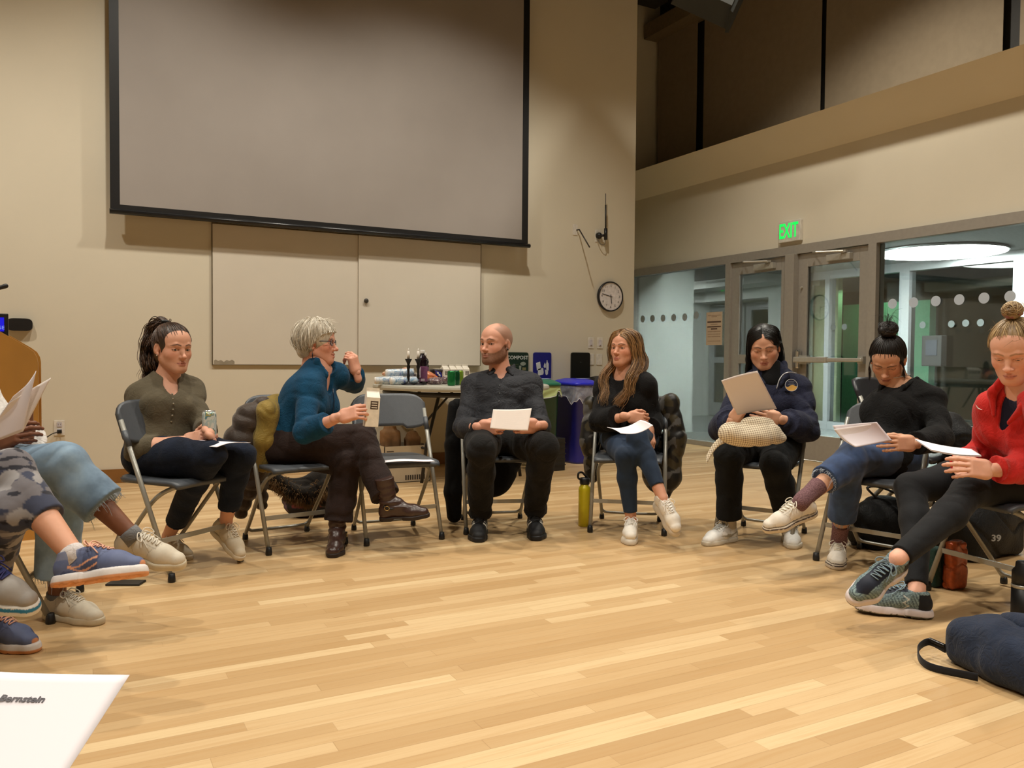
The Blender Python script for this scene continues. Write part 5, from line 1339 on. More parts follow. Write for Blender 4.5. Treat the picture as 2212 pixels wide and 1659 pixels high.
S = SDF(0.006); torso(S, J, 0.003, 1.0, 'f', 0.55, low=False); S.half(J['pel']+T[:3, 2]*0.08, -T[:3, 2]); S.cap(J['neck']+T[:3, 2]*0.035+T[:3, 1]*0.02, J['neck']+T[:3, 2]*0.13, 0.052, 0.08, k=0.006, op='s'); V, F = S.mesh(); mesh('shirt', V, F, fabric('dark_olive_jersey', (40, 40, 32), folds=0.2), P8)
mb = MB(); mb.tube(curve_pts([q(-0.05, 0.045, 0.055), q(-0.035, 0.088, 0.026), q(0, 0.103, 0.012), q(0.035, 0.088, 0.026), q(0.05, 0.045, 0.055)], 20), 0.0022, 6); mb.build('necklace', mat('silver', (220, 220, 220), 0.2, 0.9), P8, smooth=True)
S = SDF(0.006); torso(S, J, 0.010, 1.0); S.P = S.P[:2]
leg(S, J, 'L', 0.013, 1.02, end=0.56, flare=0.010); leg(S, J, 'R', 0.014, 1.02, end=0.66, flare=0.012)
t = NT('blue_denim'); v = t.coord(); t.set(col=t.ramp(t.noise(v, 9, 4, 0.6), [(0.3, srgb(30, 44, 68)), (0.55, srgb(44, 66, 104)), (0.8, srgb(66, 92, 136))]), rough=0.9, sheen=0.1)
t.bump(t.noise(v, 900, 2), 0.2, 0.001); M_BLUEJ = t.m
def frayed(J, s_, end, r, mat_, par, seed=0):
    a, b_ = J['kn'+s_], J['an'+s_]; d_ = nrm(b_-a); c = a+(b_-a)*end; u_ = nrm(np.cross(d_, V3(0.3, 0.5, 0.8))); v_ = np.cross(d_, u_); rs = np.random.RandomState(seed); P = []
    for k in range(110):
        an = rs.rand()*6.283; rr = r*(0.97+0.05*rs.rand()); L = 0.006+0.010*rs.rand()+(0.05*rs.rand() if rs.rand() < 0.06 else 0); e = c+rr*(math.cos(an)*u_+math.sin(an)*v_)
        P.append(curve_pts([e-d_*0.004, e+d_*L*0.5+rs.normal(size=3)*0.002, e+d_*L*0.8+V3(0, 0, -L*0.4)+rs.normal(size=3)*0.004], 6))
    V, F = strands(np.array(P), 0.0008, 0.6); return mesh('frayed_hem', V, F, mat_, par)
M_FRAY = mat('fray_threads', (170, 180, 192), 0.9)
jn = garment(P8, 'jeans', S, M_BLUEJ, 0.003, 36, 53, jts(J, ['knR', 'knL', 'hipR', 'hipL']), 0.007, 62, 0.1)
frayed(J, 'L', 0.56, 0.060, M_FRAY, jn, 1); frayed(J, 'R', 0.66, 0.060, M_FRAY, jn, 2)
t = NT('marled_sock'); v = t.coord(); t.set(col=t.ramp(t.noise(v, 260, 3, 0.7), [(0.35, srgb(70, 40, 46)), (0.65, srgb(134, 100, 104))]), rough=0.95); M_SOCK = t.m
for s_ in 'RL':
    a, b_ = J['an'+s_], J['kn'+s_]; d_ = nrm(b_-a); L_ = np.linalg.norm(b_-a); S = SDF(0.0035)
    S.cap(a-d_*0.02, a+d_*0.03, 0.036, 0.037, k=0); S.cap(a+d_*0.03, a+d_*0.125, 0.037, 0.044, k=0.01, cut=1); S.cap(a, J['heel'+s_]+nrm(J['toe'+s_]-J['heel'+s_])*0.09+J['up'+s_]*0.06, 0.034, 0.03, k=0.02)
    V, F = S.mesh(); V = folds(V, F, 0.0008, 40, 1, [(a+d_*0.02, d_), (a+d_*0.09, d_)], 0.0025, 130, 0.05); mesh('sock', V, F, M_SOCK, P8)
def lowtop(V, C):
    C[(V[:, 1] > 0.222) & (V[:, 2] < 0.045)] = rgb((206, 198, 184)); z = V[:, 2]
    C[(np.abs(z-0.030) < 0.0022)] = rgb((60, 54, 60)); return C
for s_ in 'RL': shoe(P8, J, s_, (222, 214, 202), (206, 194, 176), (226, 220, 206), 'sneaker', s=1.0, fn=lowtop, solecols=[(0.018, 0.022, (70, 60, 62))])
cap = hair_cap(hm, sH, off=0.008, front=0.046, low=-0.075, ear=True, wide=1.03)
tie = V3(0, -0.045, 0.125)
pts = scalp_points(900, 15, 0.044, -0.07, 1.03); Vs, Fs = strands(flow_to(pts, tie, 10, wide=1.03), 0.0016)
S = SDF(0.004); bc = V3(0, -0.058, 0.150)
for a in np.linspace(0, 2*math.pi, 9)[:-1]: S.ell(bc+V3(0.026*math.cos(a), 0.026*math.sin(a), 0.006*math.sin(2*a)), (0.024, 0.024, 0.020), k=0.012)
S.ell(bc+V3(0, 0, 0.012), (0.024, 0.024, 0.02), k=0.02); Vb, Fb = S.mesh(); Vb = folds(Vb, Fb, 0.003, 110, 2)
rs = np.random.RandomState(8); coil = []
coil = ball_coils(bc, (0.046, 0.044, 0.036), 300, rs)
Vc, Fc = strands(np.array(coil), 0.0016)
fly = np.array([curve_pts([bc+V3(x*0.3, y*0.3, 0.03), bc+V3(x, y-0.02, 0.062+abs(z)), bc+V3(x*2.2, y*2-0.02, 0.05+z)], 14) for x, y, z in rs.normal(size=(22, 3))*V3(0.016, 0.022, 0.012)])
Vf, Ff = strands(fly, 0.0008)
wisp = np.array([curve_pts([skull((e*0.07, 0.045+dy, 0.03), 0.008), (e*0.083, 0.050+dy, -0.01), (e*0.080+dx, 0.056+dy, -0.05+dz), (e*0.086+dx, 0.050+dy, -0.10+dz)], 14) for e in (-1, 1) for dx, dy, dz in rs.normal(size=(26, 3))*V3(0.004, 0.006, 0.01)])
Vw, Fw = strands(wisp, 0.0011)
hair_obj(P8, hm, sH, [(*cap, None), (Vs, Fs, 30), (Vb, Fb, None), (Vc, Fc, 42), (Vf, Ff, 42), (Vw, Fw, 42)], (11, 9, 9), (40, 30, 25))

# ---- woman in red half-zip
J = JJ('p9')
h0 = fl(2012, 1334); set_foot(J, 'R', h0, h0+nrm(fl(1862, 1322)-h0)*0.28+V3(0, 0, 0.012)); J['anR'] = h0+nrm(J['toeR']-h0)*0.055+V3(0, 0, 0.09)
J['anL'] = at(1938, 1208, 3.08)
air_foot(J, 'L', J['anL']+cv(-0.80, -0.46, 0.30), L=0.27, upv=cv(0.25, 0.85, 0.55))
hm = head_frame(J['head'], cv(-0.66, -0.42, 0.62)); sH = 1.04
P9 = make_person('woman with a blonde bun wearing a red half-zip top and black leggings', J, (222, 168, 144), g=1.04,
    hd=dict(M=hm, skin=(222, 168, 144), s=sH, lid=0.35, wide=1.02, jaw=1.05, brow=(150, 112, 80), iris=(90, 100, 110), lip=(172, 96, 92), nose=1.1, blush=0.5),
    hands=[hand(J, 'L', cv(-0.93, 0.10, 0.1), cv(0.1, 0.3, 1), curls=[(25, 30, 20)]*4, thumb=(18, 6, 6), tdown=20, s=0.98),
           hand(J, 'R', cv(-0.15, -0.45, 0.8), cv(-0.6, 0.0, 0.7), curls=[(45, 45, 30)]*4, thumb=(20, 10, 10), s=0.98)])
S = SDF(0.006); T = torso(S, J, 0.016, 1.06, 'f', 1.1)
S.half(J['pel']-T[:3, 2]*0.03, -T[:3, 2])
S.ell(J['neck']+T[:3, 1]*0.085-T[:3, 2]*0.02, V3(0.030, 0.07, 0.110), R=T, k=0.005, op='s')
S.cap(J['neck']+T[:3, 2]*0.045+T[:3, 1]*0.02, J['neck']+T[:3, 2]*0.13, 0.056, 0.08, k=0.006, op='s')
for s_ in 'RL': arm(S, J, s_, 0.020, 1.06, 'f', end=0.90, cuff=0.008)
M_RED = fabric('red_jersey', (190, 34, 30), weave=900, folds=0.35, sheen=0.15, rough=0.8, var=0.08)
top = garment(P9, 'half_zip_top', S, M_RED, 0.004, 28, 61, jts(J, ['elR', 'elL', 'axR', 'axL', 'wrR', 'wrL'])+[(J['pel']+T[:3, 2]*0.1, T[:3, 2])], 0.010, 54, 0.12)
S = SDF(0.004); q = lambda x, y, z: J['neck']+T[:3, 0]*x+T[:3, 1]*y+T[:3, 2]*z
for e in (-1, 1): S.chain([q(e*0.02, -0.055, 0.070), q(e*0.070, 0.01, 0.060), q(e*0.072, 0.085, 0.015), q(e*0.035, 0.120, -0.06)], [0.014, 0.018, 0.016, 0.007], k=0.012, flat=(T[:3, 2], 1.7))
V, F = S.mesh(); mesh('collar', V, F, M_RED, top)
S = SDF(0.006); torso(S, J, 0.003, 1.04, 'f', 1.1, low=False); S.half(J['pel']+T[:3, 2]*0.08, -T[:3, 2]); S.cap(J['neck']+T[:3, 2]*0.035+T[:3, 1]*0.02, J['neck']+T[:3, 2]*0.13, 0.052, 0.08, k=0.006, op='s'); V, F = S.mesh(); mesh('t_shirt', V, F, fabric('navy_jersey', (24, 28, 52), folds=0.2), P9)
# chest tick mark
tick = [(-0.020, 0.006), (-0.014, -0.004), (-0.006, -0.007), (0.022, 0.006), (-0.004, -0.001), (-0.011, 0.001)]
bn = nrm(T[:3, 1]+T[:3, 0]*0.25); bx = nrm(np.cross(T[:3, 2], bn)); bx = bx if bx@RT > 0 else -bx
flat_poly('chest_mark', tick, 0, 0.0012, mat('white_print', (226, 222, 218), 0.6), top, mtx(q(0.098, 0.112, -0.055)+bn*0.014, bx, np.cross(bn, bx) if np.cross(bn, bx)[2] > 0 else -np.cross(bn, bx), bn))
S = SDF(0.006); torso(S, J, 0.006, 1.04); S.P = S.P[:2]
leg(S, J, 'L', 0.006, 1.06, end=0.95); leg(S, J, 'R', 0.006, 1.06, end=0.93)
M_BLKL = fabric('black_leggings', (22, 23, 26), weave=1500, folds=0.08, sheen=0.05, rough=0.8)
garment(P9, 'leggings', S, M_BLKL, 0.0012, 30, 63, jts(J, ['knR', 'knL', 'hipR', 'hipL']), 0.003, 70, 0.08)
def knit(V, C):
    x, y, z = V[:, 0], V[:, 1], V[:, 2]; st_ = (np.sin((z*1.0+y*0.35)*1500) > 0.1); C[st_] = rgb((74, 88, 96))
    C[(y < 0.055) & (z < 0.09)] = rgb((22, 26, 34)); C[(np.abs(x) < 0.026) & (z > 0.058) & (y > 0.09)] = rgb((26, 32, 48))
    zz = (np.abs(x) > 0.018) & (y > 0.075) & (y < 0.125) & (z > 0.030) & (z < 0.080)
    tri = 0.098+0.012*np.sign(np.sin((z-0.03)*250))*np.abs(((z-0.03)*40) % 1-0.5)*2
    C[zz & (np.abs(y-0.098-0.010*(2*np.abs(((z-0.030)/0.025) % 1-0.5)-0.5)*2) < 0.0032)] = rgb((206, 204, 196)); return C
for s_, lb in (('R', None), ('L', None)): shoe(P9, J, s_, (134, 156, 158), (216, 206, 208), (120, 140, 152), 'runner', s=1.06, fn=knit, solecols=[(-0.01, 0.007, (96, 96, 84))])
cap = hair_cap(hm, sH, off=0.007, front=0.060, low=-0.075, wide=1.02)
tie = V3(0, -0.020, 0.128); pts = scalp_points(900, 25, 0.060, -0.07, 1.02); Vs, Fs = strands(flow_to(pts, tie, 10, wide=1.02), 0.0016)
bc = V3(0, -0.026, 0.150); rs = np.random.RandomState(9); coil = []
S = SDF(0.004)
for a in np.linspace(0, 2*math.pi, 7)[:-1]: S.ell(bc+V3(0.018*math.cos(a), 0.018*math.sin(a), 0.008*math.sin(2*a+1)), (0.019, 0.019, 0.017), k=0.008)
S.ell(bc+V3(0.0, 0, 0.014), (0.02, 0.02, 0.018), k=0.01); Vb, Fb = S.mesh(); Vb = folds(Vb, Fb, 0.003, 120, 2)
coil = ball_coils(bc+V3(0, 0, 0.006), (0.035, 0.034, 0.032), 220, rs)
Vc, Fc = strands(np.array(coil), 0.0017)
rt_ = scalp_points(90, 31, 0.06, -0.07); fly = np.array([curve_pts([p, skull(p, 0.012)+rs.normal(size=3)*0.006, skull(p, 0.022)+rs.normal(size=3)*0.014], 14) for p in rt_]); Vf, Ff = strands(fly, 0.0006)
h_ = hair_obj(P9, hm, sH, [(*cap, None), (Vs, Fs, 30), (Vb, Fb, None), (Vc, Fc, 42), (Vf, Ff, 42)], (120, 92, 62), (206, 176, 130))
S = SDF(0.003)
for a in np.linspace(0, 2*math.pi, 11)[:-1]: S.ell(bc+V3(0.026*math.cos(a), 0.026*math.sin(a), -0.006+0.004*math.sin(3*a)), (0.011, 0.011, 0.010), k=0.004)
V, F = S.mesh(); mesh('scrunchie', xf(hm, V, sH), F, fabric('mauve_scrunchie', (140, 90, 84)), h_)

# ---- person in light jeans at the left edge
J = JJ('p2')
J['anR'] = at(280, 1152, 3.02)
ground_foot(J, 'L', (100, 1332), (228, 1350), L=0.275)
air_foot(J, 'R', J['anR']+cv(0.93, -0.18, 0.15), L=0.275, upv=cv(0.15, 0.95, 0.3))
J['elR'] = J['shR']+nrm(V3(0.5, -0.3, -1))*0.27; J['wrR'] = at(0, 955, 3.0)
hm = head_frame(J['head'], cv(0.7, -0.4, 0.2))
P2 = make_person('person in frayed light blue jeans and a white top, holding papers up', J, (122, 78, 56),
    hd=dict(M=hm, skin=(122, 78, 56), lid=0.5, brow=(24, 16, 12), h=0.003, lip=(110, 60, 56)),
    hands=[hand(J, 'L', cv(0.10, 0.97, 0.1), cv(0.85, 0.1, -0.45), curls=[(60, 62, 30)]*4, thumb=(22, 8, 8), tdown=35, s=0.95),
           hand(J, 'R', cv(0.7, 0.3, 0.2), cv(0, 0.3, 1), curls=[(40, 40, 20)]*4, s=0.95)])
S = SDF(0.007); T = torso(S, J, 0.020, 1.03, 'f', 1.0); S.half(J['pel']-T[:3, 2]*0.05, -T[:3, 2])
S.cap(J['neck']+T[:3, 2]*0.045, J['neck']+T[:3, 2]*0.13, 0.058, 0.08, k=0.006, op='s')
arm(S, J, 'L', 0.030, 1.05, 'f', end=0.72, cuff=0.014); arm(S, J, 'R', 0.026, 1.05, 'f', end=0.8, cuff=0.01)
M_WHT = fabric('white_cotton', (224, 220, 216), folds=0.5, var=0.04)
garment(P2, 'white_top', S, M_WHT, 0.005, 26, 71, jts(J, ['elR', 'elL', 'axR', 'axL']), 0.010, 50, 0.13)
S = SDF(0.006); torso(S, J, 0.014, 1.05); S.P = S.P[:2]
leg(S, J, 'R', 0.022, 1.06, end=0.60, flare=0.014); leg(S, J, 'L', 0.022, 1.04, end=0.80, flare=0.022)
t = NT('light_blue_denim'); v = t.coord(); t.set(col=t.ramp(t.noise(v, 7, 4, 0.6), [(0.3, srgb(88, 108, 128)), (0.55, srgb(122, 146, 168)), (0.8, srgb(152, 174, 192))]), rough=0.9, sheen=0.1)
t.bump(t.noise(v, 900, 2), 0.25, 0.001)
jn = garment(P2, 'jeans', S, t.m, 0.004, 32, 73, jts(J, ['knR', 'knL', 'hipR', 'hipL']), 0.009, 56, 0.12)
frayed(J, 'R', 0.60, 0.070, M_FRAY, jn, 3); frayed(J, 'L', 0.80, 0.078, M_FRAY, jn, 4)
for s_ in 'RL': 
    shoe(P2, J, s_, (204, 194, 176), (198, 186, 162), (206, 198, 184), 'sneaker', s=1.04)
    b_ = MB(); d_ = nrm(J['kn'+s_]-J['an'+s_]); b_.tube([J['an'+s_]-d_*0.04, J['an'+s_]-d_*0.005, J['an'+s_]+d_*0.010], [0.038, 0.038, 0.037], 20); b_.build('sock', fabric('grey_ankle_sock', (112, 112, 114)), P2, smooth=True)
cap = hair_cap(hm, 1.0, off=0.02); Vc, Fc = cap; hair_obj(P2, hm, 1.0, [(folds(Vc, Fc, 0.008, 70, 3), Fc, None)], (14, 10, 9), (34, 24, 20))

# ---- person in camouflage leggings, cut by the left edge
J = JJ('p1')
J['neck'] = V3(-0.62, 3.08, 0.95); J['head'] = V3(-0.58, 3.06, 1.12); J['shR'] = V3(-0.58, 2.92, 0.86); J['shL'] = V3(-0.60, 3.24, 0.87)
J['elR'] = V3(-0.56, 2.90, 0.62); J['elL'] = V3(-0.52, 3.30, 0.62); J['wrR'] = V3(-0.38, 2.96, 0.60); J['wrL'] = V3(-0.34, 3.22, 0.64)
J['knR'] = at(28, 1012, 2.62); J['anR'] = at(158, 1198, 2.46); J['knL'] = V3(-0.17, 2.93, 0.53)
ground_foot(J, 'L', (-62, 1392), (136, 1414), L=0.275)
air_foot(J, 'R', J['anR']+cv(0.97, 0.16, 0.08), L=0.275, upv=cv(-0.12, 0.93, -0.26))
hm = head_frame(J['head'], cv(0.6, -0.6, 0.0))
P1 = make_person('person in grey camouflage leggings with crossed legs and blue running shoes', J, (212, 156, 126),
    hd=dict(M=hm, skin=(212, 156, 126), lid=0.6, h=0.003), hands=[hand(J, 'R', cv(0.8, 0, 0.2), cv(0, 1, 0.2), s=0.95), hand(J, 'L', cv(0.8, 0, 0.2), cv(0, 1, 0.2), s=0.95)], calf=1.05)
S = SDF(0.007); T = torso(S, J, 0.016, 1.0); S.half(J['pel']-T[:3, 2]*0.04, -T[:3, 2])
S.cap(J['neck']+T[:3, 2]*0.045, J['neck']+T[:3, 2]*0.13, 0.058, 0.08, k=0.006, op='s')
for s_ in 'RL': arm(S, J, s_, 0.016, 1.0, 'f', end=0.85)
garment(P1, 'sweatshirt', S, fabric('grey_sweatshirt', (120, 120, 126)), 0.004, 30, 81, jts(J, ['elR', 'elL']), 0.008)
S = SDF(0.006); torso(S, J, 0.005, 1.0); S.P = S.P[:2]
leg(S, J, 'R', 0.006, 1.02, end=0.60, flare=0.002); leg(S, J, 'L', 0.006, 1.02, end=0.72, flare=0.002)
def camo(V):
    a = snoise(V*V3(1, 1, 1.7), 48, 4, 1.6); b_ = snoise(V*V3(1, 1, 1.7), 66, 9, 1.8); c = snoise(V*V3(1, 1, 1.7), 58, 14, 1.5)
    C = np.tile(rgb((112, 108, 112)), (len(V), 1)); C[a > 0.18] = rgb((62, 66, 84)); C[b_ > 0.38] = rgb((44, 44, 52)); C[c > 0.45] = rgb((150, 146, 146)); return C
garment(P1, 'leggings', S, M_CLOTHV, 0.0012, 30, 83, jts(J, ['knR', 'knL']), 0.003, 70, 0.08, colfn=camo, h=None)
def runner_blue(V, C):
    x, y, z = V[:, 0], V[:, 1], V[:, 2]; a = snoise(V, 60, 5); C[a > 0.1] = rgb((74, 82, 112)); C[(y > 0.258)] = rgb((206, 140, 100))
    for k in range(2): C[(np.abs(x) > 0.02) & (np.abs(z-0.045-0.012*k-0.010*np.sin(y*46+k)) < 0.0025) & (y > 0.06) & (y < 0.15)] = rgb((226, 164, 130))
    C[(y < 0.085) & (z > 0.07)] = rgb((120, 124, 146)); return C
for s_ in 'RL': 
    shoe(P1, J, s_, (96, 106, 140), (224, 218, 216), (224, 170, 146), 'runner', s=1.06, fn=runner_blue, solecols=[(-0.02, 0.012, (214, 146, 96))])
    b_ = MB(); d_ = nrm(J['kn'+s_]-J['an'+s_]); b_.tube([J['an'+s_]-d_*0.04, J['an'+s_]-d_*0.002, J['an'+s_]+d_*0.014], [0.034, 0.036, 0.036], 20); b_.build('sock', fabric('white_ankle_sock', (206, 198, 196)), P1, smooth=True)
cap = hair_cap(hm, 1.0, off=0.012); Vc, Fc = cap; hair_obj(P1, hm, 1.0, [(folds(Vc, Fc, 0.004, 70, 3), Fc, None)], (60, 40, 28), (100, 70, 48))

# ---- nearest seated person, only a teal shoe in frame
J = {'pel': V3(-0.92, 2.62, 0.53), 'neck': V3(-1.0, 2.66, 0.95), 'head': V3(-0.97, 2.65, 1.12), 'shR': V3(-0.98, 2.48, 0.86), 'shL': V3(-0.98, 2.78, 0.86),
     'elR': V3(-0.94, 2.42, 0.62), 'elL': V3(-0.92, 2.80, 0.62), 'wrR': V3(-0.74, 2.48, 0.60), 'wrL': V3(-0.72, 2.72, 0.62), 'hipR': V3(-0.92, 2.525, 0.53), 'hipL': V3(-0.92, 2.715, 0.53),
     'knR': V3(-0.53, 2.50, 0.62), 'knL': V3(-0.52, 2.68, 0.52), 'anL': V3(-0.50, 2.62, 0.1)}
J['anR'] = at(-60, 1215, 2.42)
set_foot(J, 'L', (-0.60, 2.62, 0.0), (-0.33, 2.56, 0.0)); air_foot(J, 'R', at(110, 1288, 2.36), upv=cv(0.0, 0.95, 0.3))
hm = head_frame(J['head'], cv(0.7, -0.3, 0.0))
P0 = make_person('person outside the left edge whose teal and grey running shoe reaches into view', J, (206, 150, 122),
    hd=dict(M=hm, skin=(206, 150, 122), lid=0.7, h=0.003), hands=[hand(J, 'R', cv(0.8, 0, 0.2), cv(0, 1, 0.2), s=0.95), hand(J, 'L', cv(0.8, 0, 0.2), cv(0, 1, 0.2), s=0.95)])
S = SDF(0.007); T = torso(S, J, 0.016, 1.0); S.half(J['pel']-T[:3, 2]*0.04, -T[:3, 2]); S.cap(J['neck']+T[:3, 2]*0.045, J['neck']+T[:3, 2]*0.13, 0.058, 0.08, k=0.006, op='s')
for s_ in 'RL': arm(S, J, s_, 0.016, 1.0, 'f', end=0.85)
garment(P0, 'sweatshirt', S, fabric('navy_top', (36, 42, 62)), 0.004, 30, 91, (), 0.0)
S = SDF(0.007); torso(S, J, 0.006, 1.0); S.P = S.P[:2]
for s_ in 'RL': leg(S, J, s_, 0.007, 1.0, end=0.9)
garment(P0, 'leggings', S, fabric('navy_leggings', (30, 34, 48)), 0.002, 30, 93, (), 0.0)
def tealshoe(V, C):
    C[(V[:, 1] > 0.165)] = rgb((150, 144, 138)); C[(V[:, 1] < 0.165) & (V[:, 2] > 0.07)] = rgb((36, 44, 92)); return C
for s_ in 'RL': shoe(P0, J, s_, (30, 102, 118), (216, 212, 206), (38, 36, 84), 'runner', s=1.06, fn=tealshoe, solecols=[(0.016, 0.026, (40, 120, 160))])
cap = hair_cap(hm, 1.0, off=0.012); Vc, Fc = cap; hair_obj(P0, hm, 1.0, [(folds(Vc, Fc, 0.004, 70, 3), Fc, None)], (60, 40, 28), (100, 70, 48))
# ------------------------------------------------------------------ thin and curved sheets
def sheet(G, th, name, m, parent=None, base=None, smooth=True, cols=None):
    """closed thin solid from a grid of points (n, m, 3)"""
    G = np.asarray(G, float); n, k, _ = G.shape
    du = np.gradient(G, axis=0); dv = np.gradient(G, axis=1); N = np.cross(du, dv); N /= np.linalg.norm(N, axis=2)[..., None]+1e-12
    A = (G+N*th/2).reshape(-1, 3); B = (G-N*th/2).reshape(-1, 3); V = np.concatenate([A, B]); o = n*k
    i, j = np.meshgrid(np.arange(n-1), np.arange(k-1), indexing='ij'); a = (i*k+j).ravel()
    F = [np.stack([a, a+k, a+k+1, a+1], 1), np.stack([a, a+1, a+k+1, a+k], 1)+o]
    rim = [r*k for r in range(n)]+[(n-1)*k+c for c in range(1, k)]+[r*k+k-1 for r in range(n-2, -1, -1)]+[c for c in range(k-2, 0, -1)]
    rim = np.array(rim); nx = np.roll(rim, -1)
    F.append(np.stack([rim, rim+o, nx+o, nx], 1))
    return mesh(name, V, np.concatenate(F), m, parent, base, smooth=smooth, cols=cols)
def quad_grid(c, n=14, m=18, bend=None):
    """grid between four corners (tl, tr, br, bl); bend(u, v) -> offset along the normal"""
    tl, tr, br, bl = [np.asarray(x, float) for x in c]
    u = np.linspace(0, 1, m)[None, :, None]; v = np.linspace(0, 1, n)[:, None, None]
    G = (tl*(1-u)+tr*u)*(1-v)+(bl*(1-u)+br*u)*v
    if bend is not None:
        N = nrm(np.cross(tr-tl, bl-tl)); G = G+N*bend(u, v)
    return G
# ------------------------------------------------------------------ folding chairs
M_CHP = mat('slate_chair_plastic', (70, 74, 80), rough=0.45, var=0.05, bump=0.15, scale=60)
M_CHT = mat('grey_enamel_tube', (152, 150, 142), rough=0.32, metal=0.25, var=0.04)
def chair_parts(root, plastic, tube, sc=1.0):
    yl = lambda z: -0.36*z/0.79
    # seat
    u = np.linspace(-1, 1, 21); v = np.linspace(0, 1, 19); G = np.zeros((19, 21, 3))
    for i, b in enumerate(v):
        for j, a in enumerate(u):
            hw = 0.198-0.012*(b > 0.9)*(b-0.9)*10; fr = 0.012
            y = 0.02-0.40*b; x = a*hw*(1-0.04*abs(a)**8*(2*b-1)**8)
            if abs(a) > 0.8: y = np.clip(y, -0.38+0.10*(abs(a)-0.8)**2*5, 0.02-0.10*(abs(a)-0.8)**2*5)
            z = 0.447-0.016*(1-a*a)*math.sin(math.pi*min(1, b*1.02))-0.035*max(0, 0.13-b)**1.3*8-0.010*abs(a)**6
            G[i, j] = (x, y, z)
    sheet_local(G, 0.020, 'seat', plastic, root)
    # backrest
    G = np.zeros((15, 23, 3))
    for i, b in enumerate(np.linspace(0, 1, 15)):
        for j, a in enumerate(np.linspace(-1, 1, 23)):
            zt = 0.805-0.055*abs(a)**7; zb = 0.605+(0.018 if abs(a) < 0.42 else 0.0)+0.030*abs(a)**5
            z = zb+(zt-zb)*b; G[i, j] = (a*0.222, yl(z)-0.004-0.030*(1-a*a)+0.004*b, z)
    sheet_local(G, 0.020, 'backrest', plastic, root)
    for s_ in (-1, 1):
        lg = MB(); lg.tube([(s_*0.215, yl(0.035), 0.035), (s_*0.214, yl(0.4), 0.4), (s_*0.212, yl(0.72), 0.72)], 0.0115, 12)
        l1 = lg.build('leg', tube, root, smooth=True, local=True)
        b = MB(); b.lathe([(0.014, 0), (0.017, 0.003), (0.017, 0.014), (0.014, 0.040), (0.0118, 0.041)], c=(s_*0.215, -0.006, 0), n=14); b.build('rubber_foot', M_BLACK, l1, smooth=True, local=True)
        b = MB(); b.tube([(s_*0.2135, yl(0.60), 0.60), (s_*0.2125, yl(0.67), 0.67)], 0.0145, 12); b.build('clip', plastic, l1, smooth=True, local=True)
        rg = MB(); rg.tube(curve_pts([(s_*0.182, -0.432, 0.03), (s_*0.183, -0.33, 0.15), (s_*0.186, -0.215, 0.285), (s_*0.180, -0.14, 0.365), (s_*0.150, -0.085, 0.405), (s_*0.09, -0.055, 0.418), (0.0, -0.045, 0.422)], 36), 0.0105, 10)
        l2 = rg.build('leg', tube, root, smooth=True, local=True)
        b = MB(); b.lathe([(0.013, 0), (0.016, 0.003), (0.016, 0.014), (0.013, 0.036)], c=(s_*0.182, -0.435, 0), n=14); b.build('rubber_foot', M_BLACK, l2, smooth=True, local=True)
    b = MB(); b.box((-0.213, yl(0.175)-0.004, 0.165), (0.213, yl(0.175)+0.004, 0.187)); b.build('front_stretcher', tube, root, local=True)
    b = MB(); b.tube(curve_pts([(-0.183, -0.395, 0.075), (-0.165, -0.405, 0.055), (-0.12, -0.41, 0.048), (0.12, -0.41, 0.048), (0.165, -0.405, 0.055), (0.183, -0.395, 0.075)], 30), 0.0085, 8)
    b.build('rear_stretcher', tube, root, smooth=True, local=True)
def sheet_local(G, th, name, m, root):
    o = sheet(G, th, name, m, root); off = wloc(root)
    for v in o.data.vertices: v.co = v.co+Vector(off)
    o.data.update(); return o
def copy_tree(o, parent=None):
    c = o.copy(); COL.objects.link(c)
    if parent is not None: c.parent = parent
    for ch in list(o.children): copy_tree(ch, c)
    return c
CHAIRS = [
    (0.567, 4.064, (0.60, -0.80), 'folding chair under the woman in the olive henley top'),
    (1.10, 4.29, (0.166, -0.986), 'folding chair under the white-haired woman, puffer coat over its back'),
    (1.615, 4.215, (-0.07, -1.0), 'empty folding chair with a sheet of paper on its seat'),
    (2.208, 4.184, (-0.316, -0.949), 'folding chair under the bearded man in dark clothes'),
    (2.85, 3.85, (-0.636, -0.772), 'folding chair under the long-haired young woman in blue leggings'),
    (3.35, 3.36, (-0.88, -0.475), 'folding chair under the woman in the navy jacket'),
    (3.40, 2.70, (-0.97, -0.25), 'folding chair under the woman with the high black bun'),
    (3.33, 2.09, (-0.99, 0.14), 'folding chair under the woman in the red top'),
    (-0.02, 3.74, (0.97, -0.24), 'folding chair under the person in light frayed jeans'),
    (-0.26, 3.05, (1.0, -0.1), 'folding chair under the person in camouflage leggings'),
    (-0.66, 2.62, (1.0, -0.05), 'folding chair of the nearest sitter at the left, almost outside the frame'),
]
proto = empty('folding_chair', (0, 0, 0)); chair_parts(proto, M_CHP, M_CHT)
for i, (x, y, f, lab) in enumerate(CHAIRS):
    o = proto if i == 0 else copy_tree(proto)
    o.location = (x, y, 0); o.rotation_euler = (0, 0, math.atan2(-f[0], f[1])); tag(o, lab, 'chair', 'grey folding chairs of the circle')
M_CHB = mat('black_chair_plastic', (40, 40, 46), rough=0.4)
tall = copy_tree(proto); p = at(1872, 885, 4.75); tall.location = (p[0]+0.14, p[1]-0.37, 0); tall.scale = (1.1, 1.1, 1.15); tall.rotation_euler = (0, 0, math.atan2(-0.35, -0.94))
for c in tall.children:
    if c.name.startswith(('seat', 'backrest')):
        c.data = c.data.copy(); c.data.materials[0] = M_CHB
tag(tall, 'dark folding chair with pale legs standing behind the woman with the bun', 'chair')

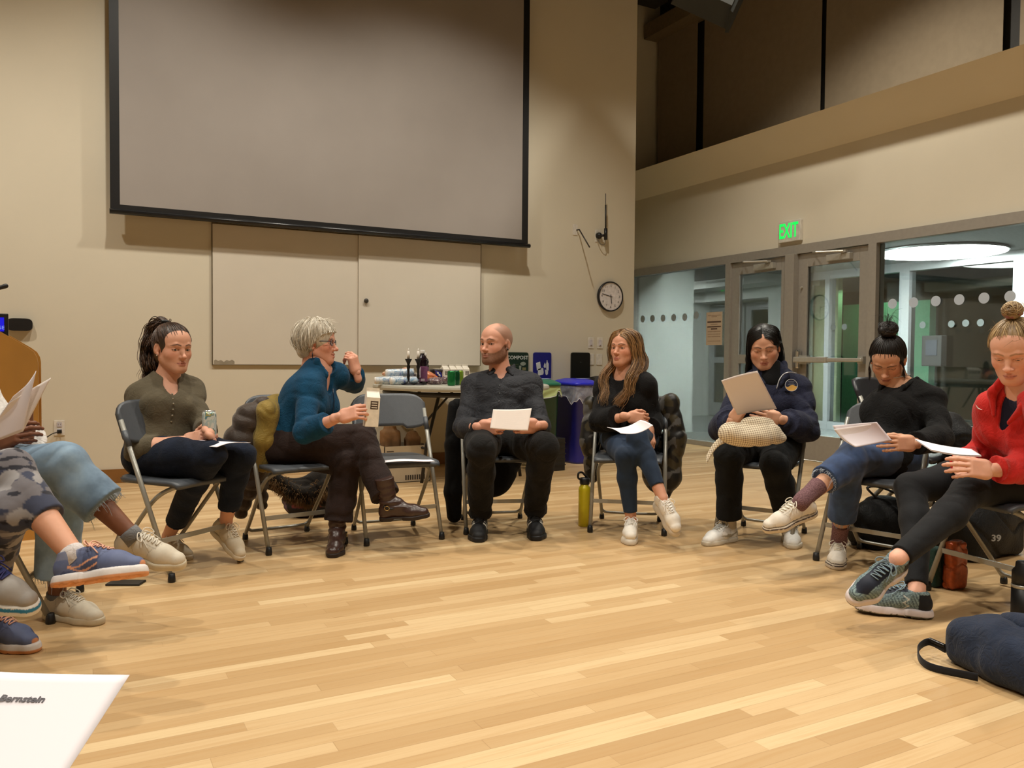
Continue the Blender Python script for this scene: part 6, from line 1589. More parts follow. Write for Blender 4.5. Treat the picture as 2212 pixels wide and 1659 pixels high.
# ------------------------------------------------------------------ papers
def paper_mat(name, c, lines=True, emph=0.22):
    t = NT(name); 
    if not lines: t.set(col=srgb(*c), rough=0.8); return t.m
    a = t.add('ShaderNodeAttribute', attribute_name='Col'); sp = t.add('ShaderNodeSeparateColor'); t.link(a.outputs['Color'], sp.inputs[0])
    u, v = sp.outputs[0], sp.outputs[1]
    row = t.math('FRACT', t.math('MULTIPLY', v, 34)); ln = t.math('LESS_THAN', row, 0.42)
    rid = t.math('FLOOR', t.math('MULTIPLY', v, 34)); wn = t.add('ShaderNodeTexWhiteNoise', noise_dimensions='1D'); t.link(rid, wn.inputs['W'])
    ln = t.math('MULTIPLY', ln, t.math('LESS_THAN', u, t.math('ADD', 0.55, t.math('MULTIPLY', wn.outputs[0], 0.35))))
    ln = t.math('MULTIPLY', ln, t.math('GREATER_THAN', u, 0.11)); ln = t.math('MULTIPLY', ln, t.math('MULTIPLY', t.math('GREATER_THAN', v, 0.08), t.math('LESS_THAN', v, 0.92)))
    cb = t.add('ShaderNodeCombineXYZ'); t.link(t.math('MULTIPLY', u, 150), cb.inputs[0]); t.link(rid, cb.inputs[1])
    n = t.noise(cb.outputs[0], 1.0, 1); ln = t.math('MULTIPLY', ln, t.math('GREATER_THAN', n, 0.42))
    t.set(col=t.mix(t.math('MULTIPLY', ln, emph), srgb(*c), srgb(90, 84, 84)), rough=0.8); return t.m
M_PAPER = paper_mat('printed_paper', (236, 228, 226)); M_PAPERB = paper_mat('plain_paper', (236, 230, 236), False)
M_PAPERW = paper_mat('printed_paper_show_through', (236, 226, 220), True, 0.10)
def paper(name, corners, label, bend=None, m=None, extra=(), group=None, n=16, k=20, th=0.0012, cat='paper'):
    m = m or M_PAPER
    G = quad_grid(corners, n, k, bend); u, v = np.meshgrid(np.linspace(0, 1, k), np.linspace(0, 1, n)); c = np.stack([u, v, u*0], -1).reshape(-1, 3)
    o = sheet(G, th, name, m, None, cols=np.concatenate([c, c])); tag(o, label, cat)
    for e in extra:
        G2 = quad_grid([np.asarray(a)+np.asarray(b) for a, b in zip(corners, e)], n, k, bend)
        G2 = G2-nrm(np.cross(corners[1]-corners[0], corners[3]-corners[0]))*0.0025
        sheet(G2, 0.001, 'back_sheet', M_PAPERB, o)
    return o
cr = lambda a: [at(*q) for q in a]
# woman in olive: sheets on her lap
paper('paper', cr([(385, 958, 3.83), (455, 951, 3.95), (541, 953, 3.86), (468, 966, 3.72)]), 'white paper lying across the olive-topped woman\'s lap', bend=lambda u, v: -0.012*np.sin(u*3.14*1.3)*(1-0.3*v), m=M_PAPERB)
paper('paper', cr([(1066, 885, 4.50), (1149, 883, 4.44), (1141, 931, 4.40), (1059, 926, 4.46)]), 'cream paper held in both hands by the bearded man', bend=lambda u, v: 0.010*np.cos((u-0.5)*3.14)-0.006+0*v, m=M_PAPERW)
paper('paper', cr([(1311, 923, 4.52), (1383, 907, 4.52), (1411, 919, 4.50), (1341, 936, 4.40)]), 'white paper draped over the raised knee in blue leggings', bend=lambda u, v: 0.022*np.sin(u*3.14)-0.006*np.sin(v*3.14), m=M_PAPERB, n=20)
paper('paper', cr([(1558, 822, 4.22), (1636, 801, 4.16), (1677, 883, 4.30), (1584, 882, 4.36)]), 'cream paper held up in front of the navy jacket', bend=lambda u, v: 0.006*np.sin(u*3.14)+0*v, m=M_PAPERW, extra=[[(0, 0, 0), (0.002, 0, -0.002), (0.004, 0, 0.0), (0.03, 0, -0.035)]])
paper('paper', cr([(1801, 927, 3.58), (1893, 914, 3.72), (1926, 952, 3.80), (1848, 966, 3.58)]), 'printed sheets held by the woman with the bun', bend=lambda u, v: 0.012*np.sin(v*3.14)*(1-u), m=M_PAPER, extra=[[(0.0, 0.01, 0.014), (0, 0, 0.004), (0, 0, 0), (0, 0, 0)]])
paper('paper', cr([(1976, 948, 2.92), (2098, 970, 3.06), (2120, 984, 2.98), (2012, 972, 2.78)]), 'white sheets held flat by the woman in the red top', bend=lambda u, v: 0.006*np.sin(u*3.14)+0*v, m=M_PAPERB, extra=[[(0.0, 0.0, -0.006)]*4])
paper('paper', cr([(22, 868, 2.86), (110, 816, 2.90), (50, 932, 2.90), (-50, 968, 2.84)]), 'tilted papers held up at the left edge, in front of the podium', bend=lambda u, v: 0.018*np.sin(u*3.14)*(1-v), m=M_PAPERW, extra=[[(0.01, 0, 0.02), (-0.045, 0, 0.025), (0, 0, 0), (0, 0, 0)]])
c_ = chair_o = None
paper('paper', [V3(1.46, 4.14, 0.461), V3(1.745, 4.11, 0.461), V3(1.765, 4.21, 0.458), V3(1.51, 4.25, 0.458)], 'white paper lying on the seat of the empty folding chair', bend=lambda u, v: 0.004*np.sin(u*5)+0*v, m=M_PAPERB)
# large sheet in the foreground, text near its left edge
fc = cr([(-230, 1436, 0.80), (280, 1458, 0.86), (60, 1800, 0.70), (-420, 1790, 0.66)])
fp = paper('paper', fc, 'large white sheet close to the lens, cut by the lower left corner', bend=lambda u, v: 0.004*np.sin(u*3.14)+0*v, m=M_PAPERB, th=0.0006)
ex = nrm(fc[1]-fc[0]); en = nrm(np.cross(fc[1]-fc[0], fc[3]-fc[0])); en = en if en@(CAM-fc[0]) > 0 else -en; ey = np.cross(en, ex)
text('printed_heading', 'Elise Bernstein', 0.0105, mtx(at(20, 1511, 0.805)+en*0.0015, ex, ey, en), mat('grey_ink', (96, 94, 100), 0.8), fp, 0.0002, bold=0.0003, shear=0.3)

# ------------------------------------------------------------------ drink can, carton
def can(c, label, body, top=(190, 190, 190), r=0.033, H=0.122, M=None, fn=None):
    r_ = empty('drink_can', c); tag(r_, label, 'can')
    b = MB(); b.lathe([(r*0.80, 0.0), (r*0.97, 0.010), (r, 0.016), (r, H-0.018), (r*0.96, H-0.012), (r*0.82, H-0.001)], n=28); b.build('can_body', body, r_, smooth=True, local=True)
    b = MB(); b.lathe([(r*0.83, H-0.003), (r*0.85, H), (r*0.82, H+0.001), (r*0.79, H-0.004), (r*0.2, H-0.005)], n=28); b.build('lid', mat('aluminium', top, 0.25, 0.85), r_, smooth=True, local=True)
    b = MB(); b.box((-0.008, -0.012, H-0.0045), (0.008, 0.012, H-0.002)); b.build('pull_tab', mat('aluminium', top, 0.25, 0.85), r_, local=True)
    return r_
def wrap_mat(name, stops, scale=18, kind='z', rough=0.3, metal=0.3):
    t = NT(name); v = t.coord('Generated'); n = t.noise(v, scale/6, 2, 0.5, 0.5); t.set(col=t.ramp(n, stops, 'CONSTANT'), rough=rough, metal=metal); return t.m
pc = at(452, 918, 3.89)
can((pc[0], pc[1], pc[2]-0.055), 'pale printed drink can held by the woman in olive', wrap_mat('pale_can_print', [(0, srgb(176, 196, 196)), (0.42, srgb(206, 210, 204)), (0.55, srgb(96, 140, 148)), (0.62, srgb(168, 160, 96)), (0.68, srgb(190, 202, 200))]))
M_CARD = mat('milk_carton_board', (226, 218, 204), 0.5)
def gable_carton(name, base, W, D, H, rz, label, cat='carton', tilt=0.0, mark=True):
    r_ = empty(name, base, rz); r_.rotation_euler = (0, tilt, rz); tag(r_, label, cat)
    b = MB(); b.box((-W/2, -D/2, 0), (W/2, D/2, H), bev=0.001)
    a = 0.035*W/0.07; b.add([(-W/2, -D/2, H), (W/2, -D/2, H), (W/2, D/2, H), (-W/2, D/2, H), (-W/2+0.002, 0, H+a), (W/2-0.002, 0, H+a)], [(0, 1, 5, 4), (3, 4, 5, 2), (1, 2, 5), (0, 4, 3)])
    b.box((-W/2, -0.002, H+a-0.003), (W/2, 0.002, H+a+0.014)); b.build('carton_board', M_CARD, r_, local=True)
    if mark:
        b = MB(); b.box((-W*0.2, -D/2-0.0006, H*0.60), (W*0.38, -D/2, H*0.88)); b.build('printed_block', mat('brown_print', (72, 56, 44), 0.6), r_, local=True)
        for k in range(3):
            b = MB(); b.box((-W*0.12, -D/2-0.0012, H*(0.64+0.08*k)), (W*0.30, -D/2-0.0005, H*(0.67+0.08*k))); b.build('printed_line', M_CARD, r_, local=True)
    return r_
pc = at(797, 918, 4.12)
gable_carton('drink_carton', (pc[0], pc[1], pc[2]-0.0), 0.068, 0.068, 0.15, math.radians(-8), 'white gable-top carton with dark print, held by the white-haired woman', tilt=math.radians(4))
r_ = bpy.data.objects['drink_carton']; r_.location = at(800, 921, 4.19)

# ------------------------------------------------------------------ projection screen, whiteboards, wall fittings
YS = YB-0.15
a0 = ypl(238, 458, YS); a1 = ypl(1140, 532, YS); zb = (a0[2]+a1[2])/2; x0, x1 = a0[0], a1[0]; bw = x1-x0
r_ = empty('projection_screen', ((x0+x1)/2, YS, zb)); tag(r_, 'large grey projection screen with black border hanging high on the wall', 'screen')
t = NT('screen_cloth'); v = t.coord(); t.set(col=t.ramp(t.noise(v, 1.5, 3), [(0.3, srgb(150, 143, 138)), (0.7, srgb(157, 150, 145))]), rough=0.62, spec=0.35); MS = t.m
bo = 0.068
MB().box((x0+bo, YS, zb+0.06), (x1-bo, YS+0.003, 5.9)).build('screen_cloth', MS, r_)
b = MB(); b.box((x0, YS-0.0015, zb+0.02), (x0+bo, YS+0.004, 5.9)); b.build('border', M_BLACK, r_)
b = MB(); b.box((x1-bo, YS-0.0015, zb+0.02), (x1, YS+0.004, 5.9)); b.build('border', M_BLACK, r_)
b = MB(); b.box((x0+bo, YS-0.001, zb+0.02), (x1-bo, YS+0.004, zb+0.062)); b.build('border', M_BLACK, r_)
b = MB(); b.tube([(x0-0.005, YS, zb+0.006), (x1+0.02, YS, zb+0.006)], 0.026, 14, flat=0.8); b.build('weight_bar', mat('black_gloss', (24, 24, 26), 0.25), r_, smooth=True)
M_WB = mat('whiteboard_enamel', (214, 206, 192), rough=0.30, var=0.02, scale=3)
M_EDGE = mat('whiteboard_edge', (96, 84, 64), 0.5)
for xa, xb, d, lab in ((1.042, 2.296, 0.018, 'left whiteboard panel, with grey tape residue on its lower corner'), (2.299, 3.532, 0.034, 'right whiteboard panel, standing slightly proud of its neighbour')):
    r_ = empty('whiteboard', ((xa+xb)/2, YB, 0.952)); tag(r_, lab, 'whiteboard', 'wall whiteboards')
    MB().box((xa, YB-d, 0.952), (xb, YB-0.001, 2.13)).build('board', M_WB, r_)
    b = MB()
    for lo, hi in (((xa-0.004, YB-d-0.002, 0.948), (xa+0.003, YB, 2.134)), ((xb-0.003, YB-d-0.002, 0.948), (xb+0.003, YB, 2.134)), ((xa, YB-d-0.002, 2.127), (xb, YB, 2.134)), ((xa, YB-d-0.002, 0.948), (xb, YB, 0.953))): 
        if d > 0.02 and lo[0] == xa-0.004: continue
        if d < 0.02 and lo[0] == xb-0.003: continue
        b.box(lo, hi)
    b.build('edge_trim', M_EDGE, r_)
    if d < 0.02:
        pol = [(0.0, 0.0)]+[(x, 0.028+0.006*math.sin(x*140)+0.004*math.sin(x*61)) for x in np.linspace(0.0, 0.165, 26)]+[(0.165, 0.0)]
        b = MB(); b.prism(pol, 0, 0.0008, mtx((xa+0.012, YB-d, 0.957), (1, 0, 0), (0, 0, 1), (0, -1, 0))); b.build('tape_residue', mat('grey_residue', (150, 140, 122), 0.7), r_)
p = ypl(790, 650, YB-0.034)
b = MB(); b.lathe([(0.012, 0), (0.016, 0.002), (0.021, 0.012), (0.021, 0.02), (0.012, 0.026)], n=20, M=mtx((p[0], YB-0.034, p[2]), (1, 0, 0), (0, 0, 1), (0, -1, 0)))
tag(b.build('magnet_knob', mat('dark_magnet', (60, 56, 48), 0.4), smooth=True), 'small round dark knob near the middle of the whiteboards', 'knob')
# clock
r_ = empty('wall_clock', (5.078, YB, 1.694)); tag(r_, 'round white wall clock with black rim showing about quarter to six', 'clock')
CM = lambda d: mtx((5.078, YB-d, 1.694), (1, 0, 0), (0, 0, 1), (0, -1, 0))
b = MB(); b.lathe([(0.155, 0.0), (0.162, 0.02), (0.160, 0.042), (0.150, 0.046), (0.146, 0.034), (0.02, 0.034)], n=56, M=CM(0)); b.build('clock_rim', mat('clock_black', (28, 26, 30), 0.3), r_, smooth=True)
b = MB(); b.lathe([(0.147, 0.0), (0.147, 0.002)], n=56, M=CM(0.034)); b.build('clock_face', mat('clock_white', (222, 216, 216), 0.4), r_)
MI = mat('clock_ink', (40, 38, 40), 0.5)
for k in range(1, 13):
    a = math.radians(90-30*k); q = CM(0.0365); q[:3, 3] += V3(0.113*math.cos(a), 0, 0.113*math.sin(a)); text('numeral', str(k), 0.036, q, MI, r_, 0.0003)
def hand_(name, ang, L, w):
    b = MB(); b.box((-w, -0.02, 0), (w, L, 0.0015)); a = math.radians(ang); q = CM(0.040); R_ = np.eye(4); R_[:2, :2] = [[math.cos(-a), -math.sin(-a)], [math.sin(-a), math.cos(-a)]]
    b.V = [np.concatenate(b.V)@(q@R_)[:3, :3].T+q[:3, 3]]; b.build(name, MI, r_)
hand_('hour_hand', 173, 0.075, 0.004); hand_('minute_hand', 283, 0.115, 0.003)
# wall plates, antenna, bracket
M_PLATE = mat('white_plate', (222, 216, 206), 0.4); M_PLB = mat('plate_insert', (206, 200, 206), 0.4)
def plate(x, z, label, kind='switch', Wd=0.074, Hh=0.118):
    r_ = empty('wall_plate', (x, YB, z)); tag(r_, label, 'switch' if kind == 'switch' else ('outlet' if kind == 'outlet' else 'plate'))
    b = MB(); b.box((x-Wd/2, YB-0.007, z-Hh/2), (x+Wd/2, YB-0.0005, z+Hh/2), bev=0.003); b.build('cover_plate', M_PLATE, r_)
    if kind == 'switch':
        b = MB(); b.box((x-0.017, YB-0.011, z-0.034), (x+0.017, YB-0.006, z+0.034), bev=0.002); b.build('rocker', M_PLB, r_)
        b = MB(); b.box((x-0.007, YB-0.013, z-0.030), (x+0.007, YB-0.010, z-0.024)); b.build('indicator', M_EDGE, r_)
    if kind == 'outlet':
        for dz in (-0.026, 0.026):
            b = MB(); b.box((x-0.017, YB-0.010, z+dz-0.018), (x+0.017, YB-0.006, z+dz+0.018), bev=0.004); b.build('socket', M_PLB, r_)
            b = MB(); b.box((x-0.008, YB-0.0108, z+dz-0.004), (x-0.006, YB-0.0098, z+dz+0.008)); b.box((x+0.006, YB-0.0108, z+dz-0.004), (x+0.008, YB-0.0098, z+dz+0.008)); b.build('slot', M_BLACK, r_)
    return r_
plate(4.852, 1.196, 'light switch plate right of the black bin panel, the left of the upper two'); plate(4.968, 1.196, 'light switch plate nearest the wall corner, upper row')
plate(4.855, 1.02, 'blank wall plate half hidden by the black bin panel', 'blank'); plate(4.962, 1.02, 'blank wall plate below the right light switch', 'blank')
plate(4.640, 2.372, 'small white plate high on the wall behind a hanging rod', 'blank', 0.06, 0.11)
plate(4.925, 2.330, 'small white plate behind the black antenna', 'blank', 0.07, 0.13)
plate(-0.085, 0.455, 'white power outlet with a black lead, right of its pair', 'outlet'); plate(-0.235, 0.465, 'white power outlet nearest the podium with a black plug', 'outlet')
b = MB(); b.tube([(4.655, YB-0.01, 2.37), (4.66, YB-0.05, 2.37), (4.665, YB-0.24, 2.165)], 0.007, 8)
tag(b.build('metal_rod', mat('dark_rod', (66, 60, 54), 0.4, 0.5), smooth=True), 'thin dark rod sticking out from a small wall plate', 'rod')
r_ = empty('antenna', (4.95, YB, 2.33)); tag(r_, 'black whip antenna on a wall mount above the clock', 'antenna')
b = MB(); b.lathe([(0.02, 0), (0.034, 0.01), (0.036, 0.03), (0.02, 0.06)], n=18, M=mtx((4.925, YB-0.001, 2.33), (1, 0, 0), (0, 0, 1), (0, -1, 0))); b.tube([(4.925, YB-0.05, 2.33), (4.975, YB-0.07, 2.33)], 0.014, 8); b.build('antenna_mount', M_BLACK, r_, smooth=True)
b = MB(); b.tube([(4.977, YB-0.075, 2.285), (4.975, YB-0.075, 2.405)], 0.018, 12); b.tube([(4.975, YB-0.075, 2.40), (4.972, YB-0.075, 2.65)], 0.008, 8); b.tube([(4.972, YB-0.075, 2.65), (4.970, YB-0.075, 2.77)], 0.0035, 6); b.build('antenna_whip', M_BLACK, r_, smooth=True)
b = MB(); b.tube(curve_pts([(4.977, YB-0.07, 2.29), (4.965, YB-0.07, 2.235), (4.93, YB-0.05, 2.24), (4.905, YB-0.03, 2.29), (4.90, YB-0.006, 2.33)], 24), 0.004, 6); b.build('antenna_cable', mat('grey_cable', (110, 104, 92), 0.5), r_, smooth=True)
# leads at the outlets
for k, (x, z) in enumerate(((-0.085, 0.429), (-0.235, 0.439))):
    r_ = empty('power_lead', (x, YB-0.02, z)); tag(r_, 'black lead plugged into the %s outlet by the podium' % ('right' if k == 0 else 'left'), 'cable')
    b = MB(); b.box((x-0.016, YB-0.045, z-0.014), (x+0.016, YB-0.0105, z+0.014), bev=0.004); b.build('plug', M_BLACK, r_)
    b = MB(); b.tube(curve_pts([(x, YB-0.04, z), (x-0.06, YB-0.07, z-0.02), (x-0.14, YB-0.06, z-0.10), (x-0.20, YB-0.05, z-0.26), (x-0.24, YB-0.06, 0.006), (x-0.5, YB-0.10, 0.006)], 40), 0.004, 6); b.build('cable', M_BLACK, r_, smooth=True)
# exit signs
def exit_sign(loc, label, sc=1.0):
    x, y, z = loc; r_ = empty('exit_sign', loc); tag(r_, label, 'exit sign')
    b = MB(); b.box((x-0.045*sc, y-0.145*sc, z-0.11*sc), (x, y+0.145*sc, z+0.11*sc), bev=0.006); b.build('sign_housing', mat('sign_white', (206, 202, 192), 0.5), r_)
    M = mtx((x-0.046*sc, y+0.01, z), (0, -0.58, 0), (0, 0, 1), (-1, 0, 0)); text('exit_letters', 'EXIT', 0.215*sc, M, emit('exit_green', (24, 255, 96), 1.3), r_, 0.002, bold=0.004*sc)
exit_sign((XW-0.002, 6.165, 2.375), 'white exit sign with green EXIT letters above the double doors', 1.0)
p = yz(1572, 620, 9.98); exit_sign((9.98, p[0], p[1]), 'distant green EXIT sign in the corridor, half behind the door post', 1.0)
# notice on the glass
p0 = yz(1524, 675); p1 = yz(1557, 745)
r_ = empty('paper_notice', (XW+0.01, (p0[0]+p1[0])/2, (p0[1]+p1[1])/2)); tag(r_, 'pink-beige printed notice taped to the left glass pane', 'notice')
ya, yb_, za, zb_ = p0[0], p1[0], p1[1], p0[1]
MB().box((XW+0.016, yb_, za), (XW+0.0175, ya, zb_)).build('notice_sheet', mat('beige_paper', (196, 172, 146), 0.8, var=0.03), r_)
for k, (f, wd, h_, s_) in enumerate(((0.90, 0.8, 0.004, 0), (0.86, 0.35, 0.004, 0), (0.70, 0.86, 0.009, 1), (0.625, 0.45, 0.005, 0), (0.555, 0.86, 0.008, 1), (0.49, 0.4, 0.008, 1), (0.41, 0.8, 0.005, 0), (0.33, 0.8, 0.005, 0), (0.255, 0.8, 0.005, 0), (0.12, 0.8, 0.004, 0))):
    b = MB(); c_ = (ya+yb_)/2; hw = (ya-yb_)/2*wd; z_ = za+(zb_-za)*f; b.box((XW+0.0152, c_-hw, z_-h_), (XW+0.0162, c_+hw, z_+h_)); b.build('text_line', mat('notice_ink' if s_ else 'notice_ink_faint', (92, 70, 56) if s_ else (160, 134, 110), 0.8), r_)
# dark box beyond the glass (intercom on the outer pane)
p = yz(2022, 758, 10.0); r_ = empty('intercom_box', (9.95, p[0], p[1])); tag(r_, 'dark box mounted beyond the right glass pane', 'box')
MB().box((9.90, p[0]-0.14, p[1]-0.20), (10.018, p[0]+0.14, p[1]+0.20), bev=0.01).build('box_body', mat('dark_box', (10, 12, 13), 0.7), r_)
MB().box((9.895, p[0]-0.08, p[1]-0.06), (9.902, p[0]+0.08, p[1]+0.14)).build('box_panel', mat('blue_panel', (18, 24, 36), 0.6), r_)

# speaker under the ceiling
r_ = empty('ceiling_speaker', at(1560, -40, 7.0)); tag(r_, 'black loudspeaker hanging from the ceiling, cut by the top edge', 'speaker')
Ms = mtx(at(1552, -55, 7.0), nrm(RT*0.85+V3(0, 0, -0.38)), nrm(np.cross(nrm(RT*0.38+V3(0, 0, 0.85)), nrm(RT*0.85+V3(0, 0, -0.38)))), nrm(RT*0.38+V3(0, 0, 0.85)))
b = MB(); b.prism([(-0.20, -0.22), (0.20, -0.22), (0.27, 0.20), (-0.27, 0.20)], -0.30, 0.34, Ms); b.build('cabinet', mat('speaker_black', (34, 34, 26), 0.6), r_)
b = MB(); b.prism([(-0.27, 0.20), (0.27, 0.20), (0.25, 0.24), (-0.25, 0.24)], -0.28, 0.32, Ms); b.prism([(0.20, -0.20), (0.235, -0.18), (0.30, 0.18), (0.27, 0.20)], -0.33, 0.30, Ms); b.build('grille', mat('grille_black', (26, 28, 22), 0.8), r_)
q = Ms[:3, 3]; b = MB(); b.tube([q, (q[0], q[1], 5.9)], 0.02, 8); b.build('hanging_rod', M_BLACK, r_)

# ------------------------------------------------------------------ podium at the left
P_ = [ypl(82, 760, 5.2), ypl(82, 840, 5.2), ypl(0, 716, 5.2)]
xr = P_[0][0]; r_ = empty('podium', (xr-0.5, 5.4, 0)); tag(r_, 'honey-coloured wooden podium with a rounded shoulder at the left edge', 'podium')
M_POD = mat('honey_maple', (178, 128, 58), 0.35, var=0.08, scale=6)
zt = P_[0][2]; z2 = P_[2][2]
prof = [(xr-1.1, 0), (xr, 0), (xr, zt-0.06), (xr-0.005, zt-0.03), (xr-0.02, zt), (xr-0.05, zt+0.025), (P_[2][0], z2), (xr-1.1, z2+0.12)]
b = MB(); b.prism(prof, -5.23, -5.19, mtx((0, 0, 0), (1, 0, 0), (0, 0, 1), (0, -1, 0))); b.build('side_panel', M_POD, r_)
b = MB(); b.prism(prof, -5.72, -5.68, mtx((0, 0, 0), (1, 0, 0), (0, 0, 1), (0, -1, 0))); b.build('side_panel', M_POD, r_)
b = MB(); b.box((xr-0.04, 5.23, 0), (xr-0.02, 5.68, zt-0.05)); b.box((xr-1.0, 5.23, zt-0.14), (xr-0.04, 5.68, zt-0.11)); b.build('podium_body', M_POD, r_)
r_ = empty('monitor', ypl(-20, 700, 5.3)); tag(r_, 'black monitor with a blue screen on the podium', 'monitor')
q0 = ypl(-110, 674, 5.3); q1 = ypl(18, 720, 5.3)
MB().box((q0[0], 5.30, q1[2]-0.02), (q1[0], 5.33, q0[2]), bev=0.004).build('monitor_case', M_BLACK, r_)
s0 = ypl(-100, 683, 5.298); s1 = ypl(9, 712, 5.298)
MB().box((s0[0], 5.296, s1[2]-0.01), (s1[0], 5.2985, s0[2])).build('display', emit('blue_display', (20, 20, 235), 1.0), r_)
q = ypl(2, 708, 5.294); text('screen_letters', 'GE', 0.028, mtx(q, (1, 0, 0), (0, 0, 1), (0, -1, 0)), emit('pale_blue_text', (150, 170, 255), 1.0), r_, 0.0005)
b = MB(); q = ypl(-10, 712, 5.33); b.tube([q, (q[0], q[1], 1.15)], 0.012, 8); b.build('stand', M_BLACK, r_)
q = ypl(5, 621, 5.25); r_ = empty('gooseneck_microphone', q); tag(r_, 'black gooseneck microphone tip above the podium', 'microphone')
b = MB(); b.tube(curve_pts([q+V3(0.015, 0, 0.008), q-V3(0.02, 0, 0.005), q-V3(0.10, -0.05, 0.06), q-V3(0.16, -0.08, 0.4)], 20), 0.005, 8); b.build('gooseneck', M_BLACK, r_, smooth=True)
S = SDF(0.004); S.cap(q+V3(0.016, 0, 0.009), q-V3(0.016, 0, 0.004), 0.013, 0.011, k=0); V, F = S.mesh(); mesh('microphone_head', V, F, M_BLACK, r_)
q = ypl(42, 701, YB-0.05); b = MB(); w_ = 0.085
pol = [(w_*math.copysign(abs(math.cos(a))**0.45, math.cos(a)), 0.047*math.copysign(abs(math.sin(a))**0.6, math.sin(a))) for a in np.linspace(0, 2*math.pi, 41)[:-1]]
b.prism(pol, 0, 0.045, mtx((q[0], YB-0.004, q[2]), (1, 0, 0), (0, 0, 1), (0, -1, 0))); tag(b.build('wall_speaker', M_BLACK), 'small black rounded speaker on the wall above the podium', 'speaker')
# small phone on the floor under the running shoe
p = fl(272, 1261); b = MB(); b.box((-0.038, -0.075, 0.0), (0.038, 0.075, 0.009), rotz(1.1, (p[0], p[1], 0)), bev=0.003)
tag(b.build('mobile_phone', M_BLACK), 'black phone lying on the floor behind the raised running shoe', 'phone')
# ------------------------------------------------------------------ round table at the wall and what stands on it
TC = ypl(997, 850, 6.42); TZ = 0.80; TR = 0.76
r_ = empty('round_table', (TC[0], 6.42, 0)); tag(r_, 'round grey folding table with black legs, laden with snacks, behind the seated man', 'table')
b = MB(); b.lathe([(TR-0.02, TZ-0.042), (TR-0.004, TZ-0.036), (TR, TZ-0.022), (TR-0.004, TZ-0.006), (TR-0.014, TZ)], n=96); b.build('tabletop', mat('grey_table_plastic', (176, 174, 162), 0.45, var=0.04), r_, smooth=False, local=True)
M_TL = mat('black_table_steel', (26, 24, 24), 0.4)
b = MB()
ring = [(0.66*math.cos(a), 0.66*math.sin(a), TZ-0.07) for a in np.linspace(0, 2*math.pi, 49)]
b.tube(ring, 0.02, 8); b.build('apron_ring', M_TL, r_, smooth=True, local=True)
for sx in (-1, 1):
    for sy in (-1, 1):
        b = MB(); b.tube([(sx*0.30, sy*0.22, TZ-0.06), (sx*0.42, sy*0.23, 0.30), (sx*0.46, sy*0.23, 0.0)], 0.014, 10); b.build('leg', M_TL, r_, smooth=True, local=True)
    b = MB(); b.tube([(sx*0.425, -0.23, 0.28), (sx*0.425, 0.23, 0.28)], 0.011, 8); b.build('stretcher', M_TL, r_, smooth=True, local=True)
    b = MB(); b.tube([(sx*0.36, 0, 0.45), (sx*0.08, 0.0, TZ-0.06)], 0.010, 8); b.build('brace', M_TL, r_, smooth=True, local=True)
def onT(px, py):   # a spot on the table top
    Y = 6.25+(838-py)*0.06; p = ypl(px, 845, Y); return V3(p[0], Y, TZ)
M_IRON = mat('black_iron', (26, 22, 22), 0.4, 0.3)
for k, (px, py, h_, lab) in enumerate(((882, 838.5, 0.212, 'black candlestick with a white candle, the left of two on the table'), (903, 838.5, 0.212, 'black candlestick with a white candle, beside the dark juice bottle'))):
    c = onT(px, py); r_ = empty('candlestick', c); tag(r_, lab, 'candlestick')
    b = MB(); b.lathe([(0.052, 0), (0.052, 0.004), (0.030, 0.010), (0.012, 0.022), (0.010, 0.05), (0.013, 0.075), (0.009, 0.09), (0.011, 0.13), (0.016, 0.15), (0.010, 0.165), (0.016, 0.185), (0.026, 0.205), (0.029, h_), (0.012, h_)], n=24); b.build('stem', M_IRON, r_, smooth=True, local=True)
    b = MB(); b.lathe([(0.011, h_), (0.0105, h_+0.062), (0.004, h_+0.066)], n=14); b.build('candle', mat('white_wax', (236, 230, 222), 0.5), r_, smooth=True, local=True)
    b = MB(); b.lathe([(0.001, h_+0.064), (0.0055, h_+0.070), (0.004, h_+0.078), (0.0008, h_+0.088)], n=10); b.build('flame_tip', mat('white_flame_bulb', (240, 236, 230), 0.3), r_, smooth=True, local=True)
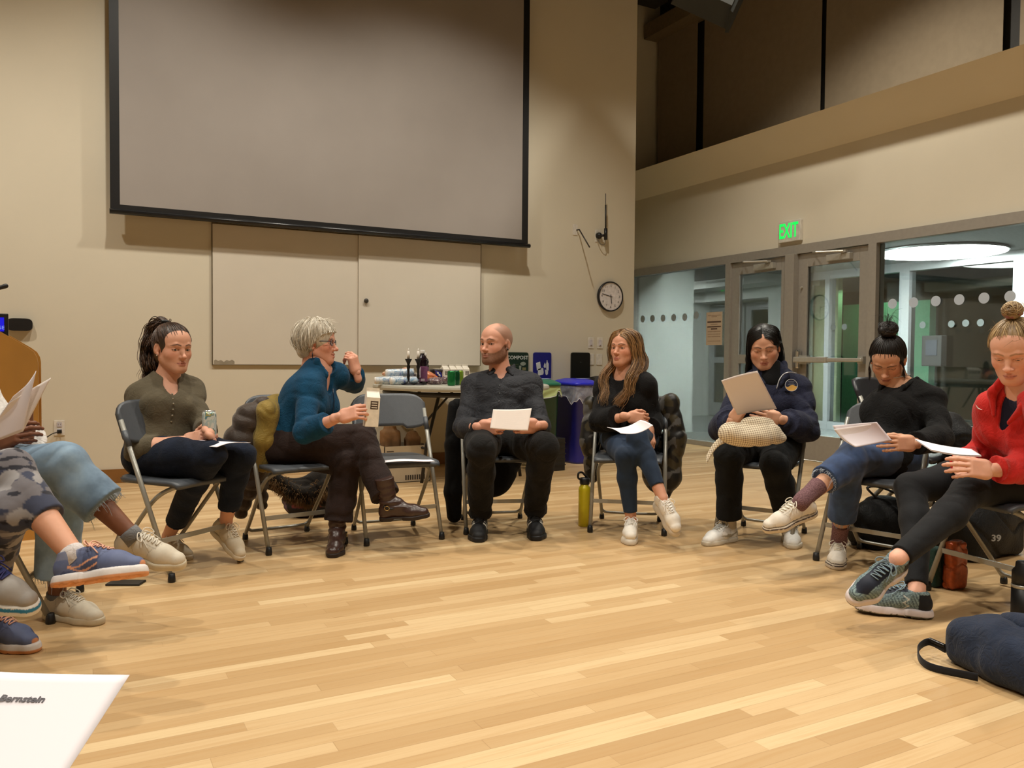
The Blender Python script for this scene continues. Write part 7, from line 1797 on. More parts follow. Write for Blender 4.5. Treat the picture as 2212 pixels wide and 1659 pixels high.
def bottle(c, label, s=1.0):
    r_ = empty('juice_bottle', c); tag(r_, label, 'bottle')
    b = MB(); b.lathe([(0.036*s, 0), (0.042*s, 0.008), (0.042*s, 0.165*s), (0.038*s, 0.185*s), (0.043*s, 0.20*s), (0.038*s, 0.222*s), (0.018*s, 0.248*s), (0.017*s, 0.262*s)], n=28); b.build('bottle_body', mat('dark_purple_glass', (24, 12, 20), 0.12), r_, smooth=True, local=True)
    b = MB(); b.lathe([(0.0425*s, 0.025*s), (0.0428*s, 0.028*s), (0.0428*s, 0.150*s), (0.0425*s, 0.152*s)], n=28); b.build('bottle_label', mat('purple_label', (112, 62, 98), 0.5, var=0.2, scale=80), r_, smooth=True, local=True)
    b = MB()
    d = nrm(V3(CAM[0]-c[0], CAM[1]-c[1], 0)); x = V3(-d[1], d[0], 0)
    for z0, z1, w0, w1 in ((0.06, 0.145, -0.026, -0.012), (0.030, 0.05, -0.012, 0.02)):
        b.add([d*0.0455*s+x*w0*s+V3(0, 0, z0*s), d*0.0455*s+x*w1*s+V3(0, 0, z0*s), d*0.0455*s+x*w1*s+V3(0, 0, z1*s), d*0.0455*s+x*w0*s+V3(0, 0, z1*s),
               d*0.040*s+x*w0*s+V3(0, 0, z0*s), d*0.040*s+x*w1*s+V3(0, 0, z0*s), d*0.040*s+x*w1*s+V3(0, 0, z1*s), d*0.040*s+x*w0*s+V3(0, 0, z1*s)],
              [(0, 1, 2, 3), (4, 7, 6, 5), (0, 4, 5, 1), (2, 6, 7, 3), (0, 3, 7, 4), (1, 5, 6, 2)])
    b.build('label_print', mat('pale_label_print', (206, 190, 200), 0.5), r_, local=True)
    b = MB(); b.lathe([(0.020*s, 0.258*s), (0.021*s, 0.262*s), (0.021*s, 0.284*s), (0.019*s, 0.287*s)], n=22); b.build('cap', mat('white_cap', (226, 222, 216), 0.4), r_, smooth=True, local=True)
bottle(onT(912, 837), 'dark purple juice bottle with a white cap and mauve label'); c = onT(921, 834); bottle(c+V3(0.0, 0.05, 0), 'second dark juice bottle, behind and right of the first', 0.93)
c = onT(892, 835.5); r_ = empty('jar', c); tag(r_, 'small brown jar between the two candlesticks', 'jar')
b = MB(); b.lathe([(0.026, 0), (0.030, 0.006), (0.031, 0.06), (0.026, 0.075)], n=22); b.build('jar_body', mat('brown_jar', (78, 44, 28), 0.2), r_, smooth=True, local=True)
b = MB(); b.lathe([(0.0305, 0.012), (0.0318, 0.014), (0.0318, 0.034), (0.0305, 0.036)], n=22); b.build('jar_label', mat('cream_label', (206, 196, 172), 0.5), r_, smooth=True, local=True)
b = MB(); b.lathe([(0.028, 0.074), (0.029, 0.076), (0.029, 0.090), (0.027, 0.092)], n=22); b.build('lid', mat('white_cap', (226, 222, 216), 0.4), r_, smooth=True, local=True)
# sleeves of paper cups lying down
t = NT('blue_white_wrap'); v = t.coord(); t.set(col=t.ramp(t.noise(v, 16, 2, 0.5, 1.0), [(0, srgb(222, 226, 228)), (0.50, srgb(214, 220, 226)), (0.56, srgb(120, 158, 190)), (0.62, srgb(196, 206, 214)), (0.70, srgb(84, 104, 180))]), rough=0.25, coat=0.4); M_WRAP = t.m
for k, (a, b_, lab) in enumerate((((812, 836), (868, 826), 'sleeve of paper cups in printed wrap, leftmost on the table'), ((836, 818), (876, 812), 'sleeve of paper cups lying on top of the other two'), ((846, 838), (880, 834), 'sleeve of paper cups nearest the left candlestick'))):
    A = onT(*a); 
    if k == 1: A = onT(830, 836)+V3(0.03, 0.02, 0.062)
    B = A+nrm(V3(RT[0], RT[1], 0)+V3(-0.1, 0.25+0.1*k, 0))*0.22+V3(0, 0, 0.0); A = A+V3(0, 0, 0.035); B = B+V3(0, 0, 0.038)
    r_ = empty('cup_sleeve', (A[0], A[1], A[2]-0.035)); tag(r_, lab, 'paper cups', 'sleeves of paper cups on the table')
    ps = np.linspace(0, 1, 34); b = MB(); b.tube([A+(B-A)*t_ for t_ in ps], [0.030+0.004*t_+0.0018*math.sin(t_*90) for t_ in ps], 20); b.build('plastic_wrap', M_WRAP, r_, smooth=True)
    b = MB(); b.tube([A-nrm(B-A)*0.012, A+nrm(B-A)*0.002], [0.026, 0.030], 20); b.build('cup', mat('white_cup', (232, 228, 224), 0.5), r_, smooth=True)
# bread and snack bags
def bag(name, c, r, label, m, seed, cat='bag', R=None, h=0.006, tie=None):
    S = SDF(h); S.ell(c+V3(0, 0, r[2]*0.9), r, R=R, k=0); S.ell(c+V3(r[0]*0.5, 0, r[2]*0.7), V3(*r)*0.7, R=R, k=0.03); S.half((0, 0, c[2]+0.001), (0, 0, -1))
    if tie is not None: S.cap(c+V3(0, 0, r[2]), c+np.array(tie), r[2]*0.6, 0.008, k=0.02); S.ell(c+np.array(tie)*1.15, (0.03, 0.02, 0.02), k=0.01)
    V, F = S.mesh(); V2 = folds(V, F, 0.005, 70, seed, (), 0); V2[:, 2] = np.maximum(V2[:, 2], c[2]+0.0005)
    o = mesh(name, V2, F, m); tag(o, label, cat); return o
t = NT('bread_bag'); v = t.coord(); t.set(col=t.ramp(t.noise(v, 22, 3, 0.6, 0.8), [(0, srgb(196, 120, 52)), (0.42, srgb(214, 152, 96)), (0.52, srgb(206, 176, 150)), (0.60, srgb(200, 90, 50)), (0.68, srgb(226, 210, 196))]), rough=0.22, coat=0.5); M_BREAD = t.m
t = NT('crinkled_chocolate_wrap'); v = t.coord(); t.set(col=t.ramp(t.noise(v, 40, 4, 0.7, 0.8), [(0, srgb(44, 24, 34)), (0.45, srgb(74, 44, 58)), (0.55, srgb(170, 150, 150)), (0.60, srgb(60, 36, 50)), (0.72, srgb(186, 140, 110))]), rough=0.25, coat=0.5); M_CHOC = t.m
t = NT('orange_bag'); v = t.coord(); t.set(col=t.ramp(t.noise(v, 18, 3, 0.6, 0.8), [(0, srgb(190, 92, 44)), (0.5, srgb(210, 132, 88)), (0.58, srgb(196, 70, 40)), (0.66, srgb(222, 176, 140))]), rough=0.3, coat=0.4); M_ORNG = t.m
bag('bread_bag', onT(872, 832)+V3(0, 0.14, 0), (0.085, 0.06, 0.055), 'clear bag of orange-brown bread behind the left candlestick', M_BREAD, 2, tie=(-0.10, 0, 0.07))
bag('bread_bag', onT(893, 832)+V3(0.0, 0.16, 0), (0.07, 0.06, 0.075), 'pinkish bag of bread behind the jar', M_BREAD, 5)
bag('snack_bag', onT(930, 836)+V3(0.03, 0.12, 0), (0.085, 0.055, 0.055), 'orange snack bag leaning right of the juice bottles', M_ORNG, 3, R=roty(0.5))
bag('snack_bag', onT(937, 837)+V3(0.0, 0.0, 0), (0.07, 0.045, 0.03), 'dark crinkled chocolate wrapper in front of the orange bag', M_CHOC, 4)
bag('snack_bag', onT(955, 836)+V3(0.0, 0.02, 0), (0.06, 0.045, 0.035), 'dark crinkled bag with a blue and white corner, beside the green can', M_CHOC, 7)
c = onT(945, 836); b = MB(); Rb = mtx(c+V3(0.0, -0.02, 0.088), nrm(V3(0.85, -0.3, -0.25)), nrm(V3(-0.2, 0.1, 0.95)), nrm(np.cross(nrm(V3(0.85, -0.3, -0.25)), nrm(V3(-0.2, 0.1, 0.95)))))
b.box((-0.028, -0.022, -0.012), (0.028, 0.022, 0.012), Rb, bev=0.004); r_ = b.build('snack_box', mat('royal_blue_print', (28, 28, 124), 0.35)); tag(r_, 'small royal blue box with a white mark among the snack bags', 'box')
b = MB(); b.box((-0.004, -0.016, 0.0125), (0.014, 0.0, 0.0135), Rb); b.box((-0.014, -0.004, 0.0125), (0.004, 0.014, 0.0135), Rb); b.build('printed_mark', mat('white_print', (226, 222, 218), 0.6), r_)
c = onT(957, 835)+V3(0.02, 0.16, 0); r_ = empty('plastic_tub', c); tag(r_, 'dark tub with a pale lid behind the snack bags', 'tub')
b = MB(); b.lathe([(0.055, 0), (0.062, 0.01), (0.068, 0.10), (0.066, 0.104)], n=28); b.build('tub_body', mat('dark_tub', (62, 46, 44), 0.3), r_, smooth=True, local=True)
b = MB(); b.lathe([(0.072, 0.104), (0.074, 0.108), (0.074, 0.122), (0.045, 0.126)], n=28); b.build('lid', mat('dark_lid', (50, 42, 42), 0.35), r_, smooth=True, local=True)
b = MB(); b.lathe([(0.045, 0.126), (0.044, 0.129), (0.01, 0.1295)], n=28); b.build('lid_label', mat('cream_label', (206, 196, 172), 0.5), r_, smooth=True, local=True)
for k, (px, py, dx, dy) in enumerate(((985, 836, -0.02, 0.17), (996, 836, 0.0, 0.17), (1008, 836, 0.01, 0.17), (1020, 836, 0.02, 0.17))):
    c = onT(px-3, py)+V3(dx, dy, 0.0); gable_carton('juice_carton', c, 0.062, 0.062, 0.125, 0.15, 'small white gable carton, %s of the row of four on the table' % ('leftmost', 'second from the left', 'third from the left', 'rightmost')[k])
    bpy.context.view_layer.update()
t = NT('green_can_print'); t.set(col=srgb(30, 116, 62), rough=0.2, metal=0.5); t2 = NT('lime_can_print'); t2.set(col=srgb(128, 158, 52), rough=0.2, metal=0.5)
can(onT(975, 842.5), 'glossy green drink can, the leftmost can on the table', t.m); can(onT(985, 841.5)+V3(0.02, 0.05, 0), 'dark green drink can just behind the front green can', mat('deep_green_can', (16, 78, 44), 0.2, 0.5)); can(onT(995, 841)+V3(0.03, 0.09, 0), 'lime drink can half hidden by the seated man', t2.m)
# things under the table
c = fl(838, 1022); c = V3(2.42, 6.42, 0); r_ = empty('cardboard_box', c); tag(r_, 'open white-printed cardboard box holding brown bags under the table', 'box')
M_CB = mat('pale_cardboard', (190, 176, 152), 0.8, var=0.05, scale=8); M_CBI = mat('brown_cardboard', (130, 96, 62), 0.85)
W_, D_, H_ = 0.40, 0.30, 0.30
b = MB()
for lo, hi in (((-W_/2, -D_/2, 0), (W_/2, -D_/2+0.006, H_)), ((-W_/2, D_/2-0.006, 0), (W_/2, D_/2, H_)), ((-W_/2, -D_/2, 0), (-W_/2+0.006, D_/2, H_)), ((W_/2-0.006, -D_/2, 0), (W_/2, D_/2, H_)), ((-W_/2, -D_/2, 0), (W_/2, D_/2, 0.006))): b.box(lo, hi)
b.build('box_body', M_CB, r_, local=True)
b = MB(); b.add([(-W_/2, D_/2, H_), (W_/2, D_/2, H_), (W_/2-0.02, D_/2+0.10, H_+0.20), (-W_/2+0.02, D_/2+0.10, H_+0.20), (-W_/2, D_/2+0.004, H_), (W_/2, D_/2+0.004, H_), (W_/2-0.02, D_/2+0.104, H_+0.20), (-W_/2+0.02, D_/2+0.104, H_+0.20)], [(0, 1, 2, 3), (7, 6, 5, 4), (0, 4, 5, 1), (2, 6, 7, 3), (0, 3, 7, 4), (1, 5, 6, 2)]); b.build('flap', M_CB, r_, local=True)
fr = mtx((0, -D_/2-0.0008, 0), (1, 0, 0), (0, 0, 1), (0, -1, 0)); b = MB()
egg = [(0.10+0.055*math.cos(a), 0.19+0.035*math.sin(a)) for a in np.linspace(0, 2*math.pi, 25)]
b.tube([(x, -D_/2-0.001, z) for x, z in egg], 0.002, 5); b.tube([(0.05, -D_/2-0.001, 0.18), (0.10, -D_/2-0.001, 0.215), (0.15, -D_/2-0.001, 0.185)], 0.002, 5); b.tube([(0.07, -D_/2-0.001, 0.165), (0.11, -D_/2-0.001, 0.20), (0.14, -D_/2-0.001, 0.165)], 0.002, 5); b.build('line_drawing', mat('dark_print', (60, 52, 48), 0.7), r_, local=True)
b = MB()
for k, (x0_, x1_, z_) in enumerate(((-0.18, -0.12, 0.26), (-0.18, -0.02, 0.24), (-0.10, -0.02, 0.20), (-0.14, -0.06, 0.16))): b.box((x0_, -D_/2-0.002, z_-0.003), (x1_, -D_/2-0.0005, z_+0.003))
for k in range(9): b.box((-0.02+k*0.02, -D_/2-0.002, 0.02), (-0.008+k*0.02, -D_/2-0.0005, 0.06))
b.build('printed_lines', mat('dark_print', (60, 52, 48), 0.7), r_, local=True)
for k, (dx, dy, sc, lab) in enumerate(((-0.09, 0.02, 1.0, 'crumpled brown paper bag standing in the left of the box'), (0.10, 0.0, 0.85, 'brown paper bag in the right of the cardboard box'))):
    cb = V3(c[0]+dx, c[1]+dy, 0.02); S = SDF(0.008); S.box(cb+V3(0, 0, 0.20*sc), (0.075*sc, 0.06*sc, 0.20*sc), rr=0.02); S.ell(cb+V3(0, 0, 0.42*sc), (0.05, 0.035, 0.04), k=0.03)
    V, F = S.mesh(); V = folds(V, F, 0.008, 50, 5+k); V[:, 2] = np.maximum(V[:, 2], 0.008); tag(mesh('paper_bag', V, F, M_CBI), lab, 'bag')
# bins
M_BLUEB = mat('blue_bin_plastic', (34, 36, 142), 0.35, var=0.04); M_GRNB = mat('green_bin_plastic', (24, 74, 58), 0.35); M_BLKB = mat('black_bin_plastic', (22, 24, 22), 0.4)
t = NT('clear_liner'); out = t.n['Material Output']; tr = t.add('ShaderNodeBsdfTransparent'); mx = t.add('ShaderNodeMixShader'); v = t.coord()
t.set(col=srgb(210, 214, 226), rough=0.25); t.link(t.math('ADD', t.math('MULTIPLY', t.noise(v, 16, 3), 0.55), 0.08), mx.inputs[0]); t.link(tr.outputs[0], mx.inputs[1]); t.link(t.b.outputs[0], mx.inputs[2]); t.link(mx.outputs[0], out.inputs[0]); M_LINER = t.m
t = NT('pale_green_liner'); out = t.n['Material Output']; tr = t.add('ShaderNodeBsdfTransparent'); mx = t.add('ShaderNodeMixShader')
t.set(col=srgb(190, 204, 140), rough=0.35); mx.inputs[0].default_value = 0.75; t.link(tr.outputs[0], mx.inputs[1]); t.link(t.b.outputs[0], mx.inputs[2]); t.link(mx.outputs[0], out.inputs[0]); M_LINERG = t.m
def bin_(x, y, m, label, liner, lidm, rec=True, Wd=0.29, D_=0.46, H_=0.76, seed=1, sag=(0.10, 0.22)):
    r_ = empty('recycling_bin', (x, y, 0)); tag(r_, label, 'bin', 'bins along the wall')
    def ring(w_, d_, z, n=64, p=5):
        return [(w_/2*math.copysign(abs(math.cos(a))**(2/p), math.cos(a)), d_/2*math.copysign(abs(math.sin(a))**(2/p), math.sin(a)), z) for a in np.linspace(0, 2*math.pi, n, endpoint=False)]
    def loft(rs_, name, mm, cap=True, sm=True):
        n = len(rs_[0]); V = np.array([q for r0 in rs_ for q in r0]); F = [(i*n+k, i*n+(k+1) % n, (i+1)*n+(k+1) % n, (i+1)*n+k) for i in range(len(rs_)-1) for k in range(n)]
        if cap: F += [tuple(range(n))[::-1], tuple((len(rs_)-1)*n+k for k in range(n))]
        return mesh(name, V, F, mm, r_, smooth=sm, local=True)
    loft([ring(Wd*0.80, D_*0.86, 0.0), ring(Wd*0.82, D_*0.88, 0.02), ring(Wd, D_, H_-0.03), ring(Wd+0.02, D_+0.02, H_-0.028), ring(Wd+0.02, D_+0.02, H_)], 'bin_body', m)
    L = []
    zs = [H_+0.004, H_+0.004, H_+0.030, H_+0.034, H_+0.055, H_+0.070]; ws = [0.02, 0.035, 0.035, 0.02, -0.06, -0.16]
    loft([ring(Wd+a, D_+a*1.3, z) for a, z in zip(ws, zs)], 'lid', lidm)
    b = MB(); b.box((-0.02, -0.13, H_+0.0705), (0.09, -0.04, H_+0.0725)); b.build('lid_sticker', mat('pale_sticker', (180, 190, 226), 0.5), r_, local=True)
    if liner is not None:
        rs = np.random.RandomState(seed); n = 96; rr = []
        for j, f in enumerate(np.linspace(0, 1, 14)):
            q = np.array(ring(Wd+0.028+0.016*f, D_+0.028+0.016*f, 0, n)); a = np.linspace(0, 2*math.pi, n, endpoint=False)
            low = sag[0]+(sag[1]-sag[0])*(0.5+0.5*np.sin(a*3+seed)*np.cos(a*2))+0.015*np.sin(a*11); w_ = 0.004*np.sin(a*23+f*5)+0.006*np.sin(a*13+f*9)
            q[:, 2] = H_+0.002-f*low; q[:, 0] *= 1+w_/Wd*f*2; q[:, 1] *= 1+w_/D_*f*2; rr.append([tuple(t_) for t_ in q])
        loft(rr, 'liner_bag', liner, cap=False)
        b = MB(); b.tube([tuple(t_) for t_ in rr[-1]]+[tuple(rr[-1][0])], 0.0035, 5); b.build('liner_hem', mat('liner_edge', (196, 196, 206), 0.4), r_, smooth=True, local=True)
    if rec:
        b = MB()
        for k in range(3):
            a0 = math.radians(90+120*k); pts_ = [(0.045*math.cos(a0+t_), -D_/2+0.0205-0.0005, 0.44+0.045*math.sin(a0+t_)) for t_ in np.linspace(-0.75, 0.75, 7)]
            b.tube(pts_, 0.0042, 5); e = np.array(pts_[-1]); q = nrm(np.array(pts_[-1])-np.array(pts_[-2])); nn = V3(q[2], 0, -q[0]); b.add([e+nn*0.014, e-nn*0.014, e+q*0.022, e+nn*0.014+V3(0, 0.004, 0), e-nn*0.014+V3(0, 0.004, 0), e+q*0.022+V3(0, 0.004, 0)], [(0, 1, 2), (3, 5, 4), (0, 3, 4, 1), (1, 4, 5, 2), (2, 5, 3, 0)])
        b.build('recycle_mark', mat('moulded_blue', (64, 70, 150), 0.35), r_, smooth=True, local=True)
    return r_
bin_(4.42, 6.86, M_BLUEB, 'blue recycling bin with a clear liner bag, right of the round table', M_LINER, mat('bright_blue_lid', (36, 42, 196), 0.3), seed=2)
bin_(3.98, 6.86, M_GRNB, 'green compost bin with a pale green liner behind the seated man', M_LINERG, mat('green_lid', (30, 104, 82), 0.35), rec=False, seed=5, sag=(0.05, 0.16))
bin_(4.82, 6.90, M_BLKB, 'black rubbish bin behind the long-haired young woman', None, M_BLKB, rec=False, H_=0.78)
# signs above the bins
def sign_panel(xa, xb, z0, z1, m, label):
    r_ = empty('bin_sign', ((xa+xb)/2, YB, z0)); tag(r_, label, 'sign')
    b = MB(); b.box((xa, YB-0.02, z0), (xb, YB-0.001, z1), bev=0.0); 
    w_, h_ = (xb-xa)/2, (z1-z0)/2; rr = 0.022; P_ = []
    for cx_, cy_, a0 in ((w_-rr, h_-rr, 0), (-w_+rr, h_-rr, 90), (-w_+rr, -h_+rr, 180), (w_-rr, -h_+rr, 270)):
        P_ += [(cx_+rr*math.cos(math.radians(a0+t_)), cy_+rr*math.sin(math.radians(a0+t_))) for t_ in (0, 30, 60, 90)]
    b = MB(); b.prism(P_, 0.001, 0.018, mtx(((xa+xb)/2, YB, (z0+z1)/2), (1, 0, 0), (0, 0, 1), (0, -1, 0))); b.build('sign_board', m, r_)
    return r_, mtx(((xa+xb)/2, YB-0.0185, (z0+z1)/2), (1, 0, 0), (0, 0, 1), (0, -1, 0)), w_, h_
M_SW = mat('sign_white_ink', (214, 218, 216), 0.5)
r_, SM, w_, h_ = sign_panel(3.832, 4.085, 0.60, 1.086, mat('dark_green_sign', (22, 48, 38), 0.35), 'dark green COMPOST sign on the wall beside the seated man\'s head')
q = SM.copy(); q[:3, 3] += V3(0, 0, h_-0.055); text('sign_text', 'COMPOST', 0.052, q, M_SW, r_, 0.0006, bold=0.0008)
def icon(r_, SM, pol, x, y, s, m, nm): b = MB(); b.prism([(x+a*s, y+c_*s) for a, c_ in pol], 0.0, 0.0012, SM); b.build(nm, m, r_)
M_SG = mat('sign_grey_ink', (150, 158, 146), 0.5); M_ST = mat('sign_tan_ink', (128, 122, 82), 0.5)
icon(r_, SM, [(-1, 0), (-0.4, 0.5), (0.3, 0.6), (1, 0.2), (0.9, -0.3), (0.1, -0.6), (-0.7, -0.4)], 0.062, 0.128, 0.034, M_SG, 'leaf_icon')
icon(r_, SM, [(-0.6, 1), (0.6, 1), (0.4, -1), (-0.4, -1)], 0.030, 0.085, 0.024, M_SG, 'cup_icon')
icon(r_, SM, [(-1, 0.7), (1, 0.7), (1, -0.7), (-1, -0.7)], 0.076, 0.076, 0.021, M_ST, 'box_icon')
icon(r_, SM, [(math.cos(a), math.sin(a)) for a in np.linspace(0, 6.28, 15)[:-1]], 0.078, 0.028, 0.019, M_SG, 'apple_icon')
icon(r_, SM, [(-1, -0.4), (0.2, 0.7), (1, -0.2), (0.3, -0.6)], 0.040, 0.020, 0.018, M_SG, 'scrap_icon')
for k in range(2): icon(r_, SM, [(-1, 0.5), (1, 0.5), (1, -0.5), (-1, -0.5)], -0.040, 0.122-0.016*k, 0.0, M_ST, 'small_print') if False else None
b = MB(); b.box((-0.10, 0.118, 0), (0.012, 0.126, 0.001), SM); b.box((-0.10, 0.100, 0), (0.0, 0.106, 0.001), SM); b.build('small_print', mat('sign_dim_ink', (70, 84, 56), 0.5), r_)
r_, SM, w_, h_ = sign_panel(4.146, 4.356, 0.60, 1.088, mat('blue_sign', (26, 30, 124), 0.35), 'blue mixed recyclables sign with white container pictures above the blue bin')
for nm, pol in (('paper_icon', [(-0.078, 0.135), (-0.030, 0.150), (-0.022, 0.10), (-0.016, 0.072), (-0.052, 0.060), (-0.066, 0.06)]), ('box_icon', [(-0.052, 0.076), (0.006, 0.086), (0.014, 0.040), (0.008, 0.018), (-0.048, 0.006), (-0.056, 0.03)]),
                ('jug_icon', [(0.020, 0.125), (0.026, 0.140), (0.036, 0.125), (0.040, 0.09), (0.022, 0.086), (0.012, 0.10)]), ('bottle_icon', [(0.048, 0.165), (0.058, 0.165), (0.060, 0.145), (0.072, 0.128), (0.072, 0.058), (0.046, 0.062), (0.042, 0.128), (0.048, 0.145)]),
                ('can_icon', [(0.028, 0.070), (0.066, 0.056), (0.064, 0.020), (0.046, 0.012), (0.036, 0.022)])): icon(r_, SM, pol, 0, 0, 1, M_SW, nm)
text('sign_text', 'MIXED', 0.022, mtx(SM[:3, 3]+V3(-0.060, 0, -0.045), SM[:3, 0], SM[:3, 1], SM[:3, 2]), M_SW, r_, 0.0005, bold=0.0006)
text('sign_text', 'RECYCLABLES', 0.022, mtx(SM[:3, 3]+V3(-0.022, 0, -0.070), SM[:3, 0], SM[:3, 1], SM[:3, 2]), M_SW, r_, 0.0005, bold=0.0006)
b = MB()
for k in range(3):
    a0 = math.radians(90+120*k); b.tube([SM[:3, 3]+SM[:3, 0]*(0.072+0.016*math.cos(a0+t_))+SM[:3, 1]*(-0.052+0.016*math.sin(a0+t_)) for t_ in np.linspace(-0.8, 0.8, 5)], 0.003, 5)
b.build('recycle_mark', M_SW, r_)
r_, SM, w_, h_ = sign_panel(4.600, 4.835, 0.60, 1.092, mat('black_sign', (16, 18, 17), 0.3), 'black sign panel on the wall beneath the light switches')
b = MB(); b.lathe([(0.004, 0), (0.004, 0.001)], n=10, M=mtx(SM[:3, 3]+V3(0, 0, 0.145), SM[:3, 0], SM[:3, 1], SM[:3, 2])); b.build('fixing_screw', M_SG, r_)
# black crate right of the man
c = fl(1205, 1018); b = MB(); r_ = empty('black_crate', (c[0], c[1]+0.14, 0)); tag(r_, 'black ridged plastic crate standing on the floor before the blue bin', 'crate')
b.box((-0.14, -0.12, 0.0), (0.09, 0.12, 0.30), bev=0.006)
for k in range(5): b.box((-0.145, -0.125, 0.05+k*0.05), (0.095, 0.125, 0.058+k*0.05))
b.build('crate_body', mat('crate_black', (24, 24, 26), 0.4), r_, local=True)

# ------------------------------------------------------------------ coats and bags
def soft(name, S, m, label, cat, amp=0.006, scale=30, seed=1, jo=(), jamp=0.0, floor=True, colfn=None, parent=None, jscale=60, jr=0.1):
    V, F = S.mesh(); V = folds(V, F, amp, scale, seed, jo, jamp, jscale, jr)
    if floor: V[:, 2] = np.maximum(V[:, 2], 0.003)
    o = mesh(name, V, F, m, parent, cols=colfn(V) if colfn else None)
    if cat: tag(o, label, cat)
    return o
def CH(i):   # chair frame: origin front centre, x right-hand side of the sitter, y facing
    x, y, f, _ = CHAIRS[i]; f = nrm(V3(f[0], f[1], 0)); return mtx((x, y, 0), V3(f[1], -f[0], 0), f, (0, 0, 1))
def cp(i, x, y, z): M = CH(i); return M[:3, 3]+M[:3, 0]*x+M[:3, 1]*y+V3(0, 0, z)
M_PUFF = fabric('brown_puffer', (62, 50, 42), weave=600, folds=0.25, sheen=0.3, rough=0.45); M_MUST = fabric('mustard_lining', (134, 112, 50), weave=500, folds=0.4, rough=0.6)
S = SDF(0.007)   # puffer coat over the white-haired woman's chair: sleeve and body hanging on the left
S.chain([at(566, 880, 4.40), at(538, 905, 4.38), at(516, 960, 4.36), at(498, 1010, 4.36)], [0.055, 0.07, 0.082, 0.070], k=0.04)
S.chain([at(560, 900, 4.44), at(556, 980, 4.42), at(542, 1040, 4.46), at(520, 1110, 4.50)], [0.06, 0.07, 0.06, 0.03], k=0.04)
S.chain([at(555, 1000, 4.50), at(565, 1090, 4.60)], [0.06, 0.03], k=0.04)
V, F = S.mesh(); N = normals(V, F); z_ = V[:, 2]+0.25*(V@RT)+0.02*snoise(V, 12, 3); V = V+N*(0.010*np.abs(np.sin(z_*46))-0.005+0.003*snoise(V, 60, 4))[:, None]
coat = mesh('puffer_coat', V, F, M_PUFF); tag(coat, 'brown quilted coat with mustard lining over the white-haired woman\'s chair', 'coat')
S = SDF(0.006); S.chain([at(596, 872, 4.50), at(578, 890, 4.36), at(572, 950, 4.35), at(568, 1005, 4.38)], [0.050, 0.058, 0.055, 0.045], k=0.03); S.cap(at(620, 868, 4.60), at(590, 870, 4.45), 0.035, 0.045, k=0.03); S.cap(at(556, 1012, 4.42), at(590, 1012, 4.50), 0.025, 0.02, k=0.02)
soft('lining', S, M_MUST, None, None, 0.006, 45, 6, parent=coat, floor=False)
S = SDF(0.006); fp_ = [at(592, 1028, 4.78), at(630, 1062, 4.78), at(668, 1072, 4.80), at(700, 1050, 4.82)]; S.chain(fp_, [0.035, 0.045, 0.045, 0.035], k=0.03); S.chain([at(580, 1040, 4.85), at(640, 1060, 4.9), at(690, 1040, 4.9), at(700, 1085, 4.86)], [0.05, 0.06, 0.06, 0.03], k=0.04)
soft('coat_hem', S, fabric('dark_brown_shell', (34, 28, 22), folds=0.3), None, None, 0.006, 40, 8, parent=coat, floor=False)
rs = np.random.RandomState(3); cpts = curve_pts(fp_, 200); P_ = []
for k in range(1500):
    p = cpts[rs.randint(200)]; d = nrm(rs.normal(size=3)+V3(0, 0, -0.8)); P_.append(curve_pts([p+d*0.03, p+d*0.055, p+d*0.068+V3(0, 0, -0.012)+rs.normal(size=3)*0.004], 5))
V, F = strands(np.array(P_), 0.0013, 0.3); mesh('fur_trim', V, F, mat('tan_fur', (124, 92, 52), 0.8, var=0.4, scale=200), coat)
# black coat over the man's chair
S = SDF(0.007)
S.chain([cp(3, 0.24, -0.34, 0.72), cp(3, 0.25, -0.34, 0.5), cp(3, 0.26, -0.32, 0.20), cp(3, 0.25, -0.34, 0.05)], [0.055, 0.06, 0.055, 0.045], k=0.03)
S.chain([cp(3, 0.22, -0.40, 0.72), cp(3, 0.0, -0.42, 0.76), cp(3, -0.22, -0.40, 0.72)], [0.05, 0.05, 0.05], k=0.03)
S.chain([cp(3, 0.16, -0.46, 0.45), cp(3, 0.0, -0.48, 0.30), cp(3, -0.12, -0.46, 0.45)], [0.13, 0.14, 0.12], k=0.04, flat=(CH(3)[:3, 1], 0.4))
M_BCOAT = fabric('black_wool_coat', (13, 13, 14), weave=500, folds=0.3, sheen=0.02)
soft('black_coat', S, M_BCOAT, 'long black coat hanging over the back of the seated man\'s chair', 'coat', 0.007, 26, 12)
# camouflage coat on the long-haired woman's chair
S = SDF(0.007)
S.chain([cp(4, -0.24, -0.34, 0.76), cp(4, -0.27, -0.33, 0.55), cp(4, -0.25, -0.34, 0.3), cp(4, -0.20, -0.36, 0.16)], [0.06, 0.07, 0.062, 0.035], k=0.03)
S.chain([cp(4, 0.24, -0.34, 0.74), cp(4, 0.25, -0.33, 0.5), cp(4, 0.24, -0.34, 0.28)], [0.055, 0.06, 0.04], k=0.03)
S.chain([cp(4, -0.24, -0.36, 0.74), cp(4, 0.24, -0.36, 0.74)], [0.045, 0.045], k=0.03)
S.chain([cp(4, -0.13, -0.40, 0.5), cp(4, -0.16, -0.42, 0.28), cp(4, -0.17, -0.42, 0.18)], [0.09, 0.07, 0.03], k=0.03, flat=(CH(4)[:3, 1], 0.5))
def camo2(V):
    C = np.tile(rgb((30, 28, 26)), (len(V), 1)); C[snoise(V, 46, 4, 1.6) > 0.35] = rgb((66, 58, 40)); C[snoise(V, 60, 9, 1.6) > 0.5] = rgb((96, 94, 92)); return C
soft('camouflage_coat', S, vcol('camo_shell', rough=0.45, bump=0.2, bscale=500), 'dark camouflage padded coat on the long-haired young woman\'s chair', 'coat', 0.009, 34, 14, colfn=camo2)
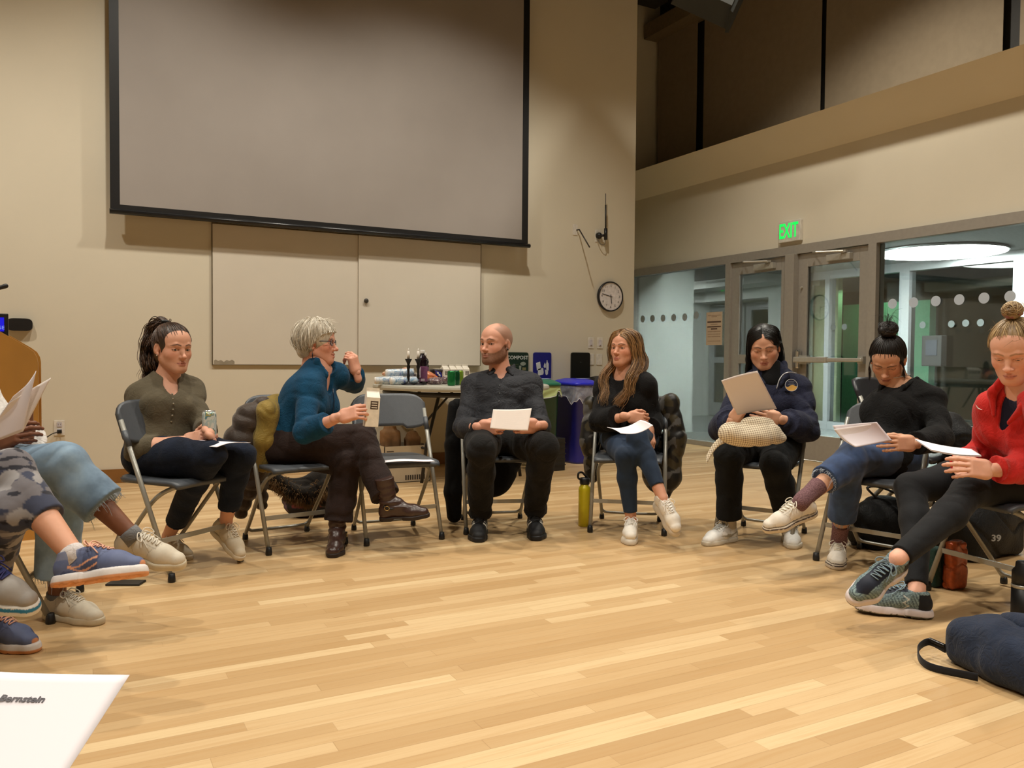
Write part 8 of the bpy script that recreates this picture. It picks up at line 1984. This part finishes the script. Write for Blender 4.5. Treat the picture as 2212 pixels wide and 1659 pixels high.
# black jacket behind the woman with the bun
S = SDF(0.007); S.chain([at(2055, 915, 4.45), at(2072, 950, 4.42), at(2085, 985, 4.42)], [0.07, 0.085, 0.07], k=0.04); S.chain([at(2030, 905, 4.5), at(2052, 920, 4.45)], [0.05, 0.06], k=0.03); S.cap(at(2075, 960, 4.44), at(2060, 1020, 4.5), 0.07, 0.08, k=0.04)
soft('black_jacket', S, fabric('black_puffer', (22, 23, 25), folds=0.4, rough=0.5, sheen=0.05), 'black padded jacket hanging behind the woman with the bun', 'jacket', 0.010, 34, 15)
# white cup between the two right-hand women
c = at(2100, 952, 4.6); r_ = empty('travel_cup', (c[0], c[1], c[2]-0.05)); tag(r_, 'pale travel cup with a dark lid ring between the bun woman and the red top', 'cup')
b = MB(); b.lathe([(0.030, 0.0), (0.038, 0.11), (0.037, 0.112)], n=24); b.build('cup_body', wrap_mat('pink_cup_print', [(0, srgb(200, 196, 196)), (0.5, srgb(196, 120, 130)), (0.6, srgb(210, 206, 206))]), r_, smooth=True, local=True)
b = MB(); b.lathe([(0.040, 0.11), (0.041, 0.125), (0.034, 0.13)], n=24); b.build('lid', mat('dark_lid', (50, 42, 42), 0.35), r_, smooth=True, local=True)
# bag on the chair that holds the cup up (dark tote)
S = SDF(0.008); S.box((c[0]+0.02, c[1]+0.02, (c[2]-0.055)/2), (0.15, 0.12, (c[2]-0.055)/2), rr=0.04)
soft('dark_tote', S, fabric('dark_grey_canvas', (34, 35, 38), folds=0.5), 'dark tall bag standing on the floor behind the woman with the bun', 'bag', 0.0, 30, 16)
# chequered cream bag on the navy woman's lap
def check_mat():
    t = NT('chequered_cotton'); tc = t.add('ShaderNodeTexCoord'); sp = t.add('ShaderNodeSeparateXYZ'); mp = t.add('ShaderNodeMapping'); mp.inputs['Rotation'].default_value = (0.15, 0.1, 0.5); t.link(tc.outputs['Object'], mp.inputs[0]); t.link(mp.outputs[0], sp.inputs[0])
    ln = None
    for k, s_ in ((0, 95), (2, 95)):
        f = t.math('LESS_THAN', t.math('FRACT', t.math('MULTIPLY', sp.outputs[k], s_)), 0.30); ln = f if ln is None else t.math('ADD', t.math('MULTIPLY', ln, 0.5), t.math('MULTIPLY', f, 0.5))
    t.set(col=t.mix(ln, srgb(226, 214, 190), srgb(112, 86, 58)), rough=0.85); return t.m
M_CHK = check_mat()
bc_ = (at(1622, 945, 4.25)); S = SDF(0.005); Rb = mtx((0, 0, 0), cv(1, 0, 0), -cv(0, 0, 1), (0, 0, 1))
S.ell(bc_+V3(0, 0, 0.012), V3(0.165, 0.10, 0.062), R=Rb, k=0); S.ell(bc_+Rb[:3, 0]*0.06+V3(0, 0, 0.045), V3(0.09, 0.07, 0.045), R=Rb, k=0.03); S.ell(bc_-Rb[:3, 0]*0.10+V3(0, 0, 0.035), V3(0.06, 0.07, 0.045), R=Rb, k=0.03); S.ell(bc_+Rb[:3, 0]*0.14+V3(0, 0, 0.0), V3(0.045, 0.05, 0.03), R=Rb, k=0.02)
S.ell(bc_+Rb[:3, 0]*0.035+Rb[:3, 1]*0.0+V3(0, 0, 0.082), V3(0.085, 0.05, 0.030), R=Rb, k=0.015)
bagp = soft('chequered_bag', S, M_CHK, 'cream chequered cloth bag lying on the lap beneath the raised paper', 'bag', 0.006, 40, 17, floor=False)
G = np.array([[bc_+Rb[:3, 0]*(0.02+0.05*a)+Rb[:3, 1]*(0.075-0.05*0)+V3(0, 0, 0.012-0.07*b_)+(-Rb[:3, 0])*0.03*b_ for a in np.linspace(0, 1, 5)] for b_ in np.linspace(0, 1, 8)])
sheet(G+Rb[:3, 1]*0.03, 0.006, 'strap', M_CHK, bagp)
G = np.array([[bc_-Rb[:3, 0]*(0.13+0.09*b_)+Rb[:3, 1]*(0.05-0.02*a)+V3(0, 0, -0.0-0.11*b_**1.5+0.0*a)+Rb[:3, 1]*0.02*math.sin(b_*3)-V3(0, 0, 0.035*a) for a in np.linspace(0, 1, 5)] for b_ in np.linspace(0, 1, 10)])
sheet(G, 0.005, 'strap', M_CHK, bagp)
# red patterned bag behind the white-haired woman's feet
S = SDF(0.007); c = fl(728, 1140)+V3(0.0, 0.45, 0); S.ell(c+V3(-0.02, 0, 0.10), (0.20, 0.13, 0.13), k=0); S.ell(c+V3(0.16, -0.02, 0.09), (0.10, 0.10, 0.10), k=0.04); S.half((0, 0, 0.0), (0, 0, -1))
def redbag(V):
    C = np.tile(rgb((26, 20, 22)), (len(V), 1)); C[(snoise(V, 30, 4) > 0.0) & (V[:, 2] > 0.07)] = rgb((112, 40, 44)); C[(snoise(V, 50, 8) > 0.45)] = rgb((92, 74, 88)); return C
soft('patterned_bag', S, vcol('woven_print', rough=0.85, bump=0.3), 'dark red and black patterned bag on the floor behind the brown boots', 'bag', 0.008, 36, 18, colfn=redbag)
# yellow flask
c = fl(1262, 1136); r_ = empty('water_bottle', (c[0], c[1], 0)); tag(r_, 'tall yellow steel water bottle with a black looped cap on the floor', 'bottle')
b = MB(); b.lathe([(0.034, 0), (0.037, 0.004), (0.037, 0.222), (0.034, 0.240), (0.027, 0.246), (0.026, 0.262)], n=32); b.build('bottle_body', mat('yellow_enamel', (206, 190, 30), 0.35, 0.1, var=0.03), r_, smooth=True, local=True)
b = MB(); b.lathe([(0.029, 0.258), (0.031, 0.262), (0.031, 0.292), (0.026, 0.297)], n=24); b.tube(curve_pts([(-0.028, 0, 0.285), (-0.048, 0, 0.300), (-0.044, 0, 0.328), (-0.020, 0, 0.330), (0.0, 0, 0.312), (0.02, 0, 0.296)], 24), 0.0065, 8, flat=1.0); b.build('cap', M_BLACK, r_, smooth=True, local=True)
# black backpack under the bun woman's chair
c = fl(1905, 1190)+V3(0.12, 0.10, 0); S = SDF(0.008); S.ell(c+V3(0, 0, 0.13), (0.20, 0.13, 0.15), k=0); S.box(c+V3(0.02, 0, 0.10), (0.19, 0.11, 0.10), rr=0.05, k=0.04); S.half((0, 0, 0), (0, 0, -1))
bp = soft('black_backpack', S, fabric('black_nylon', (13, 13, 14), folds=0.4, rough=0.6, sheen=0.02), 'black backpack on the floor under the bun woman\'s chair', 'backpack', 0.008, 30, 19)
b = MB(); q = c+V3(-0.05, -0.02, 0.26); b.tube(curve_pts([q, q+cv(-0.5, 0.5, 0)*0.09, q+cv(0.1, 1, 0)*0.07, q+cv(1, 0.2, 0)*0.12, q+cv(1, -0.2, 0)*0.26], 24), 0.013, 8, flat=0.5); b.build('strap', M_BLACK, bp, smooth=True)
c = fl(1852, 1178); b = MB(); d = nrm(V3(RT[0], RT[1], 0)); b.tube([c+V3(0, 0, 0.085), c+V3(0, 0, 0.080)+d*0.10], 0.026, 16); t = mat('bronze_tube', (122, 88, 46), 0.3, 0.6)
r_ = b.build('rolled_tube', t, smooth=True); tag(r_, 'short bronze-coloured tube with black ends lying by the black backpack', 'tube')
b = MB(); b.tube([c+V3(0, 0, 0.02)-d*0.03, c+V3(0, 0, 0.03)+d*0.16], 0.022, 12); b.box((c[0]-0.02, c[1]-0.02, 0.03), (c[0]+0.02, c[1]+0.02, 0.06)); b.build('stand', M_BLACK, r_, smooth=True)
# dark duffel and orange packet under the red woman's chair
c = fl(2150, 1235)+V3(0.22, 0.25, 0); S = SDF(0.008); S.ell(c+V3(0, 0, 0.17), (0.26, 0.16, 0.19), k=0); S.box(c+V3(0.05, 0.02, 0.12), (0.24, 0.14, 0.12), rr=0.05, k=0.04); S.half((0, 0, 0), (0, 0, -1))
bp = soft('dark_duffel', S, fabric('charcoal_nylon', (20, 21, 23), folds=0.5, rough=0.6, sheen=0.02), 'charcoal sports bag with small white lettering under the red-topped woman\'s chair', 'bag', 0.010, 30, 20)
q = at(2152, 1163, 3.30); fx = nrm(cv(1, 0.05, 0.3)); fz = nrm(np.cross(fx, V3(0, 0, 1))); fz = fz if fz@(CAM-q) > 0 else -fz
text('bag_lettering', '39', 0.036, mtx(q, -fx if (fx@RT) < 0 else fx, V3(0, 0, 1), fz), mat('grey_print', (150, 152, 154), 0.6), bp, 0.001, bold=0.001)
c = fl(2062, 1272); S = SDF(0.005); S.box(c+V3(0.0, 0.0, 0.11), (0.055, 0.03, 0.11), rr=0.02); soft('orange_packet', S, M_ORNG2 if 'M_ORNG2' in globals() else mat('orange_foil', (150, 64, 22), 0.3, 0.3, var=0.3, scale=60), 'rust-orange foil packet standing behind the grey chair leg', 'packet', 0.006, 60, 21)
c = fl(2028, 1268); S = SDF(0.005); S.box(c+V3(0.0, 0.02, 0.09), (0.04, 0.03, 0.09), rr=0.015); soft('green_folder', S, fabric('teal_canvas', (40, 66, 60)), 'small dull green pouch left of the orange packet', 'pouch', 0.004, 50, 22)
# dark steel bottle at the right edge
c = fl(2206, 1342); r_ = empty('thermos', (c[0], c[1], 0)); tag(r_, 'black thermos with a steel collar at the right edge', 'bottle')
b = MB(); b.lathe([(0.036, 0), (0.038, 0.005), (0.038, 0.135)], n=28); b.build('thermos_body', M_BLACK, r_, smooth=True, local=True)
b = MB(); b.lathe([(0.0385, 0.135), (0.0385, 0.148)], n=28); b.build('collar', M_STEEL, r_, smooth=True, local=True)
b = MB(); b.lathe([(0.037, 0.148), (0.037, 0.20), (0.026, 0.215), (0.024, 0.235), (0.018, 0.24)], n=28); b.build('cup_lid', M_BLACK, r_, smooth=True, local=True)
# navy backpack in the foreground
M_NBP = fabric('navy_canvas', (28, 38, 58), weave=500, folds=0.5, rough=0.8, sheen=0.1)
A_ = fl(2052, 1430); B_ = fl(2330, 1560); ax = nrm(B_-A_); ay = nrm(V3(-ax[1], ax[0], 0)); ay = ay if ay@FW > 0 else -ay
Rb = mtx((0, 0, 0), ax, ay, (0, 0, 1)); c = A_+ax*0.17+ay*0.10
S = SDF(0.005); S.box(c+V3(0, 0, 0.075), (0.20, 0.125, 0.085), R=Rb, rr=0.06, k=0); S.ell(c-ax*0.02+V3(0, 0, 0.10), V3(0.19, 0.11, 0.075), R=Rb, k=0.04)
S.ell(c+ax*0.03-ay*0.095+V3(0, 0, 0.062), V3(0.125, 0.05, 0.060), R=Rb, k=0.02)
S.half((0, 0, 0.0), (0, 0, -1))
bp = soft('navy_backpack', S, M_NBP, 'navy canvas backpack with a tan leather handle on the floor at lower right', 'backpack', 0.005, 34, 24, [(c-ay*0.1, ax), (c+V3(0, 0, 0.15), ax+V3(0, 0, 0.5))], 0.006, jscale=50, jr=0.14)
S = SDF(0.005); S.ell(c+ay*0.06+ax*0.05+V3(0, 0, 0.165), V3(0.17, 0.055, 0.035), R=Rb, k=0); V, F = S.mesh(); V = folds(V, F, 0.004, 40, 5); mesh('top_flap', V, F, M_NBP, bp)
b = MB(); q = c+ax*0.09+ay*0.05+V3(0, 0, 0.19); b.tube(curve_pts([q-ax*0.05, q-ax*0.045+V3(0, 0, 0.045), q+V3(0, 0, 0.060), q+ax*0.06+V3(0, 0, 0.035), q+ax*0.09-V3(0, 0, 0.005)], 24), 0.007, 8, flat=0.7); b.build('leather_handle', mat('tan_leather', (158, 112, 70), 0.5), bp, smooth=True)
M_WEB = fabric('black_webbing', (24, 24, 28), weave=700, folds=0.1)
s0 = fl(2112, 1478)+V3(0, 0, 0.02); s1 = fl(2005, 1447)+V3(0, 0, 0.012); s2 = fl(1982, 1425)+V3(0, 0, 0.030); s3 = fl(2005, 1418)+V3(0, 0, 0.05); s4 = fl(2042, 1432)+V3(0, 0, 0.045)
cc = curve_pts([s0, s1, s2, s3, s4], 40); G = np.array([[p+V3(0, 0, z)+V3(0.0, 0, 0) for z in np.linspace(-0.011, 0.014, 4)] for p in cc]); sheet(G, 0.003, 'strap', M_WEB, bp)
b = MB()
for f in (0.2, 0.5, 0.8): q = s3+(s4-s3)*f+V3(0, 0, 0.012); b.box((-0.011, -0.006, -0.005), (0.011, 0.006, 0.005), mtx(q, nrm(s4-s3), nrm(np.cross(V3(0, 0, 1), nrm(s4-s3))), (0, 0, 1)), bev=0.002)
b.build('buckle', mat('black_gloss', (24, 24, 26), 0.25), bp)
# rings and little extras
def ring(person, c, ax_, r, m, name='ring'):
    u_ = nrm(np.cross(ax_, V3(0.2, 0.1, 1))); v_ = np.cross(nrm(ax_), u_); b = MB(); b.tube([c+r*(math.cos(t_)*u_+math.sin(t_)*v_) for t_ in np.linspace(0, 2*math.pi, 21)], 0.0016, 6); b.build(name, m, person, smooth=True)
